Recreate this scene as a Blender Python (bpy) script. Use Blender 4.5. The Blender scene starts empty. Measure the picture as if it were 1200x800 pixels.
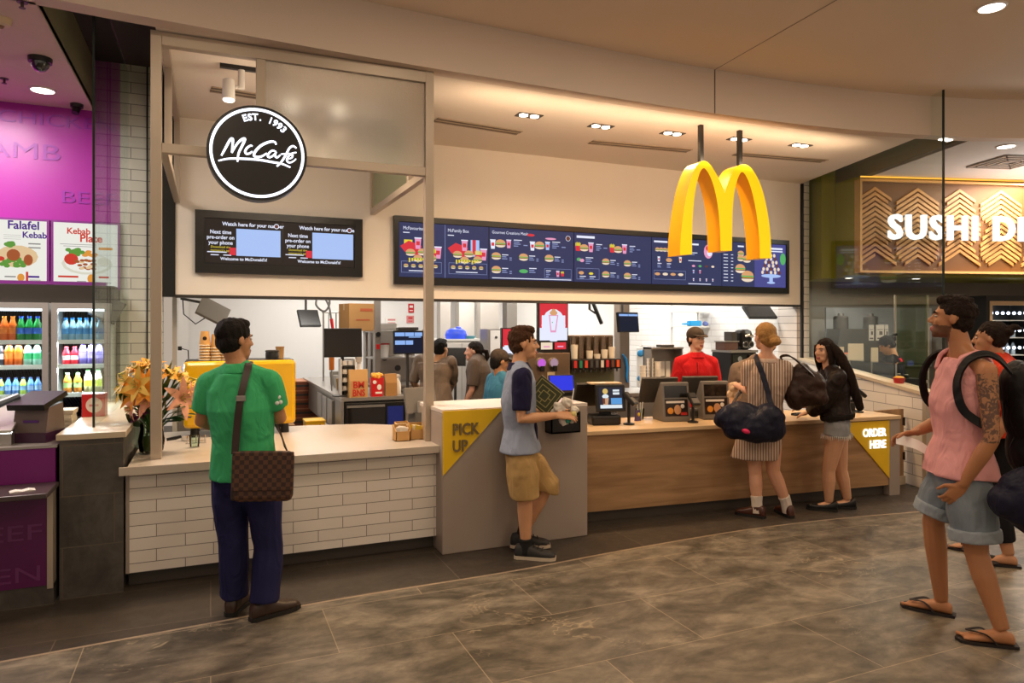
import bpy, bmesh, math, random
import numpy as np
from mathutils import Vector, Matrix, Euler, noise
random.seed(7)
S = bpy.context.scene
COL = S.collection
# ------------------------------------------------------------------ camera
F, HZ, H, TH = 820.0, 383.0, 1.65, math.radians(23.3)     # focal length in pixels of a 1200 wide frame, horizon row, eye height, yaw
cam = bpy.data.cameras.new('camera'); cam.sensor_width = 36; cam.lens = 36 * F / 1200
cam.shift_y = -(400 - HZ) / 1200; cam.clip_start = .05
camo = bpy.data.objects.new('camera', cam); COL.objects.link(camo)
camo.location = (0, 0, H); camo.rotation_euler = (math.pi / 2, 0, -TH); S.camera = camo
sT, cT = math.sin(TH), math.cos(TH)
# ------------------------------------------------------------------ view, world
S.view_settings.view_transform = 'Standard'; S.view_settings.look = 'None'
S.view_settings.exposure = 0.0; S.view_settings.gamma = 1; S.view_settings.use_curve_mapping = False
S.cycles.max_bounces = 7; S.cycles.diffuse_bounces = 4; S.cycles.glossy_bounces = 3; S.cycles.transmission_bounces = 5
S.cycles.transparent_max_bounces = 10; S.cycles.caustics_reflective = False; S.cycles.caustics_refractive = False
S.cycles.sample_clamp_indirect = 3; S.cycles.use_denoising = True
W = bpy.data.worlds.new('mall'); S.world = W; W.use_nodes = True
W.node_tree.nodes['Background'].inputs[0].default_value = (1, .82, .66, 1)
W.node_tree.nodes['Background'].inputs[1].default_value = .46
# ------------------------------------------------------------------ lamps of the place, and added fill lamps without fittings
def lamp(kind, loc, power, col, size=.1, size_y=None, rot=(0, 0, 0), angle=100, blend=.6):
    L = bpy.data.lights.new('lamp', kind); L.energy = power; L.color = col
    if kind == 'AREA':
        L.size = size
        if size_y: L.shape = 'RECTANGLE'; L.size_y = size_y
    else: L.shadow_soft_size = size
    if kind == 'SPOT': L.spot_size = math.radians(angle); L.spot_blend = blend
    o = bpy.data.objects.new('lamp', L); COL.objects.link(o); o.location = loc; o.rotation_euler = rot
    return o
WARM = (1, .66, .36); NEUT = (1, .95, .88); SOFT = (1, .80, .58)
for x, y in ((2.695, 5.86), (3.48, 5.90), (4.27, 5.83), (5.04, 5.74), (5.81, 5.67)):       # twin recessed spots over the order counter
    lamp('SPOT', (x, y, 3.55), 95, WARM, .06, angle=150, blend=1)
for x, y in ((.17, 5.45), (.586, 5.73), (.95, 5.72)): lamp('SPOT', (x, y, 3.28), 62, (1, .76, .52), .06, angle=140, blend=.9)
for x, y in ((-.2, 2.9), (1.5, 3.3), (3.2, 3.5), (5.0, 3.4)): lamp('AREA', (x, y, 3.97), 19, SOFT, .5)       # mall ceiling lamps
for x, y in ((-.5, -.8), (2.0, -.6), (4.6, -.4), (6.8, 1.2)): lamp('AREA', (x, y, 3.97), 22, SOFT, .6)
for x, y in ((-1.5, -2.2), (2.0, -2.4), (5.5, -2.0)): lamp('POINT', (x, y, 2.7), 9, SOFT, .25)                # added fill lamps behind the viewer, no fitting stands there
for x, y in ((-.6, -1.6), (2.4, -1.0), (5.6, -.6), (8.5, .4)): lamp('AREA', (x, y, 2.9), 14 if x < 0 else 28, (1, .74, .48), .8, .8, (math.radians(180), 0, 0))   # added uplights without fittings, brightening the mall ceiling
lamp('AREA', (4.1, 5.32, 3.28), 20, (1, .72, .46), 4.4, .06, (math.radians(118), 0, 0)); lamp('AREA', (.75, 5.32, 3.0), 6, (1, .78, .56), 1.2, .06, (math.radians(125), 0, 0))   # added lamp strips without fittings, brightening the shop ceiling behind the fascia
for x in (1.6, 4.0, 6.4):                                                                  # kitchen light panels
    for y in (8.3, 10.6): lamp('AREA', (x, y, 2.84), 44, NEUT, 1.2, .6)
lamp('AREA', (6.9, 9.9, 2.84), 26, NEUT, 1.0, .6)  # extra lamp added to brighten the right end of the kitchen
lamp('AREA', (-2.1, 6.2, 3.55), 75, (1, .86, .80), 1.0); lamp('AREA', (-2.0, 5.2, 3.55), 22, (1, .86, .80), .6)
lamp('AREA', (9.6, 5.4, 3.55), 100, (1, .88, .74), .9); lamp('AREA', (9.4, 4.3, 3.55), 60, (1, .88, .74), .6); lamp('AREA', (9.6, 4.9, 2.5), 34, (1, .93, .88), .8, .8, (math.radians(180), 0, 0)); lamp('AREA', (10.6, 6.2, 2.9), 45, (1, .88, .74), .7); lamp('AREA', (8.8, 7.4, 2.28), 14, (1, .9, .75), .6)  # sushi shop; the lamp turned upwards is an added uplight without a fitting
# ------------------------------------------------------------------ pixel rays (for reading positions off known planes)
def ray(px): a = (px - 600) / F; return sT + a * cT, cT - a * sT
def onY(px, py, Y): rx, ry = ray(px); d = Y / ry; return Vector((rx * d, Y, H - (py - HZ) / F * d))
def onX(px, py, X): rx, ry = ray(px); d = X / rx; return Vector((X, ry * d, H - (py - HZ) / F * d))
def onZ(px, py, Z): d = F * (H - Z) / (py - HZ); rx, ry = ray(px); return Vector((rx * d, ry * d, Z))
def atD(px, py, d): rx, ry = ray(px); return Vector((rx * d, ry * d, H - (py - HZ) / F * d))
# ------------------------------------------------------------------ materials
def lin(h):
    if not isinstance(h, str): return (*h, 1)
    c = [int(h[i:i + 2], 16) / 255 for i in (0, 2, 4)]
    return (*[x / 12.92 if x <= .04045 else ((x + .055) / 1.055) ** 2.4 for x in c], 1)
MATS = {}
def mat(name, col='808080', rough=.5, metal=0., emit=None, es=0., var=None, bump=None, spec=None, coat=0):
    """var = (scale, amount) mottles the colour, bump = (scale, strength)"""
    if name in MATS: return MATS[name]
    m = bpy.data.materials.new(name); m.use_nodes = True; MATS[name] = m
    nt = m.node_tree; b = nt.nodes['Principled BSDF']; c = lin(col)
    b.inputs['Base Color'].default_value = c; b.inputs['Roughness'].default_value = rough; b.inputs['Metallic'].default_value = metal
    if spec is not None: b.inputs['Specular IOR Level'].default_value = spec
    if coat: b.inputs['Coat Weight'].default_value = coat
    if emit is not None: b.inputs['Emission Color'].default_value = lin(emit); b.inputs['Emission Strength'].default_value = es
    if var or bump: tc = nt.nodes.new('ShaderNodeTexCoord')
    var = var or ((6, .06) if emit is None else None)
    if var:
        tc = nt.nodes.new('ShaderNodeTexCoord'); n = nt.nodes.new('ShaderNodeTexNoise'); n.inputs['Scale'].default_value = var[0]; n.inputs['Detail'].default_value = 4
        nt.links.new(tc.outputs['Object'], n.inputs['Vector'])
        r = nt.nodes.new('ShaderNodeMix'); r.data_type = 'RGBA'
        r.inputs[6].default_value = (*[max(0, x * (1 - var[1])) for x in c[:3]], 1); r.inputs[7].default_value = (*[min(1, x * (1 + var[1])) for x in c[:3]], 1)
        nt.links.new(n.outputs['Fac'], r.inputs[0]); nt.links.new(r.outputs[2], b.inputs['Base Color'])
    if bump:
        n2 = nt.nodes.new('ShaderNodeTexNoise'); n2.inputs['Scale'].default_value = bump[0]; n2.inputs['Detail'].default_value = 3
        nt.links.new(tc.outputs['Object'], n2.inputs['Vector']); bp = nt.nodes.new('ShaderNodeBump'); bp.inputs['Strength'].default_value = bump[1]; bp.inputs['Distance'].default_value = .02
        nt.links.new(n2.outputs['Fac'], bp.inputs['Height']); nt.links.new(bp.outputs['Normal'], b.inputs['Normal'])
    return m
def emis(name, col, s=1.0): return mat(name, '000000', .5, emit=col, es=s, spec=.2)
def brickmat(name, c1, c2, mortar, bw, rh, ms, rough=.3, axes='XZ', bump=.25, offset=.5):
    m = bpy.data.materials.new(name); m.use_nodes = True; nt = m.node_tree; b = nt.nodes['Principled BSDF']
    tc = nt.nodes.new('ShaderNodeTexCoord'); sp = nt.nodes.new('ShaderNodeSeparateXYZ'); cb = nt.nodes.new('ShaderNodeCombineXYZ')
    nt.links.new(tc.outputs['Object'], sp.inputs[0]); nt.links.new(sp.outputs['XYZ'.index(axes[0])], cb.inputs[0]); nt.links.new(sp.outputs['XYZ'.index(axes[1])], cb.inputs[1])
    k = nt.nodes.new('ShaderNodeTexBrick'); k.inputs['Color1'].default_value = lin(c1); k.inputs['Color2'].default_value = lin(c2); k.inputs['Mortar'].default_value = lin(mortar)
    k.inputs['Scale'].default_value = 1; k.inputs['Mortar Size'].default_value = ms; k.inputs['Mortar Smooth'].default_value = .1; k.inputs['Brick Width'].default_value = bw; k.inputs['Row Height'].default_value = rh; k.offset = offset
    nt.links.new(cb.outputs[0], k.inputs['Vector']); nt.links.new(k.outputs['Color'], b.inputs['Base Color']); b.inputs['Roughness'].default_value = rough
    bp = nt.nodes.new('ShaderNodeBump'); bp.inputs['Strength'].default_value = bump; bp.inputs['Distance'].default_value = -.004
    nt.links.new(k.outputs['Fac'], bp.inputs['Height']); nt.links.new(bp.outputs['Normal'], b.inputs['Normal'])
    m['k'] = 1
    return m, nt, b, k, cb
def glassmat(name, tint=(.93, .97, .95), rough=0., refl=1.0):
    m = bpy.data.materials.new(name); m.use_nodes = True; nt = m.node_tree; nt.nodes.remove(nt.nodes['Principled BSDF'])
    t = nt.nodes.new('ShaderNodeBsdfTransparent'); t.inputs[0].default_value = (*tint, 1); g = nt.nodes.new('ShaderNodeBsdfGlossy'); g.inputs['Roughness'].default_value = rough
    f = nt.nodes.new('ShaderNodeFresnel'); f.inputs[0].default_value = 1.45; mu = nt.nodes.new('ShaderNodeMath'); mu.operation = 'MULTIPLY'; mu.inputs[1].default_value = refl
    x = nt.nodes.new('ShaderNodeMixShader'); nt.links.new(f.outputs[0], mu.inputs[0]); nt.links.new(mu.outputs[0], x.inputs[0]); nt.links.new(t.outputs[0], x.inputs[1]); nt.links.new(g.outputs[0], x.inputs[2])
    nt.links.new(x.outputs[0], nt.nodes['Material Output'].inputs[0]); MATS[name] = m; return m
def frostmat(name, tint, rough=.3):
    m = bpy.data.materials.new(name); m.use_nodes = True; nt = m.node_tree; nt.nodes.remove(nt.nodes['Principled BSDF'])
    r = nt.nodes.new('ShaderNodeBsdfRefraction'); r.inputs['Color'].default_value = (*tint, 1); r.inputs['Roughness'].default_value = rough; r.inputs['IOR'].default_value = 1.22
    tl = nt.nodes.new('ShaderNodeBsdfTranslucent'); tl.inputs[0].default_value = (*tint, 1); x = nt.nodes.new('ShaderNodeMixShader'); x.inputs[0].default_value = .3
    n = nt.nodes.new('ShaderNodeTexNoise'); n.inputs['Scale'].default_value = 110; bp = nt.nodes.new('ShaderNodeBump'); bp.inputs['Strength'].default_value = .6; bp.inputs['Distance'].default_value = .01
    tc = nt.nodes.new('ShaderNodeTexCoord'); nt.links.new(tc.outputs['Object'], n.inputs['Vector']); nt.links.new(n.outputs['Fac'], bp.inputs['Height']); nt.links.new(bp.outputs['Normal'], r.inputs['Normal'])
    nt.links.new(r.outputs[0], x.inputs[1]); nt.links.new(tl.outputs[0], x.inputs[2]); nt.links.new(x.outputs[0], nt.nodes['Material Output'].inputs[0]); MATS[name] = m; return m
# ------------------------------------------------------------------ mesh builder
class MB:
    def __init__(s): s.v = []; s.f = []; s.mi = []; s.sm = []; s.M = Matrix(); s.m = 0; s.smooth = False
    def add(s, vs, fs, smooth=None):
        b = len(s.v); s.v += [tuple(s.M @ Vector(v)) for v in vs]; s.f += [tuple(i + b for i in f) for f in fs]
        s.mi += [s.m] * len(fs); s.sm += [s.smooth if smooth is None else smooth] * len(fs); return s
    def box(s, x0, x1, y0, y1, z0, z1, bev=0):
        if bev:
            bev = min(bev, (x1 - x0) / 2.01, (y1 - y0) / 2.01, (z1 - z0) / 2.01)
            vs = []; n = 3; pts = []
            bm = bmesh.new(); bmesh.ops.create_cube(bm, size=1)
            for v in bm.verts: v.co = Vector(((x0 + x1) / 2 + v.co.x * (x1 - x0), (y0 + y1) / 2 + v.co.y * (y1 - y0), (z0 + z1) / 2 + v.co.z * (z1 - z0)))
            bmesh.ops.bevel(bm, geom=list(bm.edges), offset=bev, segments=2, affect='EDGES', profile=.5)
            bm.verts.index_update(); s.add([v.co.copy() for v in bm.verts], [[v.index for v in f.verts] for f in bm.faces], False); bm.free(); return s
        vs = [(x, y, z) for z in (z0, z1) for y in (y0, y1) for x in (x0, x1)]
        return s.add(vs, [(0, 2, 3, 1), (4, 5, 7, 6), (0, 1, 5, 4), (2, 6, 7, 3), (0, 4, 6, 2), (1, 3, 7, 5)], False)
    def cbox(s, c, size, bev=0): return s.box(c[0] - size[0] / 2, c[0] + size[0] / 2, c[1] - size[1] / 2, c[1] + size[1] / 2, c[2] - size[2] / 2, c[2] + size[2] / 2, bev)
    def prism(s, pts, d0, d1, axis='z'):
        """closed 2D outline extruded: axis z -> (x,y), y -> (x,z), x -> (y,z)"""
        n = len(pts)
        def P(p, d): return {'z': (p[0], p[1], d), 'y': (p[0], d, p[1]), 'x': (d, p[0], p[1])}[axis]
        vs = [P(p, d0) for p in pts] + [P(p, d1) for p in pts]
        return s.add(vs, [tuple(range(n - 1, -1, -1)), tuple(range(n, 2 * n))] + [(i, (i + 1) % n, n + (i + 1) % n, n + i) for i in range(n)], False)
    def lathe(s, prof, c=(0, 0, 0), n=16, sx=1, sy=1, caps=True):
        vs = [(c[0] + r * math.cos(2 * math.pi * i / n) * sx, c[1] + r * math.sin(2 * math.pi * i / n) * sy, c[2] + z) for r, z in prof for i in range(n)]
        k = len(prof); fs = [(j * n + i, j * n + (i + 1) % n, (j + 1) * n + (i + 1) % n, (j + 1) * n + i) for j in range(k - 1) for i in range(n)]
        if caps: fs += [tuple(range(n - 1, -1, -1)), tuple((k - 1) * n + i for i in range(n))]
        return s.add(vs, fs, True)
    def cyl(s, p0, p1, r0, r1=None, n=14): return s.tube([p0, p1], [r0, r0 if r1 is None else r1], n)
    def tube(s, pts, rad, n=10, flat=None, up=None, caps=True):
        """swept ring; flat=(a,b) scales the two ring axes, up fixes the first axis' side"""
        pts = [Vector(p) for p in pts]; k = len(pts)
        if not hasattr(rad, '__len__'): rad = [rad] * k
        vs = []; prev = None
        for i, p in enumerate(pts):
            t = (pts[min(i + 1, k - 1)] - pts[max(i - 1, 0)])
            t = t.normalized() if t.length > 1e-9 else Vector((0, 0, 1))
            u = Vector(up) if up else (prev if prev else (Vector((0, 0, 1)) if abs(t.z) < .9 else Vector((1, 0, 0))))
            u = (u - t * u.dot(t)); u = u.normalized() if u.length > 1e-6 else t.orthogonal().normalized(); w = t.cross(u); prev = u
            r = rad[i]; ra, rb = (r if hasattr(r, '__len__') else (r, r)); 
            if flat: ra, rb = ra * flat[0], rb * flat[1]
            vs += [p + u * math.cos(2 * math.pi * j / n) * ra + w * math.sin(2 * math.pi * j / n) * rb for j in range(n)]
        fs = [(a * n + j, a * n + (j + 1) % n, (a + 1) * n + (j + 1) % n, (a + 1) * n + j) for a in range(k - 1) for j in range(n)]
        if caps: fs += [tuple(range(n - 1, -1, -1)), tuple((k - 1) * n + j for j in range(n))]
        return s.add(vs, fs, n > 6)
    def ell(s, c, r, n=16, m=10, rot=None):
        R = Euler(rot).to_matrix() if rot else Matrix.Identity(3); c = Vector(c); r = r if hasattr(r, '__len__') else (r, r, r)
        vs = [c + R @ Vector((0, 0, -r[2]))]
        for i in range(1, m):
            a = -math.pi / 2 + math.pi * i / m
            vs += [c + R @ Vector((r[0] * math.cos(a) * math.cos(2 * math.pi * j / n), r[1] * math.cos(a) * math.sin(2 * math.pi * j / n), r[2] * math.sin(a))) for j in range(n)]
        vs.append(c + R @ Vector((0, 0, r[2]))); L = len(vs) - 1
        fs = [(0, 1 + (j + 1) % n, 1 + j) for j in range(n)]
        fs += [(1 + i * n + j, 1 + i * n + (j + 1) % n, 1 + (i + 1) * n + (j + 1) % n, 1 + (i + 1) * n + j) for i in range(m - 2) for j in range(n)]
        fs += [(L, 1 + (m - 2) * n + j, 1 + (m - 2) * n + (j + 1) % n) for j in range(n)]
        return s.add(vs, fs, True)
    def text(s, txt, size=.1, depth=0.0, bold=0., align='CENTER', font_sx=1., shear=0., spacing=1.):
        """lettering in the local xz plane facing -y, baseline at z=0"""
        c = bpy.data.curves.new('t', 'FONT'); c.body = txt; c.size = size; c.align_x = align; c.offset = bold; c.extrude = depth / 2; c.shear = shear; c.resolution_u = 3; c.space_character = spacing
        o = bpy.data.objects.new('t', c); me = bpy.data.meshes.new_from_object(o)
        vs = [(v.co.x * font_sx, -v.co.z - depth / 2, v.co.y) for v in me.vertices]; fs = [tuple(p.vertices) for p in me.polygons]
        s.add(vs, fs, False); bpy.data.objects.remove(o); bpy.data.curves.remove(c); bpy.data.meshes.remove(me); return s
    def build(s, name, mats, parent=None, **kw):
        me = bpy.data.meshes.new(name); me.from_pydata(s.v, [], s.f); me.validate()
        mats = mats if isinstance(mats, (list, tuple)) else [mats]
        for m in mats: me.materials.append(m)
        if len(me.polygons) == len(s.f):
            me.polygons.foreach_set('material_index', s.mi); me.polygons.foreach_set('use_smooth', s.sm)
        bm = bmesh.new(); bm.from_mesh(me); bmesh.ops.recalc_face_normals(bm, faces=bm.faces); bm.to_mesh(me); bm.free()
        if any(s.sm): me.set_sharp_from_angle(angle=math.radians(42))
        o = bpy.data.objects.new(name, me); COL.objects.link(o)
        if parent is not None: o.parent = parent
        for k, v in kw.items(): o[k] = v
        return o
def P(fn, name, mats, parent=None, **kw):
    m = MB(); fn(m); return m.build(name, mats, parent, **kw)
def thing(name, label, cat, loc=(0, 0, 0), rz=0, group=None, rot=None):
    o = bpy.data.objects.new(name, None); COL.objects.link(o); o.location = loc; o.rotation_euler = rot or (0, 0, rz); o['label'] = label; o['category'] = cat
    if group: o['group'] = group
    return o
def tag(o, label, cat, group=None):
    o['label'] = label; o['category'] = cat
    if group: o['group'] = group
    return o
def struct(o, label=None):
    o['kind'] = 'structure'
    if label: o['label'] = label
    return o
def dup(root, loc, rz=None, label=None, group=None):
    r = root.copy(); COL.objects.link(r); r.location = loc
    if rz is not None: r.rotation_euler = (0, 0, rz)
    if label: r['label'] = label
    if group: r['group'] = group
    for ch in list(root.children):
        c = ch.copy(); COL.objects.link(c); c.parent = r
        for g in list(ch.children): d = g.copy(); COL.objects.link(d); d.parent = c
    return r
def spline(pts, n=8, closed=False):
    pts = [Vector(p) for p in pts]; k = len(pts); out = []
    for i in range(k if closed else k - 1):
        p = [pts[(i + j) % k] if closed else pts[min(max(i + j, 0), k - 1)] for j in (-1, 0, 1, 2)]
        for q in range(n):
            t = q / n; out.append(.5 * ((2 * p[1]) + (p[2] - p[0]) * t + (2 * p[0] - 5 * p[1] + 4 * p[2] - p[3]) * t * t + (3 * p[1] - p[0] - 3 * p[2] + p[3]) * t ** 3))
    if not closed: out.append(pts[-1])
    return out
# ================================================================== the setting
white_wall = mat('white_board', 'efe6da', .55, var=(2, .03))
# fluted board: fine upright joints
def flute(m, step=.1):
    nt = m.node_tree; b = nt.nodes['Principled BSDF']; tc = nt.nodes.new('ShaderNodeTexCoord'); sp = nt.nodes.new('ShaderNodeSeparateXYZ'); nt.links.new(tc.outputs['Object'], sp.inputs[0])
    mm = nt.nodes.new('ShaderNodeMath'); mm.operation = 'PINGPONG'; mm.inputs[1].default_value = step / 2; nt.links.new(sp.outputs[0], mm.inputs[0])
    lt = nt.nodes.new('ShaderNodeMath'); lt.operation = 'GREATER_THAN'; lt.inputs[1].default_value = .0025; nt.links.new(mm.outputs[0], lt.inputs[0])
    bp = nt.nodes.new('ShaderNodeBump'); bp.inputs['Strength'].default_value = .25; bp.inputs['Distance'].default_value = .004; nt.links.new(lt.outputs[0], bp.inputs['Height']); nt.links.new(bp.outputs['Normal'], b.inputs['Normal'])
flute(white_wall)
plaster = mat('warm_plaster', 'ece0d2', .8, var=(1.5, .03)); mall_paint = mat('mall_ceiling_paint', 'e0d0be', .85, var=(.8, .05))
fascia_paint = mat('fascia_paint', 'd8c6b6', .7, var=(1, .03)); dark_void = mat('dark_void_paint', '3a332e', .8); black_gloss = mat('black_panel', '0d0c0c', .35)
kitchen_white = mat('kitchen_panel_white', 'f1efec', .4, var=(1, .02)); purple = mat('purple_panel', 'a82aa2', .3, var=(1, .06)); alu = mat('champagne_aluminium', 'b9aa98', .4, .35)
slate, nt, b, k, cb = brickmat('slate_floor_tiles', 'a69a86', '857a69', 'a69a86', 1.2, .6, .0025, .36, 'XY', .12)
def slatify(nt, b, k, amt=.8, vein=True):
    def noi(sc, det, dis, src): n = nt.nodes.new('ShaderNodeTexNoise'); n.inputs['Scale'].default_value = sc; n.inputs['Detail'].default_value = det; n.inputs['Roughness'].default_value = .65; n.inputs['Distortion'].default_value = dis; nt.links.new(src, n.inputs['Vector']); return n
    def ramp(src, stops):
        r = nt.nodes.new('ShaderNodeValToRGB'); e = r.color_ramp.elements; e[0].position, e[0].color = stops[0][0], (*[stops[0][1]] * 3, 1); e[1].position, e[1].color = stops[-1][0], (*[stops[-1][1]] * 3, 1)
        for p, v in stops[1:-1]: q = e.new(p); q.color = (v, v, v, 1)
        nt.links.new(src, r.inputs[0]); return r
    tc = nt.nodes.new('ShaderNodeTexCoord'); mp = nt.nodes.new('ShaderNodeMapping'); mp.inputs['Rotation'].default_value = (0, 0, .6); mp.inputs['Scale'].default_value = (1, 1.9, 1); nt.links.new(tc.outputs['Object'], mp.inputs[0])
    n1 = noi(1.9, 9, .9, mp.outputs[0]); r1 = ramp(n1.outputs['Fac'], [(.36, .17), (.5, .52), (.66, 1.0)]); n4 = noi(7, 6, .4, mp.outputs[0]); r4 = ramp(n4.outputs['Fac'], [(.32, .45), (.62, 1.0)])
    def mul(a_, b_, f): mx = nt.nodes.new('ShaderNodeMix'); mx.data_type = 'RGBA'; mx.blend_type = 'MULTIPLY'; mx.inputs[0].default_value = f; nt.links.new(a_, mx.inputs[6]); nt.links.new(b_, mx.inputs[7]); return mx.outputs[2]
    out = mul(mul(k.outputs['Color'], r1.outputs[0], amt), r4.outputs[0], amt)
    if vein:
        n2 = noi(1.5, 4, 1.2, mp.outputs[0]); r2 = ramp(n2.outputs['Fac'], [(.488, 0), (.5, .55), (.512, 0)]); n5 = noi(.9, 2, 0, tc.outputs['Object']); r5 = ramp(n5.outputs['Fac'], [(.5, 0), (.62, 1)]); fm = mul(r2.outputs[0], r5.outputs[0], 1.0)
        m2 = nt.nodes.new('ShaderNodeMix'); m2.data_type = 'RGBA'; nt.links.new(fm, m2.inputs[0]); nt.links.new(out, m2.inputs[6]); m2.inputs[7].default_value = lin('bba98a'); out = m2.outputs[2]
    m3 = nt.nodes.new('ShaderNodeMix'); m3.data_type = 'RGBA'; fk = nt.nodes.new('ShaderNodeMath'); fk.operation = 'MULTIPLY'; fk.inputs[1].default_value = .75; nt.links.new(k.outputs['Fac'], fk.inputs[0]); nt.links.new(fk.outputs[0], m3.inputs[0]); nt.links.new(out, m3.inputs[6]); m3.inputs[7].default_value = lin('a8967a') if vein else lin('6a5e50'); out = m3.outputs[2]
    nt.links.new(out, b.inputs['Base Color']); n3 = noi(14, 6, 0, tc.outputs['Object']); mr = nt.nodes.new('ShaderNodeMapRange'); mr.inputs[3].default_value = .24; mr.inputs[4].default_value = .55
    nt.links.new(n3.outputs['Fac'], mr.inputs[0]); nt.links.new(mr.outputs[0], b.inputs['Roughness'])
slatify(nt, b, k, .88)
strip, nt, b, k, cb = brickmat('counter_strip_tiles', '4e463d', '463e36', '6d6256', 1.5, .62, .003, .45, 'XY', .1); slatify(nt, b, k, .3, False)
kicktile = mat('dark_kick_tiles', '4a433b', .5, var=(4, .2)); stone, nt, b, k, cb = brickmat('grey_stone_tiles', '6d665e', '5f5952', '524c46', .55, .31, .004, .5, 'XZ', .1); slatify(nt, b, k, .7, False)
stone_top = mat('pale_stone_cap', 'c8b79c', .4, var=(5, .08))
tiles_m, *_ = brickmat('white_column_tiles', 'd5d6cc', 'cdcec4', '8f9088', .45, .1, .004, .25); tiles_w, *_ = brickmat('white_wall_tiles', 'e9e2da', 'e2dad2', '8e8780', .5, .1, .004, .25)
arc = [(-4.2, 4.20), (-2.4, 4.72), (-.9, 4.90), (-.32, 4.96), (.9, 5.05), (2.12, 5.10), (4.23, 5.14), (5.84, 5.02), (7.146, 4.76), (7.72, 4.55), (9.4, 3.85), (11.5, 2.7)]
arc = [(p.x, p.y) for p in spline([(a, b, 0) for a, b in arc], 6)]
farc = [(-5.0, 3.6), (-2.2, 4.02), (-.95, 4.15), (-.03, 4.23), (.727, 4.30), (1.86, 4.33), (2.94, 4.42), (4.23, 4.46), (5.56, 4.33), (6.9, 4.02), (8.6, 3.3), (11.5, 1.6)]
farc = [(p.x, p.y) for p in spline([(a, b, 0) for a, b in farc], 6)]
def fl(m):
    m.m = 0; m.prism([(-5, -4), (11.5, -4)] + farc[::-1], -.1, 0)
    m.m = 1; m.prism(farc + [(11.5, 13), (-5, 13)], -.1, 0)
    m.m = 2
    for a, b in zip(farc[:-1], farc[1:]): m.add([(*a, .001), (*b, .001), (b[0], b[1] + .022, .001), (a[0], a[1] + .022, .001)], [(0, 1, 2, 3)])
struct(P(fl, 'floor', [slate, strip, mat('pale_floor_trim', '9c8a74', .4)]))
# outer mall ceiling with its curved edge, the curved fascia, the inner ceiling over the shop
struct(P(lambda m: m.prism([(-5, -4), (11.5, -4)] + arc[::-1], 4.0, 4.1), 'ceiling', mall_paint))
def fas(m):
    n = len(arc); T = .14
    m.prism(arc + [(x, y + T) for x, y in arc[::-1]], 3.6, 4.08)
struct(P(fas, 'trim_1', fascia_paint), 'curved ceiling fascia above the shop fronts')
def seam(m):
    m.box(4.226, 4.234, 5.135, 5.141, 3.6, 4.0); a, b = Vector((4.23, 5.14)), onZ(980, 0, 4.0).xy; d = (b - a).normalized() * 3; q = Vector((-d.y, d.x)).normalized() * .004
    m.add([(*(a - q), 3.9985), (*(a + q), 3.9985), (*(a + d + q), 3.9985), (*(a + d - q), 3.9985)], [(0, 1, 2, 3)])
struct(P(seam, 'trim_2', mat('ceiling_joint', '6d5c4e', .8)), 'joint line across fascia and mall ceiling')
inner = [(x, y + .138) for x, y in arc if -.34 < x < 6.7]
struct(P(lambda m: m.prism([(-.33, 5.09)] + inner + [(6.70, 4.99), (7.40, 7.24), (-.33, 7.24)], 3.6, 3.66), 'ceiling_shop', plaster))
struct(P(lambda m: m.box(-5, 11.5, 4.4, 13, 4.06, 4.1), 'ceiling_void', dark_void))
struct(P(lambda m: m.box(-5, -.97, 5.0, 7.4, 3.6, 3.66), 'ceiling_kebab', mat('kebab_ceiling', 'd9c0b8', .8)))
struct(P(lambda m: m.box(-1.0, -.97, 5.03, 7.3, 3.62, 4.06), 'trim_3', mat('olive_grey_paint', '8d8568', .7)), 'upstand beside the dark ceiling slot')
# menu wall over the kitchen opening
struct(P(lambda m: m.box(-.30, 7.375, 7.2, 7.34, 1.95, 3.62), 'wall_back', white_wall))
struct(P(lambda m: m.box(-.30, 7.375, 7.19, 7.345, 1.925, 1.951), 'trim_4', mat('dark_edge', '2c2622', .5)), 'dark lower edge of the menu wall')
struct(P(lambda m: m.box(-.415, -.30, 7.19, 7.34, 1.93, 4.06), 'trim_5', black_gloss), 'black upright panel left of the menu wall')
struct(P(lambda m: (m.box(-.76, -.545, 7.3, 7.5, 0, 4.06), m.box(-.535, -.415, 7.3, 7.5, 0, 4.06)), 'wall_left', tiles_m))
struct(P(lambda m: m.box(-.546, -.534, 7.285, 7.3, 1.0, 4.06), 'trim_6', black_gloss))
# kitchen shell
tiles_k, *_ = brickmat('kitchen_tiles', 'efede9', 'e8e5e1', 'b9b3ac', .4, .1, .003, .3, 'YZ')
struct(P(lambda m: m.box(-.34, -.30, 7.5, 12.1, 0, 2.9), 'wall_kitchen_left', mat('kitchen_side_grey', 'bdb7b0', .4)))
struct(P(lambda m: m.box(-.34, 7.6, 12.0, 12.1, 0, 2.9), 'wall_kitchen_back', kitchen_white))
struct(P(lambda m: m.add([(7.50, 7.6, 0), (7.50, 12.0, 0), (7.60, 12.0, 0), (7.60, 7.6, 0), (7.50, 7.6, 2.9), (7.50, 12.0, 2.9), (7.60, 12.0, 2.9), (7.60, 7.6, 2.9)], [(0, 1, 2, 3), (4, 5, 6, 7), (0, 1, 5, 4), (1, 2, 6, 5), (2, 3, 7, 6), (3, 0, 4, 7)]), 'wall_kitchen_right', tiles_k))
struct(P(lambda m: m.prism([(-.34, 7.34), (7.6, 7.34), (7.6, 12.1), (-.34, 12.1)], 2.88, 2.95), 'ceiling_kitchen', kitchen_white))
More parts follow.
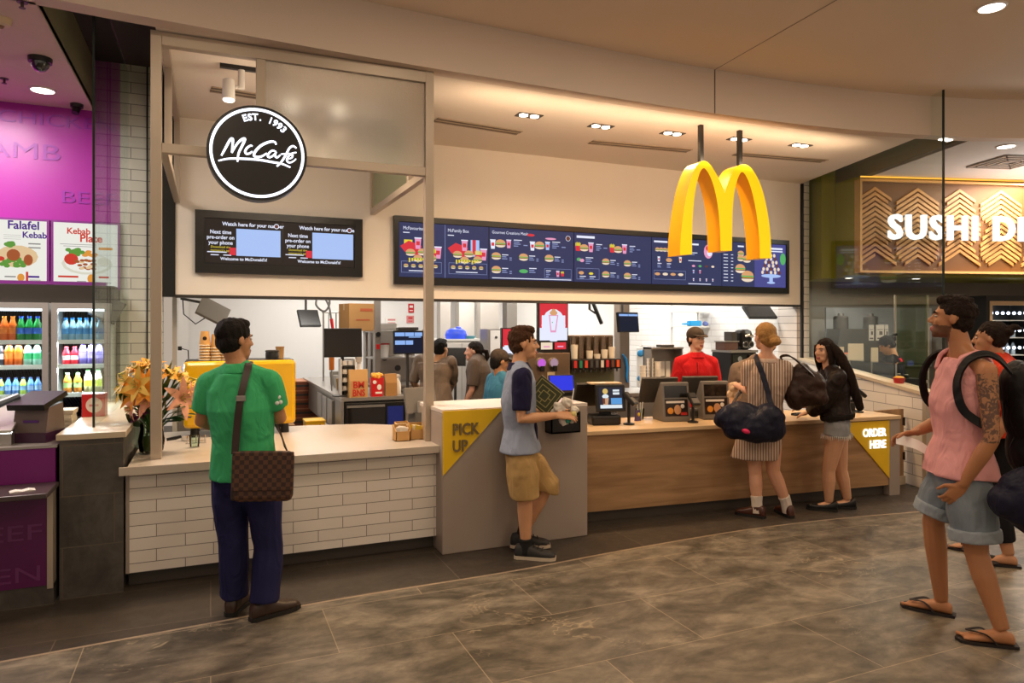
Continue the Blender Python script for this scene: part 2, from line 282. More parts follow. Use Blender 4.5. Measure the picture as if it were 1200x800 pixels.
# right: tiled pier, dark mullion, splayed low wall with a sloping cap, glass above
gl = glassmat('clear_glass', (.94, .97, .95), 0, .11); glg = glassmat('green_edge_glass', (.93, .97, .95), 0, .3)
A, B = Vector((7.40, 7.24, 0)), Vector((6.61, 4.70, 0)); u = (B - A).normalized(); nrm = Vector((-u.y, u.x, 0))
if nrm.x < 0: nrm = -nrm
struct(P(lambda m: m.box(7.375, 7.60, 7.26, 7.6, 0, 4.06), 'wall_right', tiles_w))
def quadwall(m, a, b, za, zb, z0, t):
    n2 = nrm * t; m.add([(*(a).xy, z0), (*(b).xy, z0), (*(b + n2).xy, z0), (*(a + n2).xy, z0), (*(a).xy, za), (*(b).xy, zb), (*(b + n2).xy, zb), (*(a + n2).xy, za)], [(0, 1, 2, 3), (4, 5, 6, 7), (0, 1, 5, 4), (1, 2, 6, 5), (2, 3, 7, 6), (3, 0, 4, 7)])
Bl = Vector((6.665, 4.90, 0))
tiles_s, *_ = brickmat('low_wall_tiles', 'ece4da', 'e4dcd2', '9c948b', .42, .115, .004, .3, 'YZ')
struct(P(lambda m: quadwall(m, A, Bl, 1.20, .955, 0, .16), 'wall_side', tiles_s))
struct(P(lambda m: (quadwall(m, A - nrm * .02, Bl - nrm * .02 + u * .02, 1.235, .995, 1.0, .2)) and None, 'trim_7', stone_top), 'pale cap of the low tiled wall') if False else None
def cap(m):
    a, b, n2 = A - nrm * .02, Bl - nrm * .02 + u * .02, nrm * .2
    m.add([(*a.xy, 1.2), (*b.xy, .955), (*(b + n2).xy, .955), (*(a + n2).xy, 1.2), (*a.xy, 1.235), (*b.xy, .99), (*(b + n2).xy, .99), (*(a + n2).xy, 1.235)], [(0, 1, 2, 3), (4, 5, 6, 7), (0, 1, 5, 4), (1, 2, 6, 5), (2, 3, 7, 6), (3, 0, 4, 7)])
struct(P(cap, 'trim_7', stone_top), 'pale sloping cap of the low tiled wall')
struct(P(lambda m: quadwall(m, Bl, Bl + u * .06, .955, .955, 0, .16), 'trim_8', alu), 'metal end post of the low tiled wall')
struct(P(lambda m: quadwall(m, A + u * .02, A + u * .06, 3.6, 3.6, 1.23, .03), 'trim_9', black_gloss), 'dark mullion at the back of the sushi glass')
def sg(m):
    a, b, n2 = A + u * .07, B, nrm * .012; a = a + nrm * .06; b = b + nrm * .06
    m.add([(*a.xy, 1.23), (*b.xy, .985), (*(b + n2).xy, .985), (*(a + n2).xy, 1.23), (*a.xy, 4.0), (*b.xy, 4.0), (*(b + n2).xy, 4.0), (*(a + n2).xy, 4.0)], [(0, 1, 2, 3), (4, 5, 6, 7), (0, 1, 5, 4), (1, 2, 6, 5), (2, 3, 7, 6), (3, 0, 4, 7)])
struct(P(sg, 'window_1', gl), 'clear glass partition beside the sushi shop')
bq = B + nrm * .066
struct(P(lambda m: m.box(bq.x - .008, bq.x + .008, bq.y - .008, bq.y + .008, .985, 4.0), 'trim_10', mat('glass_edge', '1d2b26', .2)), 'dark front edge of the glass partition')
# left glass partition on the stone pier
def pier(m): m.box(-.84, -.50, 4.97, 7.28, 0, .965)
struct(P(pier, 'wall_pier', stone)); struct(P(lambda m: m.box(-.855, -.485, 4.95, 7.29, .965, 1.0), 'trim_11', stone_top), 'pale cap of the grey stone pier')
struct(P(lambda m: m.box(-.70, -.69, 5.24, 7.29, 1.0, 3.98), 'window_2', glg), 'tall glass partition standing on the stone pier')
struct(P(lambda m: m.box(-.702, -.688, 5.225, 5.24, 1.0, 3.98), 'trim_12', mat('glass_edge', '1d2b26', .2)), 'dark front edge of the left glass partition')
# kebab shop shell
struct(P(lambda m: (m.box(-5, -.76, 7.3, 7.4, 2.02, 4.06)), 'wall_kebab', purple)); struct(P(lambda m: m.box(-5, -.76, 7.35, 7.42, 0, 2.02), 'wall_kebab_lower', mat('kebab_dark_panel', '2a241c', .5)))
for t_, px_, py_, s_ in (('LAMB', 72, 189, .2), ('BEEF', 137, 241, .155), ('CHICKEN', 137, 155, .15)):
    def kl(m): p = onY(px_, py_, 7.3); m.M = Matrix.Translation((p.x, 7.298, p.z)); m.text(t_, s_, .004, 0.0, 'RIGHT', font_sx=1.4)
    P(kl, 'lettering', mat('violet_lettering', '942aa8', .35), bpy.data.objects['wall_kebab'])
struct(P(lambda m: m.box(-5, -.86, 7.2, 7.3, 2.02, 2.05), 'trim_13', mat('purple_trim', '7d2a86', .4)), 'purple sill under the kebab posters')
struct(P(lambda m: m.box(-5, -4.9, 3.5, 7.4, 0, 4.06), 'wall_kebab_side', purple))
# sushi shop shell
Sp = atD(1008, HZ, 9.0); sa = math.radians(-16.2); sd = Vector((math.cos(sa), math.sin(sa), 0)); sn = Vector((-sd.y, sd.x, 0))
c1, c2 = Vector((7.3, 4.84)), Vector((7.80, 6.33)); cdir = (c2 - c1).normalized()
struct(P(lambda m: m.prism([tuple(c1)] + [(x, y + .138) for x, y in arc if x > 7.35] + [(12.5, 9.5), tuple(c2 + cdir * 3)], 3.6, 3.64), 'ceiling_sushi', mat('sushi_ceiling', 'd8d2cc', .8)))
def fin(m):
    a, b = c1, c2 + cdir * 3; m.add([(*a, 3.6), (*b, 3.6), (*b, 4.06), (*a, 4.06)], [(0, 1, 2, 3)]); n = Vector((cdir.y, -cdir.x)) * .03; m.add([(*(a + n), 3.6), (*(b + n), 3.6), (*(b + n), 4.06), (*(a + n), 4.06)], [(0, 1, 2, 3)])
struct(P(fin, 'trim_14', mat('olive_grey_paint', '8d8568', .7)), 'upstand at the edge of the sushi ceiling')
def sw(m, x0, x1, y0, y1, z0, z1): m.M = Matrix.Translation((Sp.x, Sp.y, 0)) @ Matrix.Rotation(sa, 4, 'Z'); m.box(x0, x1, y0, y1, z0, z1)
struct(P(lambda m: sw(m, 0, 5, .12, 1.2, 2.31, 3.6), 'wall_sushi_head', mat('olive_green_panel', '8e8a1e', .5)))
struct(P(lambda m: sw(m, -.2, 0.0, .55, 1.2, 2.31, 4.0), 'wall_sushi_return', mat('olive_green_panel', '8e8a1e', .5)))
struct(P(lambda m: sw(m, -.6, 5, 2.2, 2.3, 0, 3.6), 'wall_sushi', mat('sushi_grey_wall', '958b81', .45)))
struct(P(lambda m: sw(m, .85, 2.7, 2.17, 2.2, 1.0, 1.96), 'wall_sushi_splashback', mat('pale_steel_splashback', 'c4c6ca', .3, .3)))
struct(P(lambda m: sw(m, 4.6, 4.7, -4, 2.2, 0, 3.6), 'wall_sushi_side', mat('sushi_grey_wall', '958b81', .45)))
# ================================================================== counters, pod frame, signs, menu boards
grey_lam = mat('grey_beige_laminate', 'a3958a', .4, var=(2, .03)); white_top = mat('white_stone_top', 'cabdae', .3, var=(12, .04)); yel = mat('yellow_panel', 'f2c414', .35); yel_dark = mat('orange_yellow', 'f5ad00', .4)
blackp = mat('black_plastic', '131211', .35); dgrey = mat('dark_grey_plastic', '3d3a37', .4); mgrey = mat('mid_grey_plastic', '6b6661', .4); steel = mat('brushed_steel', 'b3aea8', .32, .85, var=(3, .06)); steel_d = mat('dull_steel', '96908a', .4, .6)
whitep = mat('white_plastic', 'eeeae4', .35); redp = mat('red_plastic', 'c8171c', .35); kraft = mat('kraft_card', 'c79a5f', .7, var=(9, .08)); kraft_d = mat('brown_card', 'a97b45', .7, var=(5, .06)); paper = mat('white_paper', 'f2efe9', .7); chrome = mat('chrome', 'd8d6d2', .12, 1.0)
tiles_c, *_ = brickmat('white_counter_tiles', 'efe6dc', 'e6dcd2', '7a6f66', .335, .0787, .0022, .22, 'XZ', .4)
def woodmat(name, c1, c2, sx=1., axis=0):
    m = bpy.data.materials.new(name); m.use_nodes = True; nt = m.node_tree; b = nt.nodes['Principled BSDF']; tc = nt.nodes.new('ShaderNodeTexCoord'); mp = nt.nodes.new('ShaderNodeMapping')
    sc = [9, 9, 9]; sc[axis] = .9; mp.inputs['Scale'].default_value = sc; nt.links.new(tc.outputs['Object'], mp.inputs[0])
    n = nt.nodes.new('ShaderNodeTexNoise'); n.inputs['Scale'].default_value = 1.6; n.inputs['Detail'].default_value = 7; n.inputs['Distortion'].default_value = .7; nt.links.new(mp.outputs[0], n.inputs[0])
    r = nt.nodes.new('ShaderNodeValToRGB'); r.color_ramp.elements[0].position = .3; r.color_ramp.elements[0].color = lin(c1); r.color_ramp.elements[1].position = .7; r.color_ramp.elements[1].color = lin(c2); nt.links.new(n.outputs['Fac'], r.inputs[0])
    v = nt.nodes.new('ShaderNodeTexVoronoi'); v.inputs['Scale'].default_value = 1.7; mp2 = nt.nodes.new('ShaderNodeMapping'); s2 = [1.6, 1.6, 1.6]; s2[axis] = 1.; mp2.inputs['Scale'].default_value = s2; nt.links.new(tc.outputs['Object'], mp2.inputs[0]); nt.links.new(mp2.outputs[0], v.inputs['Vector'])
    kr = nt.nodes.new('ShaderNodeValToRGB'); kr.color_ramp.elements[0].position = .02; kr.color_ramp.elements[0].color = (.25, .2, .16, 1); kr.color_ramp.elements[1].position = .07; kr.color_ramp.elements[1].color = (1, 1, 1, 1); nt.links.new(v.outputs['Distance'], kr.inputs[0])
    mx = nt.nodes.new('ShaderNodeMix'); mx.data_type = 'RGBA'; mx.blend_type = 'MULTIPLY'; mx.inputs[0].default_value = .8; nt.links.new(r.outputs[0], mx.inputs[6]); nt.links.new(kr.outputs[0], mx.inputs[7]); nt.links.new(mx.outputs[2], b.inputs['Base Color']); b.inputs['Roughness'].default_value = .5; MATS[name] = m; return m
oak = woodmat('oak_veneer', '8f6c48', 'b58f66'); oak_v = woodmat('oak_veneer_upright', '8f6c48', 'b58f66', axis=2)
# --- tiled coffee counter
t = thing('coffee_counter', 'white tiled coffee counter with pale stone top beside the flowers', 'counter', (.52, 5.0, 0))
def cc(m): m.box(-1.01 + .02, 1.02, 0, .05, .1, .73)
P(cc, 'tiled_front', tiles_c, t); P(lambda m: m.box(-1.01, -.99, -.008, .05, .1, .73), 'end_trim', grey_lam, t)
P(lambda m: m.box(-1.0, 1.02, .08, .12, 0, .1), 'kick_panel', kicktile, t); P(lambda m: m.box(-.99, 1.02, .05, 1.2, .12, .73), 'carcass', grey_lam, t)
P(lambda m: m.prism([(-1.04, -.08), (1.02, -.08), (1.02, 1.1), (.75, 1.3), (.3, 1.4), (-.2, 1.44), (-.92, 1.45), (-.995, 1.4), (-.995, -.055), (-1.04, -.055)], .73, .78), 'worktop', white_top, t)
# --- grey pick-up counter with yellow corner
t = thing('pickup_counter', 'tall grey pick up counter with yellow corner triangle', 'counter', (2.14, 4.85, 0))
P(lambda m: m.box(-.6, .6, 0, .55, 0, 1.02, .006), 'body', grey_lam, t); P(lambda m: m.box(-.6, .6, 0, .6, 1.021, 1.05, .004), 'top_panel', mat('pale_laminate', 'dccfc4', .35), t)
tri = P(lambda m: m.prism([(-.598, 1.04), (-.13, 1.04), (-.598, .575)], -.012, -.001, 'y'), 'yellow_triangle', yel, t)
for s_, z_ in (('PICK', .865), ('UP', .745)):
    def pu(m): m.M = Matrix.Translation((-.53, -.014, z_)); m.text(s_, .118, .012, .002, 'LEFT', .82)
    P(pu, 'lettering', mat('dark_taupe_letters', '7a6640', .5), tri)
def nb(m):
    m.box(-.125, .125, -.11, 0, .0, .012); m.box(-.125, .125, -.11, -.1, 0, .13); m.box(-.125, -.115, -.11, 0, 0, .16); m.box(.115, .125, -.11, 0, 0, .16); m.box(-.125, .125, -.012, 0, 0, .16)
t2 = thing('napkin_tray', 'black open tray fixed to the front of the pick up counter', 'tray', (2.49, 4.849, .84)); P(nb, 'box', blackp, t2)
t = thing('pickup_bench', 'grey staff bench behind the tall pick up counter', 'counter', (2.14, 5.47, 0))
P(lambda m: m.box(-.57, .55, .02, .82, 0, .74), 'carcass', grey_lam, t); P(lambda m: m.box(-.59, .58, 0, .84, .74, .78), 'worktop', white_top, t)
# --- oak order counter
a2, b2 = Vector((2.745, 5.14, 0)), Vector((6.11, 4.845, 0)); L = (b2 - a2).length; rz = math.atan2(b2.y - a2.y, b2.x - a2.x)
t = thing('order_counter', 'long oak fronted order counter with pale worktop', 'counter', a2, rz)
P(lambda m: m.box(0, L, 0, .03, .1, .745), 'oak_front', oak, t); P(lambda m: m.box(0, L, .06, .09, 0, .1), 'kick_panel', kicktile, t); P(lambda m: m.box(0, L - .02, .03, .62, .1, .745), 'carcass', grey_lam, t)
P(lambda m: m.box(0, L + .13, -.03, .68, .745, .78, .004), 'worktop', mat('pale_wood_worktop', 'd9b98f', .35, var=(6, .06)), t)
P(lambda m: m.box(L, L + .13, -.012, .64, 0, .744), 'end_panel', grey_lam, t)
tri = P(lambda m: m.prism([(L - .57, .735), (L - .001, .735), (L - .001, .17)], -.012, -.001, 'y'), 'yellow_triangle', yel, t)
for s_, z_ in (('ORDER', .59), ('HERE', .475)):
    def oh(m): m.M = Matrix.Translation((L - .05, -.013, z_)); m.text(s_, .108, .008, .003, 'RIGHT', .8)
    P(oh, 'lettering', emis('white_letter_light', 'ffffff', 1.3), tri, label='white lit lettering')
t = thing('swing_gate', 'small oak gate with black hinges right of the order counter', 'gate', (6.28, 5.12, 0))
P(lambda m: m.box(0, .40, 0, .03, .09, .79), 'panel', oak_v, t)
for z in (.3, .66): P(lambda m: (m.box(.385, .41, -.008, .0, z - .04, z + .04), m.cyl((.405, -.008, z - .045), (.405, -.008, z + .045), .006)), 'hinge', blackp, t)
P(lambda m: m.box(-.02, .42, -.01, .04, 0, .09), 'threshold', mat('pale_stone_cap', '', 0), t)
# --- aluminium pod frame over the coffee counter
t = thing('pod_frame', 'champagne metal frame standing on the coffee counter', 'frame', (0, 5.18, .78)); z0 = .78
def bar(m, x0, x1, y0, y1, a, b): m.box(x0, x1, y0, y1, a - z0, b - z0, .003)
for x in (-.33, 1.535): P(lambda m: bar(m, x - .033, x + .033, -.033, .033, .78, 3.6), 'post', alu, t)
P(lambda m: bar(m, -.297, 1.502, -.033, .033, 3.51, 3.595), 'top_rail', alu, t); P(lambda m: bar(m, -.297, 1.502, -.03, .03, 2.80, 2.865), 'transom', alu, t); P(lambda m: bar(m, .29, .35, -.03, .03, 2.865, 3.51), 'mullion', alu, t)
P(lambda m: bar(m, .35, 1.502, -.006, .006, 2.865, 3.51), 'frosted_pane', frostmat('frosted_glass', (.98, .97, .93), .5), t, label='frosted glass pane')
def sidefr(m, x):
    bar(m, x - .025, x + .025, .033, 2.0, 2.80, 2.86); bar(m, x - .025, x + .025, .033, 2.0, 3.54, 3.595); bar(m, x - .025, x + .025, 1.96, 2.01, 2.86, 3.54); bar(m, x - .025, x + .025, .5, .55, 2.86, 3.54)
for x in (-.285, 1.53): P(lambda m: sidefr(m, x), 'side_frame', alu, t)
P(lambda m: bar(m, 1.525, 1.535, .56, 1.95, 2.86, 3.54), 'frosted_pane', frostmat('green_frosted_glass', (.80, .88, .80), .35), t, label='greenish frosted side pane')
# --- round cafe sign
t = thing('cafe_sign', 'round black illuminated café sign with white ring hung on the frame', 'sign', (.295, 5.145, 2.83))
R = .322
P(lambda m: m.add(*(lambda n: ([(R * math.cos(i * 2 * math.pi / n), y, R * math.sin(i * 2 * math.pi / n)) for y in (-.1, 0) for i in range(n)], [tuple(range(n)), tuple(range(2 * n - 1, n - 1, -1))] + [(i, (i + 1) % n, n + (i + 1) % n, n + i) for i in range(n)]))(64)), 'disc', mat('sign_black', '0b0a0b', .35), t)
signlight = emis('sign_white_light', 'eef2ff', 2.2)
def ring(m, r0=.285, r1=.303, n=72):
    vs = [(r * math.cos(i * 2 * math.pi / n), -.104, r * math.sin(i * 2 * math.pi / n)) for r in (r0, r1) for i in range(n)] + [(r * math.cos(i * 2 * math.pi / n), -.1, r * math.sin(i * 2 * math.pi / n)) for r in (r0, r1) for i in range(n)]
    m.add(vs, [(i, (i + 1) % n, n + (i + 1) % n, n + i) for i in range(n)] + [(2 * n + i, 2 * n + (i + 1) % n, (i + 1) % n, i) for i in range(n)] + [(3 * n + i, 3 * n + (i + 1) % n, n + (i + 1) % n, n + i) for i in range(n)])
P(ring, 'light_ring', signlight, t)
STR = [([(150, 415), (175, 370), (212, 303), (232, 297), (230, 350), (225, 395)], 15), ([(225, 395), (262, 332), (298, 298), (320, 297), (297, 350), (274, 400), (266, 460)], 15), ([(375, 347), (360, 343), (335, 360), (322, 385), (332, 402), (355, 398), (374, 384)], 13), ([(545, 337), (535, 317), (500, 315), (440, 340), (398, 380), (385, 412), (405, 425), (440, 420), (478, 398)], 15),
       ([(545, 387), (520, 378), (495, 395), (485, 418), (500, 427), (525, 413), (546, 388)], 12), ([(546, 388), (538, 415), (552, 428), (575, 410)], 12), ([(692, 362), (668, 346), (640, 362), (615, 410), (590, 450), (565, 480), (548, 492)], 13), ([(578, 404), (650, 400)], 9), ([(628, 440), (655, 432), (665, 415), (650, 408), (630, 425), (622, 450), (640, 465), (668, 456), (688, 438)], 11), ([(655, 398), (692, 392)], 9),
       ([(128, 452), (200, 437), (300, 437), (420, 445), (520, 462), (590, 475), (648, 500)], 13)]
def script(m):
    o = Vector((.295, 5.145, 2.83))
    for pts, w in STR:
        q = spline([onY(235 + x / 6.155, 115 + y / 6.155, 5.045) - o for x, y in pts], 5); n = len(q)
        m.tube([(p.x, -.102, p.z) for p in q], [w / 6.155 * 4.8 / 820 / 2 * (.75 + .4 * math.sin(math.pi * min(1, (i + .5) / n))) for i in range(n)], 8, flat=(1, .3), up=None)
def script2(m):
    o = Vector((.295, 5.145, 2.83))
    for pts, w in STR:
        q = [Vector((p.x, p.z)) for p in spline([onY(235 + x / 6.155, 115 + y / 6.155, 5.045) - o for x, y in pts], 5)]; n = len(q); vs = []
        for i, p in enumerate(q):
            d = (q[min(i + 1, n - 1)] - q[max(i - 1, 0)]).normalized(); h = w / 6.155 * 4.8 / 820 / 2 * (.7 + .45 * math.sin(math.pi * min(1, (i + .5) / n))); nn = Vector((-d.y, d.x)) * h
            for y in (-.106, -.1): vs += [(p.x + nn.x, y, p.y + nn.y), (p.x - nn.x, y, p.y - nn.y)]
        fs = []
        for i in range(n - 1):
            a = i * 4; b = a + 4; fs += [(a, a + 1, b + 1, b), (a, b, b + 2, a + 2), (a + 1, a + 3, b + 3, b + 1)]
        m.add(vs, fs)
P(script2, 'script_lettering', signlight, t)
def est(m):
    for i, ch in enumerate('EST. 1993'):
        if ch == ' ': continue
        an = math.radians(110 - i * 7.9); m.M = Matrix.Rotation(-(an - math.pi / 2), 4, 'Y') @ Matrix.Translation((0, -.1, .222)); m.text(ch, .062, .006, .0016)
P(est, 'small_lettering', signlight, t)
for x in (-.1, .1): P(lambda m: m.cyl((x, 0, 0), (x, .035, 0), .012), 'bracket', blackp, t)
# --- golden arches
AR = [(148, 675), (150, 600), (158, 520), (170, 440), (186, 360), (205, 300), (225, 256), (250, 235), (272, 237), (295, 258), (318, 295), (338, 335), (358, 386), (368, 350), (385, 305), (408, 268), (435, 251), (460, 252), (485, 272), (512, 315), (535, 375), (553, 450), (566, 530), (573, 610), (576, 690), (522, 690), (519, 600), (510, 510), (495, 420), (478, 355), (460, 310), (441, 286), (425, 300), (410, 345), (400, 400), (394, 470), (392, 560), (391, 655), (338, 655), (335, 560), (328, 470), (315, 390), (298, 330), (280, 290), (263, 269), (248, 275), (235, 305), (222, 360), (212, 430), (206, 510), (204, 590), (204, 672)]
CORN = {0, 12, 24, 25, 37, 38, 51}
t = thing('arches_sign', 'big yellow double arch sign hung on two black rods', 'sign', (4.6, 5.39, 2.33))
def arch_out():
    p = [onY(760 + x / 4, 130 + y / 4, 5.39) - Vector((4.6, 5.39, 2.33)) for x, y in AR]; n = len(p); out = []; idx = sorted(CORN)
    for a, b in zip(idx, idx[1:] + [n]):
        seg = [p[i % n] for i in range(a, b + 1)] if b != n else [p[51], p[0]]
        out += spline(seg, 3)[:-1] if len(seg) > 2 else [seg[0]]
    return [(q.x, q.z) for q in out]
AO = arch_out()
def arches(m):
    n = len(AO); D = .19; vs = [(x, 0, z) for x, z in AO] + [(x, D, z) for x, z in AO]
    m.m = 1; m.add(vs, [(i, (i + 1) % n, n + (i + 1) % n, n + i) for i in range(n)])
    m.m = 0; m.add([(x, 0, z) for x, z in AO], [tuple(range(n))]); m.m = 1; m.add([(x, D, z) for x, z in AO], [tuple(range(n - 1, -1, -1))])
P(arches, 'double_arch', [mat('arch_face', 'ffd800', .3, emit='ffd600', es=.55), mat('arch_side', 'f5ad00', .4, emit='f5a000', es=.12)], t)  # side colour carries the orange cast of the warm light
for x in (4.35, 4.826): P(lambda m: m.box(x - 4.6 - .02, x - 4.6 + .02, .08, .12, .84, 1.27), 'rod', blackp, t)
# --- display boards
scr_bg = emis('screen_navy', '30365c', 1.0); scr_brown = emis('screen_dark_brown', '2a211d', 1.0); c_white = emis('screen_white', 'e8ecff', 1.0); c_dim = emis('screen_dim_text', '8f9ccb', 1.0); c_blue = emis('screen_pale_blue', 'a9c3f5', 1.0); c_yel = emis('screen_yellow', 'e6d23c', 1.0); c_red = emis('screen_red', 'd8323f', 1.0); c_bun = emis('screen_bun', 'd9a06e', 1.0); c_meat = emis('screen_patty', '6b3a2c', 1.0); c_green = emis('screen_green', '58b068', 1.0); c_pink = emis('screen_pink', 'e79ac0', 1.0); c_cream = emis('screen_cream', 'eed9c0', 1.0); c_purple = emis('screen_violet', '4a4a8c', 1.0)
SM = [c_white, c_dim, c_blue, c_yel, c_red, c_bun, c_meat, c_green, c_pink, c_cream, c_purple]
class Scr:
    """flat graphics in board coordinates, thin layers at y<0"""
    def __init__(s): s.m = MB(); s.y = -.001
    def rect(s, x0, x1, z0, z1, c): s.y -= .00003; s.m.m = c; s.m.add([(x0, s.y, z0), (x1, s.y, z0), (x1, s.y, z1), (x0, s.y, z1)], [(0, 1, 2, 3)])
    def poly(s, pts, c): s.y -= .00003; s.m.m = c; s.m.add([(x, s.y, z) for x, z in pts], [tuple(range(len(pts)))])
    def oval(s, cx, cz, rx, rz, c, a0=0, a1=360, n=14): s.poly([(cx + rx * math.cos(math.radians(a0 + (a1 - a0) * i / n)), cz + rz * math.sin(math.radians(a0 + (a1 - a0) * i / n))) for i in range(n + (a1 - a0 < 360))], c)
    def frame(s, x0, x1, z0, z1, c, w=.003): s.rect(x0, x1, z0, z0 + w, c); s.rect(x0, x1, z1 - w, z1, c); s.rect(x0, x0 + w, z0, z1, c); s.rect(x1 - w, x1, z0, z1, c)
    def txt(s, t, x, z, size, c, align='LEFT', sx=1., bold=.0): s.y -= .00003; s.m.m = c; s.m.M = Matrix.Translation((x, s.y, z)); s.m.text(t, size, 0, bold, align, sx); s.m.M = Matrix()
    def burger(s, x, z, w):
        h = w * .42; s.oval(x, z + h * .25, w / 2, h * .8, 5, 0, 180); s.rect(x - w / 2 * 1.04, x + w / 2 * 1.04, z + h * .08, z + h * .28, 7); s.rect(x - w / 2, x + w / 2, z - h * .22, z + h * .1, 6); s.rect(x - w * .46, x + w * .5, z - h * .02, z + h * .06, 3); s.oval(x, z - h * .2, w / 2, h * .5, 9, 180, 360)
    def fries(s, x, z, w):
        for i in range(5): s.rect(x - w / 2 + i * w / 5, x - w / 2 + (i + .8) * w / 5, z, z + w * (.75 + .12 * (i % 2)), 3)
        s.poly([(x - w * .42, z - w * .6), (x + w * .42, z - w * .6), (x + w * .52, z + w * .25), (x - w * .52, z + w * .25)], 4)
    def cup(s, x, z, w, c=8): s.poly([(x - w * .36, z - w * .9), (x + w * .36, z - w * .9), (x + w * .5, z + w * .7), (x - w * .5, z + w * .7)], c); s.rect(x - w * .55, x + w * .55, z + w * .65, z + w * .82, 0); s.rect(x - w * .28, x + w * .28, z - w * .35, z + w * .25, 4)
    def lines(s, x, z, w, n, c=1, step=.022, h=.009):
        for i in range(n): s.rect(x, x + w * (1, .7, .85, .55)[i % 4], z - i * step, z - i * step + h, 0 if i == 0 else c)
    def item(s, x, z, w=.085):
        s.burger(x, z, w); s.lines(x + w * .62, z + .02, .075, 3); s.rect(x + w * .62 + .09, x + w * .62 + .118, z - .012, z - .003, 1); s.rect(x + w * .62 + .09, x + w * .62 + .118, z - .034, z - .025, 1)
def board(name, label, px0, px1, zt, zb, Y=7.2, dep=.05):
    x0, x1 = onY(px0, 300, Y).x, onY(px1, 300, Y).x
    t = thing(name, label, 'screen', ((x0 + x1) / 2, Y, zb)); return t, x0, x1
x0, x1 = onY(462, 300, 7.15).x, onY(925, 300, 7.15).x; ZB, ZT = 2.095, 2.81
t = thing('menu_board', 'long black framed digital menu board across the menu wall', 'menu board', (x0, 7.2, ZB)); Wd = x1 - x0; Ht = ZT - ZB
def mbf(m): m.box(0, Wd, -.05, 0, 0, .075); m.box(0, Wd, -.05, 0, Ht - .06, Ht); m.box(0, .05, -.05, 0, .075, Ht - .06); m.box(Wd - .05, Wd, -.05, 0, .075, Ht - .06); m.box(.05, Wd - .05, -.03, 0, .075, Ht - .06)
P(mbf, 'frame', mat('screen_frame_black', '0a0909', .3), t)
ex = [x0 + .05] + [onY(q, 300, 7.16).x for q in (573, 672.5, 763.5, 846)] + [x1 - .05]
zb, zt = .08, Ht - .065; hh = zt - zb
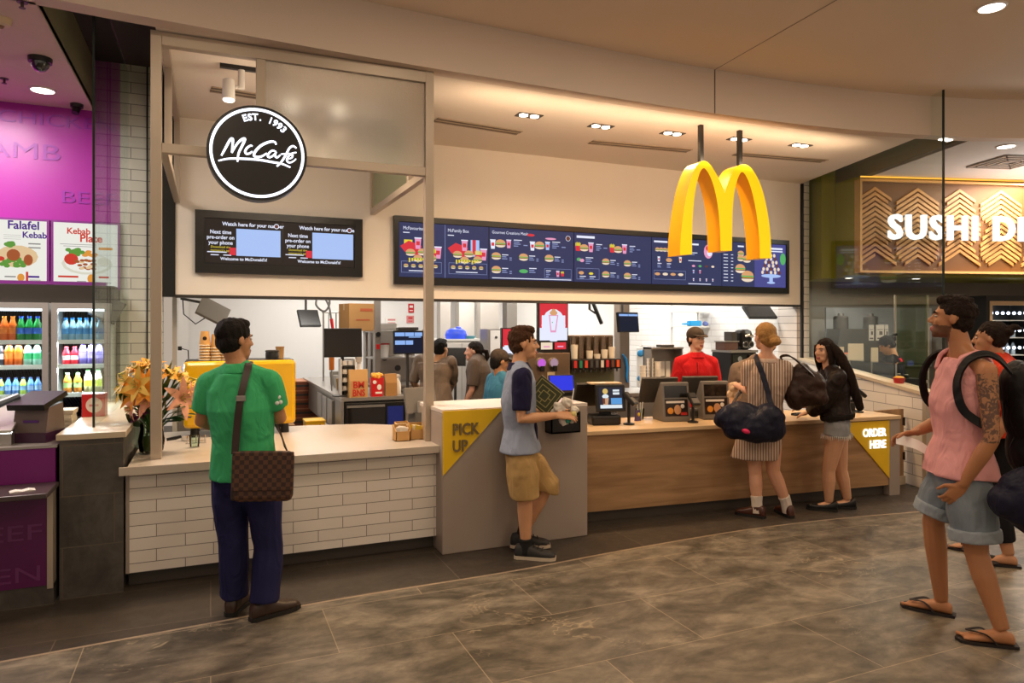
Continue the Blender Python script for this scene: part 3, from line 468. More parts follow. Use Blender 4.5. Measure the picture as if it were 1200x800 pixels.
for i in range(5):
    w = ex[i + 1] - ex[i] - .012; o = P(lambda m: m.box(0, w, -.008, 0, 0, hh), 'screen', scr_bg, t); o.location = (ex[i] - x0 + .006, -.032, zb); s = Scr(); s.y = -.0085; hw = w / 2
    if i == 0:
        s.rect(hw - .002, hw + .002, .0, hh, 1)
        s.txt('McFavourites Box', .04, hh - .075, .05, 0, sx=.85); s.lines(.04, hh - .11, .07, 1, 0); s.txt('McFamily Box', hw + .03, hh - .075, .05, 0, sx=.85); s.lines(hw + .03, hh - .115, .07, 1, 0)
        s.rect(.05, .14, hh - .23, hh - .18, 3)
        for ox, k in ((0, 0), (hw + .02, 1)):
            s.rect(ox + .27, ox + .37, .24, hh - .15, 2); s.rect(ox + .29, ox + .33, .26, hh - .15, 0 if k == 0 else 4); s.poly([(ox + .01, .32), (ox + .1, .38), (ox + .24, .33), (ox + .2, .22), (ox + .06, .26)], 4)
            s.cup(ox + .2, .36, .07); s.cup(ox + .42, .27, .075); s.fries(ox + .36, .24, .08)
            for bx, bz in ((.12, .25), (.25, .26), (.35, .2), (.2, .19)): s.burger(ox + bx, bz, .1)
            for q in range(9): s.rect(ox + .1 + q * .03, ox + .118 + q * .03, .155 + (q % 3) * .012, .2, 3)
            s.frame(ox + .02, ox + hw - .04, .045, .165, 1); [s.burger(ox + .07 + q * .08, .115, .05) for q in range(5)]; s.lines(ox + .1, .062, .25, 1)
    elif i == 1:
        s.txt('Gourmet Creations Meals', .03, hh - .065, .046, 0, sx=.9); s.oval(w - .07, hh - .075, .032, .032, 0); s.oval(w - .07, hh - .075, .027, .027, 6); s.oval(.5, hh - .06, .05, .015, 4); s.oval(.75, hh - .09, .07, .012, 8)
        for ox in (.1, .58): s.cup(ox - .06, .39, .06, 0); s.burger(ox + .03, .39, .12); s.cup(ox + .13, .4, .055, 8 if ox < .3 else 2); s.lines(ox + .19, .44, .1, 4); s.rect(ox + .31, ox + .36, .385, .395, 1)
        for ox in (.08, .41, .73): s.item(ox, .25, .11)
        s.item(.08, .1, .11); s.oval(.41, .1, .055, .022, 7); s.lines(.48, .13, .09, 3); s.frame(.67, w - .03, .03, .14, 1); s.cup(.84, .085, .04); s.fries(.9, .08, .04); s.lines(.69, .11, .06, 4); s.lines(.03, .012, w - .06, 1)
    elif i == 2:
        s.lines(.03, hh - .06, .24, 1, 0, h=.028)
        for ox in (.09, .55): s.fries(ox - .04, .40, .07); s.burger(ox + .04, .39, .11); s.cup(ox + .13, .41, .065); s.lines(ox + .2, .44, .08, 4); s.rect(ox + .3, ox + .35, .40, .41, 1)
        s.oval(.06, .26, .03, .02, 7); s.oval(.1, .25, .03, .02, 8); s.lines(.15, .28, .1, 4); s.item(.42, .24, .1); s.item(.72, .23, .1); s.item(.42, .09, .1); s.item(.72, .08, .1); s.frame(.03, .33, .03, .16, 1); s.oval(.09, .105, .035, .02, 5); s.oval(.22, .1, .03, .015, 3); s.lines(.07, .06, .08, 2); s.lines(.2, .06, .08, 2)
    elif i == 3:
        s.lines(.03, hh - .06, .2, 1, 0, h=.022); s.lines(.54, hh - .07, .16, 1, 0, h=.022)
        for q in range(5): s.burger(.08 + q * .055, .42, .065)
        s.cup(.1, .31, .035, 0); s.oval(.25, .3, .045, .025, 5); s.cup(.42, .31, .04, 9); s.lines(.08, .25, .06, 3); s.lines(.22, .25, .06, 3); s.frame(.03, .5, .06, .17, 1)
        for q in range(4): s.oval(.08 + q * .115, .125, .04, .018, 9 if q % 2 else 5)
        s.oval(.85, .43, .07, .09, 8); s.oval(.87, .41, .04, .04, 0); s.oval(.84, .47, .03, .03, 4); s.lines(.54, .40, .14, 2); s.lines(.54, .30, .2, 1, 0)
        for q in range(4): s.oval(.62 + q * .1, .24, .025, .014, (8, 7, 6, 9)[q]); s.cup(.62 + q * .1, .07, .02, 0)
        for q in range(2): s.cup(.62 + q * .1, .17, .025, 2 if q == 0 else 8)
        s.lines(.54, .012, .35, 1)
    else:
        s.rect(w * .5, w, 0, hh, 10); s.lines(.03, hh - .06, .12, 1, 0, h=.02); s.lines(.25, hh - .06, .1, 1, 0, h=.02)
        for q in range(9): s.lines(.02, .40 - q * .042, .07, 1); s.lines(.14, .40 - q * .042, .035, 1)
        for bx, bz, bw in ((.3, .42, .1), (.3, .36, .11), (.40, .35, .13), (.29, .22, .16), (.41, .12, .2)): s.burger(bx, bz, bw)
        q0 = w * .76; s.rect(q0 - .01, q0 + .2, hh - .07, hh - .045, 0); s.rect(q0 - .01, q0 + .2, hh - .1, hh - .085, 0); s.oval(w - .05, .38, .05, .08, 7); s.oval(q0 - .2, .3, .04, .1, 10)
        for k in range(6):
            ww = .055 + .018 * k
            for j in range(2 + k // 2 + 1): s.oval(q0 - ww + j * 2 * ww / (2 + k // 2), .42 - k * .045, .022, .024, 9 if (j + k) % 3 else 6)
        s.oval(q0, .15, .17, .025, 2); s.rect(q0 - .03, q0 + .03, .06, .14, 2); s.oval(q0, .06, .07, .015, 2)
    g = s.m.build('menu_graphics', SM, o)
x0, x1 = onY(228.5, 300, 7.15).x, onY(425, 300, 7.15).x; ZB, ZT = onY(300, 322, 7.15).z - .02, onY(300, 249, 7.15).z
ZB = onY(228, 319, 7.15).z; ZT = onY(228, 245, 7.15).z
t = thing('order_number_board', 'black twin order number display beneath the round café sign', 'screen', (x0, 7.2, ZB)); Wd = x1 - x0; Ht = ZT - ZB
P(lambda m: (m.box(0, Wd, -.05, 0, 0, .09), m.box(0, Wd, -.05, 0, Ht - .07, Ht), m.box(0, .08, -.05, 0, .09, Ht - .07), m.box(Wd - .08, Wd, -.05, 0, .09, Ht - .07), m.box(.08, Wd - .08, -.03, 0, .09, Ht - .07)), 'frame', mat('screen_frame_black', '', 0), t)
sw_ = (Wd - .16) / 2 - .012; hh = Ht - .17
for i in range(2):
    o = P(lambda m: m.box(0, sw_, -.008, 0, 0, hh), 'screen', scr_brown, t); o.location = (.084 + i * (sw_ + .016), -.032, .095); s = Scr(); s.y = -.0085
    s.rect(sw_ * .40, sw_ * .985, .075, hh - .085, 2); s.txt('Watch here for your number', sw_ * .22, hh - .06, .049, 0, sx=.95, bold=.0012); s.oval(sw_ * .93, hh - .045, .025, .025, 0); s.oval(sw_ * .93, hh - .045, .018, .018, 6)
    for q, l in enumerate(('Next time', 'pre-order on', 'your phone')): s.txt(l, sw_ * .2, hh - .14 - q * .05, .05, 0, 'CENTER', .9, .001)
    for q, l in enumerate(('Download the', "mymacca's app")): s.txt(l, sw_ * .2, hh - .275 - q * .032, .03, 3, 'CENTER')
    s.lines(.05, hh - .345, .07, 1); s.lines(.16, hh - .345, .07, 1); s.rect(sw_ * .31, sw_ * .395, .08, .15, 4); s.lines(.02, .1, .17, 1); s.txt("Welcome to McDonald's!", sw_ * .5, .03, .04, 0, 'CENTER', 1, .001)
    s.m.build('screen_graphics', SM, o)
# --- ceiling fittings over the counters
for n, (x, y) in enumerate(((2.695, 5.86), (3.48, 5.90), (4.27, 5.83), (5.04, 5.74), (5.81, 5.67))):
    lab = ('nearest the café frame', 'second from the café frame', 'left of the arches rods', 'behind the arches rods', 'nearest the sushi shop')[n]
    t = thing('twin_downlight', f'twin recessed ceiling spotlight in a dark square tray, {lab}', 'ceiling light', (x, y, 3.6), 0, 'twin spotlights over the order counter')
    def tray(m): m.box(-.12, .12, -.06, -.052, -.008, .0); m.box(-.12, .12, .052, .06, -.008, 0); m.box(-.12, -.112, -.052, .052, -.008, 0); m.box(.112, .12, -.052, .052, -.008, 0); m.box(-.112, .112, -.052, .052, -.002, -.0005)
    P(tray, 'tray', mat('spot_tray', '4a3c30', .5), t)
    for dx in (-.055, .055): P(lambda m: m.lathe([(.04, -.012), (.04, -.002)], (dx, 0, 0), 16), 'lamp_lens', emis('warm_lens', 'fff0d8', 7), t)
def vent(x0p, y0p, x1p, y1p, lab, w=.12):
    a, b = onZ(x0p, y0p, 3.598), onZ(x1p, y1p, 3.598); t = thing('slot_vent', lab, 'air vent', (a + b) / 2, math.atan2(b.y - a.y, b.x - a.x), 'slot vents in the shop ceiling'); h = (b - a).length / 2
    P(lambda m: (m.box(-h, h, -w / 2, w / 2, -.004, -.001)), 'slot', mat('vent_dark', '5a4c3e', .6), t)
    P(lambda m: (m.box(-h, h, -w / 2 - .012, -w / 2, -.008, 0), m.box(-h, h, w / 2, w / 2 + .012, -.008, 0), m.box(-h, h, -.012, .012, -.008, 0)), 'frame', mat('vent_frame', 'b09c86', .5), t)
vent(510, 140, 609, 155.5, 'long slot vent in the shop ceiling right of the café frame'); vent(692, 166, 808, 176.5, 'long slot vent in the shop ceiling left of the arches'); vent(862, 180, 966, 188.5, 'long slot vent in the shop ceiling right of the arches'); vent(247, 104, 330, 117, 'slot vent in the ceiling behind the café sign')
t = thing('track_light', 'white can spotlight on a black ceiling track inside the café frame', 'ceiling light', onZ(278, 77, 3.6))
P(lambda m: m.box(-.12, .35, -.018, .018, -.03, 0), 'track', blackp, t); P(lambda m: (m.cyl((.03, 0, -.03), (.03, 0, -.17), .024), m.cyl((.03, 0, -.15), (-.05, 0, -.17), .012)), 'arm', whitep, t); P(lambda m: m.cyl((-.06, -.01, -.12), (-.06, -.025, -.27), .042, .046, 18), 'lamp_shade', whitep, t); P(lambda m: m.cyl((-.06, -.0255, -.2705), (-.06, -.026, -.276), .038), 'lamp_lens', emis('warm_lens', '', 0), t)
for n, (px, py) in enumerate(((342, 121), (397, 127))):
    p = onZ(px, py, 3.38); t = thing('track_light', ('white can spotlight behind the frosted pane, left one', 'white can spotlight behind the frosted pane, right one')[n], 'ceiling light', (p.x, p.y, 3.6), 0, 'spotlights behind the frosted pane')
    P(lambda m: m.cyl((0, 0, 0), (0, 0, -.12), .014), 'arm', whitep, t); P(lambda m: m.cyl((0, 0, -.1), (0, 0, -.24), .042, .046, 18), 'lamp_shade', whitep, t); P(lambda m: m.cyl((0, 0, -.241), (0, 0, -.247), .04), 'lamp_lens', emis('bright_lens', 'fff2dd', 140), t)
def downlight(loc, r, lab, es=6, grp='round ceiling downlights'):
    t = thing('downlight', lab, 'ceiling light', loc, 0, grp); P(lambda m: m.lathe([(r, -.012), (r * 1.15, -.008), (r * 1.18, 0)], n=28, caps=False), 'trim_ring', mat('downlight_ring', 'd8d0c8', .4), t); P(lambda m: m.lathe([(r * .97, -.01), (r * .97, -.001)], n=28), 'lens', emis(f'lens_{es}', 'fff4e6', es), t)
downlight(onZ(1162, 8, 4.0), .085, 'round downlight in the mall ceiling, top right'); downlight(onZ(1179, 171, 3.6), .085, 'round downlight in the ceiling in front of the sushi sign'); downlight(onZ(50, 105, 3.6), .085, 'round downlight in the kebab shop ceiling')
t = thing('light_panel', 'small square white light in the ceiling slot beside the sushi glass', 'ceiling light', onZ(1108, 161, 3.62)); P(lambda m: m.box(-.07, .07, -.03, .03, -.03, 0), 'diffuser', emis('lens_6', '', 0), t)
# ================================================================== kebab shop on the left
post_white = emis('poster_white', 'f0efe6', .95); PM = [post_white, emis('poster_violet', '4a1f8a', .9), emis('poster_red', 'd23a2a', .9), emis('poster_green', '5f9a3a', .9), emis('poster_brown', 'a8562a', .9), emis('poster_orange', 'e69a3c', .9), emis('poster_grey', '8f8c88', .9), emis('poster_plate', 'dcd8c6', .95), emis('poster_cream', 'e8c89a', .9)]
class Pos(Scr): pass
def poster(label, px0, px1, y0, y1, kind):
    a, b = onY(px0, y0, 7.28), onY(px1, y1, 7.28); x0, x1 = a.x, b.x; zt = onY((px0 + px1) / 2, y0, 7.28).z; zb = onY((px0 + px1) / 2, y1, 7.28).z; w, h = x1 - x0, zt - zb
    t = thing('menu_poster', label, 'poster', (x0, 7.3, zb), 0, 'kebab shop light box posters'); P(lambda m: (m.box(-.02, w + .02, -.03, 0, -.02, h + .02)), 'frame', mat('purple_trim', '', 0), t); s = Scr(); s.y = -.0305; s.rect(0, w, 0, h, 0)
    rnd = random.Random(3)
    if kind == 0:
        s.txt('Falafel', w * .36, h * .87, .1, 1, 'LEFT', .95, .0025); s.txt('Kebab', w * .60, h * .74, .075, 1, 'LEFT', .95, .002)
        for q in range(3): s.rect(w * .3, w * .58, h * (.77 - q * .03), h * (.774 - q * .03), 6)
        for q in range(2): s.rect(w * .7, w * .9, h * (.64 - q * .06), h * (.66 - q * .06), 6)
        s.oval(w * .52, h * .45, w * .34, h * .17, 8)
        for q in range(22): s.oval(w * (.22 + .45 * rnd.random()), h * (.3 + .12 * rnd.random()), w * .05, h * .03, 3)
        for q in range(8): s.oval(w * (.3 + .16 * rnd.random()), h * (.6 + .05 * rnd.random()), w * .05, h * .03, 3)
        s.oval(w * .46, h * .47, w * .11, h * .09, 4); s.oval(w * .70, h * .40, w * .075, h * .085, 4); s.oval(w * .25, h * .41, w * .07, h * .035, 2)
        s.rect(w * .66, w * .7, h * .04, h * .22, 2); s.oval(w * .58, h * .13, w * .06, h * .06, 5); s.rect(w * .7, w * .88, h * .13, h * .16, 1)
        for q in range(2): s.rect(w * .32, w * .5, h * (.13 - .08 * q), h * (.15 - .08 * q), 6); s.rect(w * .72, w * .9, h * (.09 - .05 * q), h * (.10 - .05 * q), 6)
    else:
        s.txt('Kebab', w * .2, h * .83, .075, 2, 'LEFT', .95, .002); s.txt('Plate', w * .40, h * .71, .095, 2, 'LEFT', .95, .0025); s.rect(w * .1, w * .66, h * .66, h * .668, 6); s.rect(w * .15, w * .66, h * .63, h * .638, 6); s.rect(w * .7, w * .92, h * .59, h * .63, 5)
        s.oval(w * .52, h * .36, w * .40, h * .17, 7); s.oval(w * .52, h * .37, w * .35, h * .145, 0)
        for q in range(16): s.oval(w * (.22 + .22 * rnd.random()), h * (.5 + .09 * rnd.random()), w * .045, h * .03, 3)
        for q in range(8): s.oval(w * (.46 + .18 * rnd.random()), h * (.48 + .08 * rnd.random()), w * .05, h * .025, 5)
        s.oval(w * .27, h * .43, w * .11, h * .09, 2)
        for q in range(26): s.oval(w * (.34 + .32 * rnd.random()), h * (.28 + .14 * rnd.random()), w * .04, h * .02, 4 if q % 3 else 8)
        s.oval(w * .78, h * .4, w * .1, h * .07, 7); s.rect(w * .07, w * .38, h * .14, h * .17, 2); s.rect(w * .7, w * .86, h * .14, h * .17, 2); s.oval(w * .58, h * .13, w * .06, h * .07, 5); s.rect(w * .36, w * .5, h * .08, h * .09, 6); s.rect(w * .68, w * .9, h * .06, h * .07, 6)
    s.m.build('print', PM, t)
poster('white light box poster reading Falafel Kebab, left one', -18, 55, 258, 335, 0); poster('white light box poster reading Kebab Plate, seen partly through the glass', 63, 138, 262, 336, 1)
struct(P(lambda m: m.box(-5, -.78, 7.05, 7.34, 1.86, 2.01), 'trim_15', mat('kebab_dark_panel', '2a241c', .5)), 'dark band above the drinks fridges')
fr_alu = mat('fridge_aluminium', 'b9b6b2', .35, .5); fr_in = mat('fridge_white', 'f0f4f4', .4); fglass = glassmat('fridge_glass', (.95, .98, .98), 0, .5)
def fridge(x0, x1, lab):
    w = x1 - x0; t = thing('drinks_fridge', lab, 'fridge', (x0, 6.95, 0), 0, 'drinks fridges of the kebab shop'); Ht = 1.855
    P(lambda m: (m.box(0, w, .40, .43, 0, Ht), m.box(0, .02, .04, .4, 0, Ht), m.box(w - .02, w, .04, .4, 0, Ht), m.box(.02, w - .02, .04, .4, Ht - .02, Ht), m.box(.02, w - .02, .04, .4, 0, .2)), 'cabinet', fr_in, t)
    d = P(lambda m: (m.box(0, .045, 0, .035, .1, Ht), m.box(w - .045, w, 0, .035, .1, Ht), m.box(.045, w - .045, 0, .035, Ht - .05, Ht), m.box(.045, w - .045, 0, .035, .1, .16)), 'door_frame', fr_alu, t)
    P(lambda m: m.box(.045, w - .045, .014, .02, .16, Ht - .05), 'door_glass', fglass, d)
    for z in (.60, .845, 1.075, 1.32, 1.53): P(lambda m: (m.box(.022, w - .022, .07, .395, z - .012, z), m.box(.022, w - .022, .06, .07, z - .025, z + .012)), 'shelf', mat('fridge_shelf', 'e8efe6', .3), t)
    P(lambda m: m.box(.03, w - .03, .05, .075, Ht - .07, Ht - .03), 'light_tube', emis('fridge_light', 'eaf6ff', 4), t)
    for z in (1.80, 1.50, 1.28): lamp('AREA', (x0 + w / 2, 7.02, z), 9, (.92, .97, 1), w * .8, .08, (math.radians(-25), 0, 0))
    return t
FX = [(-1.91, -1.255), (-1.235, -.80)]
fridge(*FX[0], 'glass door drinks fridge at the left edge with orange and green bottles'); fridge(*FX[1], 'glass door drinks fridge beside the glass partition with blue bottles')
BT = {}
def bottle_kind(key, h, r, liquid, cap, lab):
    def mk(loc, label, group):
        t = thing('drink_bottle', label, 'bottle', loc, 0, group)
        P(lambda m: m.lathe([(r * .8, 0), (r, h * .04), (r, h * .30), (r * .90, h * .42), (r, h * .55), (r * .95, h * .66), (r * .42, h * .88), (r * .40, h * .92)], n=12), 'body', mat('liquid_' + liquid, liquid, .12, coat=.5), t)
        P(lambda m: m.lathe([(r * .47, h * .92), (r * .47, h)], n=10), 'cap', mat('cap_' + cap, cap, .4), t); P(lambda m: m.lathe([(r * 1.02, h * .30), (r * .94, h * .42), (r * 1.02, h * .54)], n=12, caps=False), 'label_band', mat('band_' + lab, lab, .5), t); return t
    BT[key] = [mk, None]
for k in (('clear', .21, .033, 'cfd8d0', 'e8e8e8', '3b59a8'), ('lemon', .21, .033, 'd6d9a6', '3a8f3a', 'c9d94a'), ('orange', .21, .034, 'd8641c', 'e8862a', 'e07a28'), ('green', .21, .034, '128a3c', '1f4fc0', '2f6fd0'), ('dark', .20, .033, '3b3f46', 'd8d8d8', 'c8c8cc'), ('aqua', .20, .033, '9fd8c4', 'e6efe8', '2aa060'), ('blue', .20, .032, '8cc0dc', '1e78c8', '4a9ad8'), ('red', .16, .033, 'c02030', 'c02030', 'e8e0e0'), ('violet', .20, .033, '7a70c8', '4a3aa0', '9a90e0'), ('sport_blue', .15, .026, '4a7ab8', '1c2a4a', '88b0d8'), ('sport_lime', .15, .026, 'a8c850', '1c2a4a', '70a0c8'), ('juice', .16, .032, 'f0c020', 'f6e8b0', 'f6d860'), ('tea', .18, .032, 'd88a30', '88c070', 'a8d080')): bottle_kind(*k)
NICE = dict(clear='clear water', lemon='pale lemon drink', orange='orange soft drink', green='green lemonade', dark='dark cola', aqua='pale green drink', blue='pale blue water', red='red drink', violet='violet drink', sport_blue='small blue sports drink', sport_lime='small lime sports drink', juice='yellow juice', tea='amber iced tea')
ROWN = {1.53: 'top', 1.32: 'second', 1.075: 'third', .845: 'fourth'}
ORD = ['first', 'second', 'third', 'fourth', 'fifth', 'sixth', 'seventh', 'eighth', 'ninth', 'tenth', 'eleventh']
def row(f, z, kinds):
    x0, x1 = FX[f]; n = len(kinds); fn = ('left', 'right')[f]; cnt = {}; tot = {k: kinds.count(k) for k in kinds}
    for i, k in enumerate(kinds):
        x = x0 + .065 + (x1 - x0 - .13) * (i + .5) / n; mk, first = BT[k]; cnt[k] = cnt.get(k, 0) + 1
        pos = f'{ORD[cnt[k] - 1]} of {tot[k]}' if tot[k] > 1 else 'the only one'
        lab = f'{NICE[k]} bottle on the {ROWN[z]} shelf of the {fn} fridge, {pos}'; g = f'bottles in the {fn} drinks fridge'
        if first is None: BT[k][1] = mk((x, 7.05, z), lab, g)
        else: dup(first, (x, 7.05, z), 0, lab, g)
row(0, 1.53, ['lemon', 'clear', 'lemon', 'clear', 'orange', 'orange', 'green', 'green', 'green']); row(0, 1.32, ['lemon', 'clear', 'dark', 'dark', 'orange', 'orange', 'aqua', 'aqua']); row(0, 1.075, ['sport_blue', 'sport_lime', 'sport_blue', 'sport_blue', 'sport_lime', 'sport_blue', 'sport_blue', 'sport_lime', 'sport_blue', 'sport_blue']); row(0, .845, ['juice', 'juice', 'clear', 'juice', 'juice'])
row(1, 1.53, ['blue'] * 6); row(1, 1.32, ['red', 'red', 'violet', 'violet', 'violet']); row(1, 1.075, ['tea', 'tea', 'lemon', 'lemon'])
# kebab counter
t = thing('kebab_counter', 'purple kebab shop counter with a dark ledge at the left edge', 'counter', (-.86, 4.9, 0))
kp = mat('deep_purple_laminate', '75126e', .35, var=(1, .05)); kd = mat('dark_plum_laminate', '3c1a36', .4)
P(lambda m: m.box(-2.2, 0, .06, .10, .72, .93), 'upper_panel', kp, t); P(lambda m: m.box(-2.2, 0, .1, .8, .12, .925), 'carcass', kd, t); P(lambda m: m.box(-2.2, .01, .055, .82, .925, .94), 'worktop', mat('pale_edge_top', 'a9a4a2', .3, .4), t); P(lambda m: m.box(-2.2, .02, -.28, .06, .69, .72, .006), 'ledge', mat('dark_ledge', '4a3f40', .3), t)
lp = P(lambda m: m.box(-2.2, -.03, 0, .1, .12, .69), 'lower_panel', mat('plum_panel', '5a1050', .35), t); P(lambda m: m.box(-.03, 0, -.005, .1, .1, .69), 'edge_trim', alu, t); P(lambda m: m.box(-2.2, 0, .01, .8, 0, .12), 'plinth', stone, t)
for s_, z_ in (('BEEF', .40), ('CHICKEN', .155)):
    def kbt(m): m.M = Matrix.Translation((-.05, -.001, z_)); m.text(s_, .13, .002, 0, 'RIGHT', 1.5)
    P(kbt, 'lettering', mat('muted_purple_letters', '6e2f66', .5), lp)
t = thing('receipt', 'crumpled white receipt on the purple counter ledge', 'paper', (-.98, 4.74, .72), .3); P(lambda m: m.add([(-.06 + i * .03, y, .002 + .006 * (i % 2) + .003 * (y > 0)) for i in range(5) for y in (-.025, .025)] + [(-.06 + i * .03, y, .0005) for i in range(5) for y in (-.025, .025)], [(2 * i, 2 * i + 1, 2 * i + 3, 2 * i + 2) for i in range(4)] + [(10 + 2 * i, 12 + 2 * i, 13 + 2 * i, 11 + 2 * i) for i in range(4)] + [(0, 2, 12, 10), (2, 4, 14, 12), (4, 6, 16, 14), (6, 8, 18, 16), (1, 11, 13, 3), (3, 13, 15, 5), (5, 15, 17, 7), (7, 17, 19, 9), (0, 10, 11, 1), (8, 9, 19, 18)]), 'sheet', paper, t)
t = thing('glass_hood', 'grey steel counter tray with sloping glass lid at the left edge', 'food cover', (-1.1, 5.05, .94)); P(lambda m: m.box(-.5, 0, 0, .42, 0, .07), 'tray', steel, t); P(lambda m: m.prism([(.0, .075), (.42, .2), (.42, .215), (0, .09)], -.5, 0, 'x'), 'lid', mat('frosty_acrylic', 'bfc0b8', .2, var=(3, .05)), t); P(lambda m: m.prism([(.02, .07), (.42, .07), (.42, .2)], -.498, -.49, 'x'), 'side', mat('frosty_acrylic', '', 0), t)
t = thing('kebab_till', 'dark touchscreen till with scanner arm on the kebab counter', 'till', (-1.0, 5.22, .94), math.radians(-20))
P(lambda m: m.box(-.1, .12, -.12, .12, 0, .06), 'base', kd, t); P(lambda m: m.prism([(-.1, .06), (-.07, .21), (.08, .23), (.1, .06)], -.09, .11, 'x'), 'body', mat('taupe_till', '6e5f5a', .35), t)
P(lambda m: (m.prism([(-.13, .20), (-.14, .235), (.10, .30), (.12, .27)], -.1, .12, 'x')), 'display', blackp, t); P(lambda m: m.tube([(-.1, -.02, .28), (-.16, -.1, .24), (-.24, -.2, .17)], [.02, .024, .012], 8), 'scanner', mat('blue_grey_plastic', '5b6470', .3), t)
P(lambda m: (m.oval if 0 else m.box)(-.03, .06, -.093, -.088, .12, .135), 'sticker', mat('purple_sticker', '5a2a80', .5), t)
t = thing('paper_stack', 'pile of cream wrapping papers beside the red box', 'paper', (-1.05, 6.2, .925))
t.location = (-.95, 5.66, .94)
def pst(m):
    rr = random.Random(2)
    for i in range(9): dx, dy = rr.uniform(-.012, .012), rr.uniform(-.012, .012); m.box(-.1 + dx, .08 + dx, -.1 + dy, .1 + dy, i * .016, i * .016 + .015)
P(pst, 'sheets', mat('cream_paper', 'd9cdb6', .7), t)
t = thing('red_box', 'glossy red box with a white oval on the stone pier cap', 'box', (-.775, 5.92, 1.0)); P(lambda m: m.box(-.078, .068, -.07, .07, 0, .165, .004), 'body', redp, t); P(lambda m: m.prism([(-.078, -.07), (.068, -.07), (.068, .07), (-.078, .07)], .165, .166), 'lid', redp, t)
P(lambda m: m.prism([(.052 * math.cos(a * math.pi / 12), .085 + .055 * math.sin(a * math.pi / 12)) for a in range(24)], -.0745, -.0705, 'y'), 'oval_badge', mat('cream_badge', 'f0e2d8', .5), t)
def bdg(m): m.M = Matrix.Translation((0, -.0748, .075)); m.box(-.03, .03, -.001, 0, 0, .016)
P(bdg, 'badge_mark', mat('pink_print', 'd88a8a', .5), t)
# ceiling bits of the kebab shop
t = thing('dome_camera', 'black dome security camera on the kebab shop ceiling', 'camera', onZ(47, 68, 3.6)); P(lambda m: m.lathe([(.075, -.035), (.078, 0)], n=20), 'base', blackp, t); P(lambda m: m.lathe([(.01, -.10), (.035, -.09), (.055, -.065), (.06, -.035)], n=20), 'dome', mat('smoked_dome', '1c1c1e', .1, coat=1), t)
t = thing('ceiling_camera', 'small black ceiling camera near the purple wall', 'camera', onZ(90, 122, 3.6)); P(lambda m: m.lathe([(.05, -.03), (.052, 0)], n=16), 'base', blackp, t); P(lambda m: m.cyl((0, 0, -.03), (-.01, -.02, -.085), .034, .03), 'body', blackp, t)
t = thing('smoke_detector', 'cream smoke detector at the top left corner of the ceiling', 'smoke detector', onZ(1, 22, 3.6)); P(lambda m: m.lathe([(.03, -.045), (.05, -.04), (.06, -.015), (.062, 0)], n=20), 'body', mat('cream_plastic', 'd8c0a0', .5), t); P(lambda m: m.lathe([(.012, -.06), (.02, -.045)], n=12), 'sensor', mat('brown_plastic', '8a6a4a', .5), t)
for n, (px, py) in enumerate(((5, 92), (26, 2))):
    t = thing('sprinkler', ('small dark sprinkler head beside the kebab ceiling light', 'small dark sprinkler head at the top left of the ceiling')[n], 'sprinkler', onZ(px, py, 3.6)); P(lambda m: (m.lathe([(.03, -.006), (.03, 0)], n=14), m.cyl((0, 0, 0), (0, 0, -.035), .009), m.lathe([(.018, -.04), (.018, -.036)], n=12)), 'head', mat('sprinkler_metal', '4a4038', .4, .5), t)
t = thing('tilted_monitor', 'tilted grey monitor on a wall arm behind the left glass', 'monitor', (-.815, 7.05, 1.80), 0); P(lambda m: (m.M.__init__() if 0 else None, m.tube([(.02, .2, .16), (0, .08, .12), (0, .03, .02)], .012, 6)), 'arm', blackp, t)
sc_ = P(lambda m: m.box(-.13, .09, -.015, .015, -.11, .11, .004), 'panel', dgrey, t); sc_.rotation_euler = (math.radians(-28), math.radians(25), 0)
# ================================================================== things on the coffee counter
vglass = glassmat('vase_glass', (.90, .97, .93), 0, 1.0); leafm = mat('leaf_green', '3f6a22', .45, var=(10, .25)); leafd = mat('leaf_dark', '24481a', .45, var=(10, .25)); lil_o = mat('lily_orange', 'f0a030', .5, var=(12, .2)); lil_y = mat('lily_yellow', 'efc45a', .5, var=(12, .2)); lil_p = mat('lily_pink', 'f0a88a', .5, var=(12, .25)); budm = mat('lily_bud', 'a8a03a', .5, var=(12, .2)); purf = mat('purple_bloom', '5a1446', .6, var=(14, .3))
VX, VY = -.375, 5.42
t = thing('flower_vase', 'round clear glass vase of lilies behind the left frame post', 'vase', (VX, VY, .78))
P(lambda m: m.lathe([(.05, 0), (.075, .02), (.085, .09), (.07, .17), (.075, .21), (.071, .21), (.066, .17), (.08, .09), (.07, .024), (.0, .02)], n=24, caps=False), 'vase_body', vglass, t); P(lambda m: m.lathe([(.068, .026), (.077, .09), (.07, .13)], n=20), 'water', mat('vase_water', '5d6a2a', .1), t)
def petal(m, L, w, tilt, az, curl, n=6):
    R = Matrix.Rotation(az, 4, 'Z') @ Matrix.Rotation(-tilt, 4, 'Y'); vs = []
    for i in range(n + 1):
        u = i / n; wd = w * math.sin(math.pi * (.08 + .9 * u)) ** .8; x = L * u; z = -curl * L * u * u
        for k in (-1, 0, 1): vs.append(R @ Vector((x, k * wd, z - abs(k) * -.12 * wd)))
    fs = [(i * 3 + k, i * 3 + k + 1, i * 3 + k + 4, i * 3 + k + 3) for i in range(n) for k in (0, 1)]; m.add(vs, fs, True)
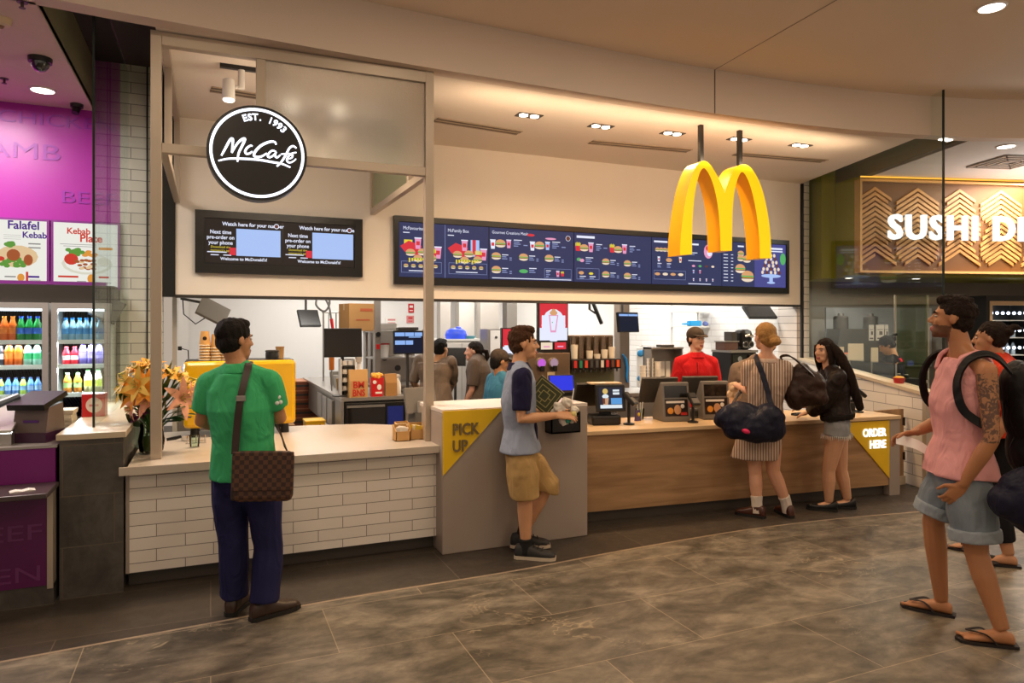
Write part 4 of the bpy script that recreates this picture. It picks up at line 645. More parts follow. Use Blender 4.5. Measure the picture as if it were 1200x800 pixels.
def lily(pos, direc, L, m_, lab):
    L *= 1.22
    d = Vector(direc).normalized(); q = Vector((0, 0, 1)).rotation_difference(d); t = thing('lily', lab, 'flower', pos, 0, 'lilies in the glass vase'); t.rotation_mode = 'QUATERNION'; t.rotation_quaternion = q
    def pet(m):
        for k in range(6): petal(m, L * (1 if k % 2 else .92), L * .2, math.radians(48), k * math.pi / 3, .55)
    P(pet, 'petals', m_, t)
    def stm(m):
        for k in range(5): a = k * 1.256; m.tube([(0, 0, 0), (L * .12 * math.cos(a), L * .12 * math.sin(a), L * .35), (L * .25 * math.cos(a), L * .25 * math.sin(a), L * .55)], [.002, .002, .004], 5)
    P(stm, 'stamens', budm, t); base = q.inverted() @ (Vector((VX, VY, .93)) - Vector(pos)); P(lambda m: m.tube([(0, 0, 0), tuple(base * .4 + Vector((0, 0, -.04))), tuple(base)], [.006, .004, .004], 6), 'stem', leafm, t)
def vp(px, py, dy=0): return onY(px, py, VY + dy)
LL = [(152, 447, -.05, (-1, -.3, .5), .10, lil_y, 'yellow lily pointing far left in the vase'), (160, 462, -.08, (-.8, -.6, .2), .10, lil_o, 'orange yellow lily at the left of the vase'), (173, 450, -.06, (-.2, -.8, .6), .11, lil_o, 'orange lily just left of the frame post'), (168, 436, 0, (-.5, -.3, 1), .09, lil_y, 'yellow lily at the top left of the vase'), (175, 430, .05, (0, -.3, 1), .09, lil_o, 'orange lily at the very top of the vase'), (173, 468, -.1, (-.2, -1, 0), .10, lil_p, 'peach lily low beside the frame post'), (199, 440, .02, (.3, -.5, .9), .08, lil_o, 'orange lily right of the frame post near the top'), (212, 466, -.05, (.5, -.9, .1), .12, lil_p, 'large pink lily facing forward at the right of the vase'), (216, 450, .03, (.9, -.3, .6), .09, lil_y, 'cream lily at the right edge of the vase'), (157, 478, -.02, (-.9, -.4, -.2), .08, lil_p, 'peach lily drooping at the lower left of the vase'), (148, 456, .0, (-1, -.5, .1), .09, lil_y, 'yellow lily low at the far left of the vase'), (163, 452, -.12, (-.5, -1, .3), .10, lil_y, 'pale yellow lily facing forward at the left of the vase'), (170, 459, -.13, (-.1, -1, .3), .09, lil_o, 'orange lily facing forward beside the frame post'), (206, 444, .0, (.6, -.5, .7), .08, lil_y, 'cream lily above the large pink lily'), (222, 462, .0, (1, -.4, .2), .08, lil_p, 'small peach lily at the right edge of the vase'), (160, 434, .04, (-.6, -.2, 1), .08, lil_o, 'small orange lily at the upper left of the vase')]
for px, py, dy, di, L_, mm, lab in LL: lily(vp(px, py, dy), di, L_, mm, lab)
for n, (px, py, dx) in enumerate(((140, 438, -1), (143, 450, -1.2), (229, 444, 1.1), (146, 460, -1), (158, 430, -.5))):
    p = vp(px, py); t = thing('lily_bud', ('green pointed lily bud sticking out furthest left', 'green lily bud below the leftmost bud', 'thin green bud sticking out at the right of the vase', 'green lily bud lowest at the left', 'green lily bud above the yellow lilies')[n], 'flower bud', p, 0, 'lily buds'); P(lambda m: m.tube([(-.05 * -dx * -1, 0, .02), (0, 0, 0), (-.04 * dx, .01, -.03)], [.002, .012, .006], 8), 'bud', budm, t); b_ = Vector((VX, VY, .93)) - p; P(lambda m: m.tube([(-.04 * dx, .01, -.03), tuple(b_ * .5 + Vector((0, 0, .03))), tuple(b_)], .004, 5), 'stem', leafm, t)
for n, (px, py, dy) in enumerate(((163, 487, -.07), (170, 481, -.1), (159, 492, -.04))):
    p = vp(px, py, dy); t = thing('purple_bloom', ('dark purple bloom below the lilies, largest', 'dark purple bloom beside the frame post', 'dark purple bloom lowest at the left of the vase')[n], 'flower', p, 0, 'purple blooms')
    def pb(m):
        rr = random.Random(n)
        for k in range(26): a, e = rr.uniform(0, 6.28), rr.uniform(-.5, 1.4); petal(m, .045 * rr.uniform(.8, 1.2), .009, e, a, .3, 3)
    P(pb, 'petals', purf, t); b_ = Vector((VX, VY, .93)) - p; P(lambda m: m.tube([(0, 0, 0), tuple(b_)], .004, 5), 'stem', leafm, t)
def leafspray(lab, spots, mm):
    t = thing('leaf_spray', lab, 'foliage', (VX, VY, .95), 0, 'foliage in the vase'); o = Vector((VX, VY, .95))
    def lv(m):
        rr = random.Random(len(spots))
        for px, py, dy, L_ in spots:
            c = vp(px, py, dy) - o; m.M = Matrix(); m.tube([(0, 0, -.05), tuple(c * .6 + Vector((0, 0, .02))), tuple(c)], .003, 5)
            d = c.normalized() + Vector((rr.uniform(-.5, .5), rr.uniform(-.9, -.2), rr.uniform(-.3, .5))); m.M = Matrix.Translation(c - d.normalized() * L_ * .4) @ Vector((1, 0, 0)).rotation_difference(d).to_matrix().to_4x4(); petal(m, L_ * 1.25, L_ * .36, 0, 0, .25); m.M = Matrix()
    P(lv, 'leaves', mm, t)
leafspray('broad green leaves right of the frame post', [(196, 448, -.02, .12), (203, 455, -.05, .13), (197, 465, -.08, .13), (205, 472, 0, .12), (210, 480, .02, .1), (196, 480, -.06, .14), (222, 478, 0, .09), (218, 485, -.02, .08), (192, 455, -.04, .13), (200, 460, 0, .13), (206, 463, .04, .12), (194, 472, .02, .13), (202, 478, -.06, .12), (208, 488, -.04, .1), (198, 438, .03, .12), (190, 446, .05, .12)], leafm)
leafspray('dark green leaves under the lilies', [(160, 470, 0, .12), (170, 475, .03, .12), (152, 455, .04, .11), (200, 490, -.05, .12), (206, 488, .03, .12), (158, 495, 0, .10), (164, 441, .05, .1), (195, 435, .05, .1), (176, 480, -.08, .12), (190, 484, -.08, .13), (168, 484, -.02, .11), (182, 470, -.05, .13), (150, 466, .02, .1), (196, 494, -.06, .12), (212, 492, 0, .1)], leafd)
t = thing('glass_jar', 'straight clear glass jar left of the lily vase', 'jar', (-.47, 5.68, .78)); P(lambda m: m.lathe([(.055, 0), (.06, .01), (.06, .22), (.056, .22), (.056, .012), (0, .01)], n=20, caps=False), 'jar_body', vglass, t)
# coffee machine
t = thing('coffee_machine', 'big glossy yellow coffee machine behind the man in green', 'coffee machine', (.225, 6.0, .78)); ym = mat('machine_yellow', 'f4bd08', .22, coat=.6)
P(lambda m: m.box(-.42, .42, 0, .06, .075, .60, .03), 'rear_panel', ym, t); P(lambda m: m.box(-.40, .40, .06, .46, .10, .585, .02), 'body', mat('machine_grey', '8f8b86', .3, .5), t); P(lambda m: m.box(-.41, .41, .08, .47, .588, .60), 'cup_tray', blackp, t)
for x in (-.34, .34):
    for y in (.08, .42): P(lambda m: m.cyl((x, y, 0), (x, y, .10), .035, .03), 'foot', blackp, t)
P(lambda m: (m.box(-.3, .3, .46, .52, .12, .15), m.tube([(-.15, .5, .34), (-.15, .58, .33)], .02, 8), m.tube([(.15, .5, .34), (.15, .58, .33)], .02, 8)), 'brew_heads', chrome, t)
def cup_mesh(m, r0=.030, r1=.042, h=.11): m.lathe([(r1 + .002, 0), (r1 + .003, .006), (r1, .008), (r0, h), (r0 - .004, h)], n=18)
cupm = mat('kraft_cup', 'd8a560', .6, var=(8, .05)); rimm = mat('cup_rim', 'f0e2c8', .5)
def mkcup(loc, lab, badge=False):
    t = thing('paper_cup', lab, 'cup', loc, 0, 'kraft cups on the coffee machine'); P(lambda m: m.lathe([(.043, .007), (.031, .118), (.027, .118), (.027, .114), (.0, .114)], n=18), 'cup_body', cupm, t); P(lambda m: m.lathe([(.045, 0), (.047, .004), (.045, .008)], n=18), 'rim', rimm, t); return t
cp0 = None
for s, (px, base, n) in enumerate(((240, 420, 6), (253, 420, 5), (264, 421, 4))):
    q = onY(px, 420, 6.22); sn_ = ('tallest left', 'middle', 'right')[s]
    for i in range(n):
        lab = f'upturned kraft cup, {ORD[i]} from the bottom of the {sn_} stack'; loc = (q.x, 6.22, 1.38 + i * .0235)
        if cp0 is None: cp0 = mkcup(loc, lab)
        else: dup(cp0, loc, 0, lab, 'kraft cups on the coffee machine')
    if s == 0:
        def bd(m): m.prism([(.016 * math.cos(a * math.pi / 10), .06 + .016 * math.sin(a * math.pi / 10)) for a in range(20)], -.0385, -.036, 'y')
        cc_ = [o for o in bpy.data.objects if o.get('label') == 'upturned kraft cup, sixth from the bottom of the tallest left stack'][0]; P(bd, 'round_logo', mat('logo_brown', '2a1a12', .5), cc_)
q = onY(319, 419, 6.25); t = thing('grinder_hopper', 'small round black canister on the coffee machine', 'canister', (q.x, 6.25, 1.38)); P(lambda m: m.lathe([(.055, 0), (.055, .05), (.05, .06)], n=20), 'canister_body', blackp, t); P(lambda m: m.lathe([(.057, .06), (.057, .07), (.05, .075)], n=20), 'lid', dgrey, t)
q = onY(328, 410, 6.38); t = thing('wooden_tub', 'small kraft tub behind the black canister', 'tub', (q.x, 6.38, 1.38)); P(lambda m: m.lathe([(.03, 0), (.035, .09), (.037, .095)], n=16), 'tub_body', kraft, t); P(lambda m: m.lathe([(.038, .095), (.038, .1)], n=16), 'rim', kraft_d, t)
t = thing('glass_tumbler', 'clear glass tumbler under the coffee machine, left', 'glass', onZ(228, 524, .78)); P(lambda m: m.lathe([(.03, 0), (.037, .09), (.034, .09), (.028, .006), (0, .005)], n=18, caps=False), 'tumbler_body', vglass, t)
t = thing('portafilter', 'black handled coffee portafilter lying beside the vase', 'portafilter', onZ(209, 516, .785)); P(lambda m: m.tube([(-.08, 0, .012), (-.02, 0, .02), (.02, .0, .03)], [.012, .014, .01], 8), 'grip', blackp, t); P(lambda m: m.lathe([(.03, 0), (.034, .03), (.036, .035)], (.05, 0, 0), 16), 'basket', chrome, t)
t = thing('metal_rack', 'low chrome cup rack behind the man in green on the counter', 'rack', (-.1, 5.75, .78)); P(lambda m: [m.tube([(x, -.06, .01), (x, -.06, .05), (x, .06, .05), (x, .06, .01)], .004, 6) for x in (-.06, 0, .06)] and m.tube([(-.07, -.06, .01), (.07, -.06, .01)], .004, 6) and m.tube([(-.07, .06, .01), (.07, .06, .01)], .004, 6), 'wires', chrome, t)
# kraft cartons with sachets
def carton(x, y, lab, fill, rz=0):
    t = thing('kraft_carton', lab, 'box', (x, y, .78), rz, 'kraft sachet cartons'); w = .055
    P(lambda m: (m.box(-w, w, -w, w, 0, .006), m.box(-w, w, -w, -w + .005, 0, .075), m.box(-w, w, w - .005, w, 0, .12), m.prism([(-w, .0), (w, 0), (w, .12), (-w, .075)], -w, -w + .005, 'x'), m.prism([(-w, .0), (w, 0), (w, .12), (-w, .075)], w - .005, w, 'x'), m.box(-w + .005, w - .005, -w + .005, w - .005, .006, .02)), 'carton_body', kraft, t)
    rr = random.Random(int(x * 100))
    for i in range(7):
        o = P(lambda m: m.box(-.028, .028, -.003, .003, 0, .075, .002), 'sachet', fill[i % len(fill)], t); o.location = (rr.uniform(-.012, .012), -.036 + i * .012, .03); o.rotation_euler = (rr.uniform(-.12, .12), rr.uniform(-.2, .2), 0)
sy_, sw2 = mat('yellow_sachet', 'e8c43a', .5), mat('white_sachet', 'efe6da', .5)
carton(1.345, 5.27, 'kraft carton of white sachets left of the frame post', [sw2]); carton(1.475, 5.315, 'kraft carton of yellow sachets behind the frame post', [sy_, sw2], -.1); carton(1.40, 5.42, 'kraft carton of sachets behind the front two cartons', [sw2, sw2, sy_], .15)
# ================================================================== kitchen behind the opening and things on the order counter
def put(px, Y): rx, ry = ray(px); d = Y / ry; return rx * d, d          # world x of a picture column on the plane y = Y, and its distance
def zz(py, d): return H - (py - HZ) / F * d
inox = steel; blackm = blackp
# back benches
t = thing('steel_bench', 'stainless prep bench with dark oven drawers facing the coffee counter', 'bench', (1.25, 7.42, 0))
P(lambda m: m.box(0, .72, 0, .38, .87, .905), 'worktop', inox, t); P(lambda m: m.box(0, .03, .0, .38, 0, .87), 'side_panel', steel_d, t); P(lambda m: m.box(.69, .72, 0, .38, 0, .87), 'side_panel', steel_d, t); P(lambda m: m.box(.03, .69, .06, .38, 0, .87), 'carcass', mgrey, t)
dr = P(lambda m: m.box(.04, .68, .0, .055, .56, .85, .008), 'oven_front', blackp, t); P(lambda m: m.box(.06, .46, -.008, 0, .62, .80), 'oven_window', mat('dark_glass', '1d1a18', .1, coat=1), dr); P(lambda m: m.box(.06, .46, -.018, -.002, .80, .825), 'handle', inox, dr); P(lambda m: m.box(.49, .66, -.01, 0, .60, .80), 'blue_panel', mat('blue_panel', '1f2f8a', .3), dr)
P(lambda m: m.box(.04, .68, .0, .055, .47, .53), 'lower_drawer', inox, t); P(lambda m: m.box(.04, .68, .02, .055, .05, .45), 'lower_door', dgrey, t)
t = thing('steel_bench', 'long stainless side bench running back to the kitchen wall', 'bench', (1.25, 7.82, 0)); P(lambda m: m.box(0, .55, 0, 2.9, .87, .905), 'worktop', inox, t); P(lambda m: m.box(.02, .53, .02, 2.88, .5, .87), 'carcass', steel_d, t); P(lambda m: m.box(.02, .53, .02, 2.88, .2, .24), 'lower_shelf', inox, t)
for y in (.05, 1.4, 2.85):
    for x in (.05, .5): P(lambda m: m.cyl((x, y, 0), (x, y, .87), .02), 'leg', inox, t)
for y in (.3, .7, 1.1): P(lambda m: m.box(-.012, .02, y - .17, y + .17, .55, .83, .004), 'drawer', inox, t)
t = thing('back_bench', 'long stainless bench behind the cashier carrying the drink machines', 'bench', (3.10, 6.75, 0)); P(lambda m: m.box(0, 3.25, 0, .6, .86, .9), 'worktop', inox, t); P(lambda m: m.box(.02, 3.23, .04, .58, 0, .86), 'carcass', steel_d, t)
for k in range(6): P(lambda m: m.box(.03 + k * .535, .55 + k * .535, .02, .04, .1, .84, .004), 'door', inox, t)
# left wall things
X_, d_ = put(236, 7.75); t = thing('wall_screen', 'tilted grey backed screen on an arm at the left kitchen wall', 'screen', (.02, 7.75, 1.80)); sc_ = P(lambda m: (m.box(-.15, .15, -.018, .018, -.1, .12, .005)), 'screen_back', mat('taupe_screen_back', '8a8174', .5), t); sc_.rotation_euler = (math.radians(-30), math.radians(28), math.radians(10)); P(lambda m: m.tube([(0, .02, .02), (-.1, .1, .1), (-.3, .14, .14)], .014, 6), 'arm', dgrey, t); P(lambda m: m.tube([(-.28, .1, .12), (-.27, .05, -.02), (-.16, .03, -.12), (-.06, .0, -.05)], .006, 6), 'cable', blackp, t)
t = thing('power_cable', 'black plug and cable hanging on the left kitchen wall', 'cable', (-.295, 7.62, 1.42)); P(lambda m: (m.box(0, .035, -.02, .02, .0, .04, .004)), 'plug', blackp, t); P(lambda m: m.tube([(.02, 0, .02), (.09, .0, 0), (.1, 0, -.2), (.08, 0, -.5)], .005, 6), 'cord', blackp, t)
t = thing('wall_shelf', 'low grey steel shelf along the left kitchen wall', 'shelf', (-.295, 7.6, 0)); P(lambda m: m.box(0, .4, 0, 1.6, 1.02, 1.06), 'shelf_board', steel_d, t); P(lambda m: m.box(0, .38, .02, 1.58, 0, 1.02), 'cabinet', steel_d, t)
# monitors
def monitor(lab, px, py, Y, w, h, rz=0, tilt=0, mount='stand', base=.905, lit=None, nm='monitor'):
    X, d = put(px, Y); z = zz(py, d); t = thing(nm, lab, 'monitor', (X, Y, base if mount == 'stand' else z), rz); off = z - base if mount == 'stand' else 0
    s = P(lambda m: m.box(-w / 2, w / 2, -.02, .02, -h / 2, h / 2, .006), 'panel', blackp, t); s.location.z = off; s.rotation_euler = (tilt, 0, 0)
    g = P(lambda m: m.box(-w / 2 + .012, w / 2 - .012, -.023, -.0195, -h / 2 + .014, h / 2 - .012), 'screen', lit or mat('dark_screen', '1a1512', .25), s)
    if mount == 'stand': P(lambda m: (m.cyl((0, .04, 0), (0, .04, off), .018), m.lathe([(.11, 0), (.11, .012), (.03, .02)], (0, .04, 0), 18)), 'stand', dgrey, t)
    else: P(lambda m: (m.tube([(0, .02, 0), (0, .1, .05), (0, .1, 2.88 - z)], .016, 8), m.box(-.06, .06, .05, .15, 2.87 - z, 2.88 - z)), 'ceiling_arm', dgrey, t)
    return t, s
monitor('large black monitor on a stand over the steel bench', 402, 401.5, 7.62, .40, .31, 0, math.radians(-4))
navy_s = emis('order_screen_navy', '12182e', 1.0)
t, s = monitor('black kitchen order monitor showing blue rows', 478.5, 401, 7.95, .36, .27, 0, math.radians(-3), 'stand', .905, navy_s)
t.location.x += 0
def rows(m, w, h, spec):
    for x0, x1, z0, z1 in spec: m.box(x0 * w, x1 * w, -.0245, -.0235, z0 * h, z1 * h)
P(lambda m: rows(m, .36, .27, [(-.45, -.14, .26, .42), (-.12, .17, .26, .42), (.19, .45, .26, .42), (.0, .4, .2, .24), (-.45, -.12, -.1, .08), (-.1, .14, -.1, .08)]), 'order_rows', emis('order_rows_blue', '8fb4f0', 1.0), s)
P(lambda m: m.box(-.12, .12, -.02, .1, .14, .175, .006), 'printer', dgrey, s)
monitor('small black monitor hanging over the back bench of the kitchen', 362, 373, 9.2, .27, .24, math.radians(15), math.radians(-30), 'ceiling')
t, s = monitor('wide order monitor with a blue strip hanging above the drinks tower', 735.5, 377.5, 7.75, .365, .26, math.radians(12), math.radians(-6), 'ceiling', lit=navy_s); P(lambda m: rows(m, .365, .26, [(-.46, -.02, .30, .40), (.0, .45, .30, .40)]), 'order_rows', emis('order_rows_blue', '', 0), s)
t, s = monitor('black monitor tilted down from the ceiling behind the blonde woman', 890, 366, 7.75, .45, .25, math.radians(-8), math.radians(-48), 'ceiling')
t, s = monitor('black monitor seen edge on above the cup tower', 700, 367, 7.85, .38, .30, math.radians(58), math.radians(-22), 'ceiling')
monitor('dark order screen on a floor stand between the two kitchen workers', 533, 418, 8.75, .30, .24, math.radians(-30), math.radians(-12), 'stand', 0)
# shelves, box, cabinet on the left
t = thing('steel_shelf', 'steel shelf unit carrying a big cardboard box above the side bench', 'shelf', (1.86, 8.6, 0))
for x in (0, .62):
    for y in (0, .5): P(lambda m: m.box(x - .015, x + .015, y - .015, y + .015, 0, 1.62), 'post', inox, t)
for z in (.9, 1.25, 1.58): P(lambda m: m.box(-.015, .635, -.015, .515, z, z + .02), 'shelf_board', inox, t)
def cardbox(name, lab, x, y, z, w, dp, h, rz=0, grp=None, lines_=True):
    t = thing(name, lab, 'box', (x, y, z), rz, grp); P(lambda m: m.box(-w / 2, w / 2, -dp / 2, dp / 2, 0, h, .003), 'carton_body', kraft_d, t); P(lambda m: m.box(-w / 2 - .001, w / 2 + .001, -.02, .02, h - .08, h + .001), 'tape', mat('pack_tape', 'b89a6a', .3), t)
    if lines_: P(lambda m: (m.box(-w * .1, w * .35, -dp / 2 - .002, -dp / 2, h * .72, h * .82), m.box(-w * .25, w * .25, -dp / 2 - .002, -dp / 2, h * .38, h * .43)), 'print', mat('red_brown_print', 'a8502a', .6), t)
    return t
X_, d_ = put(419, 8.85); cardbox('cardboard_box', 'big brown cardboard box high on the steel shelf', X_, 8.85, 1.60, .36, .34, .34, math.radians(12))
X_, d_ = put(457, 9.0); t = thing('steel_cabinet', 'grey steel equipment cabinet behind the order monitor', 'cabinet', (X_ + .08, 9.25, 0)); P(lambda m: m.box(-.28, .32, -.0, .5, 0, 1.62, .005), 'body', steel_d, t); P(lambda m: m.box(-.26, .30, -.015, 0, .9, 1.58, .004), 'door', inox, t); P(lambda m: (m.cyl((-.1, -.03, 1.25), (-.1, -.015, 1.25), .05), m.cyl((.08, -.03, 1.1), (.08, -.015, 1.1), .04)), 'knob', dgrey, t); P(lambda m: m.box(-.2, .1, .1, .3, 1.62, 1.70, .01), 'vent_hood', inox, t)
X_, d_ = put(446, 8.3); t = thing('ceiling_pole', 'grey steel service pole between ceiling and floor left of the order monitor', 'pole', (X_, 8.3, 0)); P(lambda m: m.box(-.035, .035, -.035, .035, 0, 2.88), 'tube', steel_d, t); P(lambda m: m.cyl((.0, -.06, 1.56), (0, -.035, 1.56), .03), 'socket', blackp, t); P(lambda m: m.box(-.02, .02, -.045, -.035, 1.38, 1.44), 'switch', redp, t); t.location.y = 8.48
t = thing('paper_cup_rack', 'white and black lid rack on the steel bench', 'rack', (1.36, 7.68, .905)); P(lambda m: (m.box(-.08, -.07, -.08, .08, 0, .40), m.box(.07, .08, -.08, .08, 0, .40), m.box(-.08, .08, .07, .08, 0, .40)), 'rack_frame', whitep, t)
for k in range(4): P(lambda m: m.box(-.069, .069, -.08, .068, .05 + k * .09, .06 + k * .09), 'shelf_board', blackp, t); P(lambda m: [m.lathe([(.03, 0), (.03, .05)], (x, -.02, .061 + k * .09), 12) for x in (-.033, .033)], 'lids', mat('lids_white', 'e8e2da', .5), t)
def spray(lab, x, y, z, h=.27, col=whitep):
    t = thing('spray_bottle', lab, 'bottle', (x, y, z), .6, 'white spray bottles'); P(lambda m: m.lathe([(.038, 0), (.04, .01), (.04, h * .55), (.016, h * .75), (.014, h * .82)], n=14), 'body', col, t); P(lambda m: (m.box(-.055, .03, -.014, .014, h * .86, h, .005), m.cyl((0, 0, h * .82), (0, 0, h * .88), .018), m.tube([(-.03, 0, h * .87), (-.04, 0, h * .7)], .006, 6)), 'trigger_head', mat('trigger_grey', 'c8c2ba', .4), t)
spray('white spray bottle on the steel bench behind the brown bag', 1.50, 7.72, .905, .42); spray('small white spray bottle at the right end of the steel bench', 1.90, 7.62, .905, .22)
def bag(lab, px0, px1, y0, Y, mm, lets=None, lc=None):
    X0, d = put(px0, Y); X1, _ = put(px1, Y); w = X1 - X0; h = zz(y0, d) - .905; t = thing('paper_bag', lab, 'bag', ((X0 + X1) / 2, Y, .905), 0, 'paper bags on the steel bench'); P(lambda m: m.add([(sx * w / 2 * k, y * kk, z) for z, k, kk in ((0, 1, 1), (h * .6, 1, 1), (h, 1.02, .35)) for sx, y in ((-1, -.05), (1, -.05), (1, .05), (-1, .05))], [(3, 2, 1, 0), (8, 9, 10, 11)] + [(4 * a + i, 4 * a + (i + 1) % 4, 4 * a + 4 + (i + 1) % 4, 4 * a + 4 + i) for a in (0, 1) for i in range(4)]), 'bag_body', mm, t)
    if lets:
        def lt(m):
            for s_, z in lets: m.M = Matrix.Translation((0, -.053, z)); m.text(s_, .098, .002, .003, 'CENTER', w / .2 * (.98 if len(s_) == 2 else .78))
        P(lt, 'red_lettering', lc, t)
    return t, w, h
redink = mat('red_ink', 'c8321e', .6)
bag('kraft takeaway bag with big red letters on the steel bench', 408.5, 430, 433, 7.5, kraft, [('BM', .10), ('BNS', .015)], redink); bag('plain kraft bag right of the red snack box', 450.5, 464, 438, 7.52, kraft_d)
X0, d = put(434, 7.5); X1, _ = put(448.5, 7.5); w = X1 - X0; t = thing('snack_box', 'red and white snack box heaped with golden food', 'box', ((X0 + X1) / 2, 7.5, .905)); P(lambda m: m.add([(sx * w / 2 * k, sy * .04, z) for z, k in ((0, .92), (.2, 1.02)) for sx, sy in ((-1, -1), (1, -1), (1, 1), (-1, 1))], [(3, 2, 1, 0), (4, 5, 6, 7)] + [(i, (i + 1) % 4, 4 + (i + 1) % 4, 4 + i) for i in range(4)]), 'box_body', redp, t)
P(lambda m: [m.ell((random.Random(i).uniform(-w * .4, w * .4), random.Random(i + 50).uniform(-.03, .03), .2 + random.Random(i + 9).uniform(0, .035)), .022, 8, 6) for i in range(22)], 'golden_filling', mat('golden_food', 'f0a83a', .7, var=(20, .2)), t, kind='stuff')
P(lambda m: (m.prism([(-w * .22 + .02 * math.cos(a * .3927), .155 + .02 * math.sin(a * .3927)) for a in range(16)], -.045, -.041, 'y'), m.prism([(w * .15 + .024 * math.cos(a * .3927), .1 + .03 * math.sin(a * .3927)) for a in range(16)], -.044, -.0405, 'y'), m.box(-.02, .05, -.043, -.0395, .03, .05)), 'white_print', paper, t)
# crates, bin on the floor left
t0 = None
for i, c in enumerate(('8f8a86', '2f4a8a', '8a4a34', '8a4a34', '8a4a34', '8a4a34', '8a4a34')):
    X, d = put(357, 10.6); h = .127; lab = ('grey plastic crate at the bottom of the crate stack', 'blue plastic crate second from the floor', *[f'red brown plastic crate, {ORD[k]} above the blue crate' for k in range(5)])[i]; t = thing('crate', lab, 'crate', (X - .06, 10.5, i * h), 0, 'stacked kitchen crates'); cm = mat('crate_' + c, c, .5)
    P(lambda m: (m.box(-.2, .2, -.28, .28, 0, .012), m.box(-.2, .2, -.28, -.268, .012, .122), m.box(-.2, .2, .268, .28, .012, .122), m.box(-.2, -.188, -.268, .268, .012, .122), m.box(.188, .2, -.268, .268, .012, .122)), 'crate_body', cm, t); P(lambda m: (m.box(-.21, .21, -.29, .29, .108, .124)), 'rim', mat('rim_' + c, {'8a4a34': 'b87a58'}.get(c, c), .5), t); P(lambda m: m.box(-.12, .12, -.284, -.2795, .045, .075), 'hand_slot', dgrey, t)
t = thing('yellow_bin', 'yellow plastic bin with a curved hand hole on the kitchen floor', 'bin', (1.06, 8.05, 0)); P(lambda m: m.add([(sx * .1 * k, sy * .12 * k, z) for z, k in ((0, .85), (.62, 1.05)) for sx, sy in ((-1, -1), (1, -1), (1, 1), (-1, 1))], [(3, 2, 1, 0), (4, 5, 6, 7)] + [(i, (i + 1) % 4, 4 + (i + 1) % 4, 4 + i) for i in range(4)]), 'bin_body', mat('bin_yellow', 'f2b816', .4), t); P(lambda m: m.tube([(-.055, -.127, .575), (-.03, -.126, .555), (0, -.126, .547), (.03, -.126, .555), (.055, -.127, .575)], .009, 8), 'hand_hole', mat('hole_dark', '5a4410', .6), t); P(lambda m: m.box(-.11, .11, -.13, .13, .6, .622, .006), 'rim', mat('bin_yellow', '', 0), t)
cardbox('cardboard_box', 'flat brown carton on the kitchen floor behind the yellow bin', .75, 9.4, 0, .45, .5, .42, 0, None, False)
# grey till on the pick-up bench
t = thing('till', 'dark grey till seen from behind beside the frame post', 'till', (1.76, 6.18, .78), math.radians(8)); P(lambda m: m.prism([(-.1, .0), (.1, 0), (.07, .1), (-.07, .1)], -.09, .09, 'x'), 'base', dgrey, t); sc_ = P(lambda m: m.box(-.15, .15, -.02, .02, -.12, .12, .006), 'screen_back', mgrey, t); sc_.location = (0, .02, .20); sc_.rotation_euler = (math.radians(-18), 0, 0); P(lambda m: m.box(-.05, .05, -.07, -.02, .07, .2, .006), 'neck', mat('light_grey_plastic', '8f8a84', .4), t)
# back wall: notices, shelf, dispensers, columns
def notice(lab, px, py, w, h, c, mark=None):
    p = onY(px, py, 11.98); t = thing('wall_notice', lab, 'sign', (p.x, 11.995, p.z), 0, 'notices on the kitchen wall'); P(lambda m: m.box(-w / 2, w / 2, -.01, 0, -h / 2, h / 2), 'plate', c, t)
    if mark: P(lambda m: (m.box(-w * .3, w * .3, -.012, -.01, h * .05, h * .3), m.box(-w * .3, w * .3, -.012, -.01, -h * .3, -h * .2)), 'print', mark, t)
notice('small red fire notice high on the back wall', 482, 361, .1, .16, redp, paper); notice('pink notice below the red fire notice', 481, 374, .13, .13, mat('pink_notice', 'd88a8a', .5), redp); notice('white and pink notice left of the red notices', 459, 376, .22, .12, paper, mat('pink_notice', '', 0))
X_, d_ = put(534, 9.95); t = thing('back_shelf', 'white wall unit behind the kitchen staff', 'cabinet', (X_, 10.0, 0)); P(lambda m: m.box(-.5, .42, 0, .35, 0, 1.44), 'body', mat('pale_grey_cabinet', 'cfc8c0', .4), t); P(lambda m: m.box(-.52, .44, -.02, .36, 1.44, 1.47), 'top_board', whitep, t); P(lambda m: [m.box(-.48 + k * .3, -.2 + k * .3, -.012, 0, .1, 1.40, .003) for k in range(3)], 'doors', mat('cabinet_door', 'ddd6ce', .4), t)
X1_, d1_ = put(535, 10.1); t = thing('blue_glove_box', 'bright blue bag of gloves on the white wall unit', 'box', (X1_, 10.12, 1.47)); P(lambda m: m.lathe([(.15, 0), (.16, .06), (.14, .12), (.08, .16), (.02, .165)], n=14, sx=1.1, sy=.6), 'pack', mat('glove_blue', '2f52e8', .4, var=(14, .2)), t); P(lambda m: m.ell((.03, -.02, .16), (.05, .03, .03), 10, 8), 'loose_top', mat('glove_blue', '', 0), t)
X1_, d1_ = put(549, 10.1); t = thing('teal_tray', 'small teal tray beside the blue gloves', 'tray', (X1_ + .02, 10.12, 1.47)); P(lambda m: m.lathe([(.06, 0), (.085, .045), (.078, .045), (.056, .008)], n=14, sx=1.3, caps=True), 'tray_body', mat('teal_plastic', '4a8a94', .4), t)
def column(lab, px0, px1, Y, c, z0=0, z1=2.88, dp=.2):
    a, b = put(px0, Y)[0], put(px1, Y)[0]; t = thing('wall_column', lab, 'column', ((a + b) / 2, Y, z0)); P(lambda m: m.box(-(b - a) / 2, (b - a) / 2, 0, dp, 0, z1 - z0, .004), 'shaft', c, t); P(lambda m: m.box(-(b - a) / 2 - .006, (b - a) / 2 + .006, -.006, dp, 0, .1), 'skirting', steel_d, t)
pg = mat('pale_grey_panel', 'b9b2aa', .45)
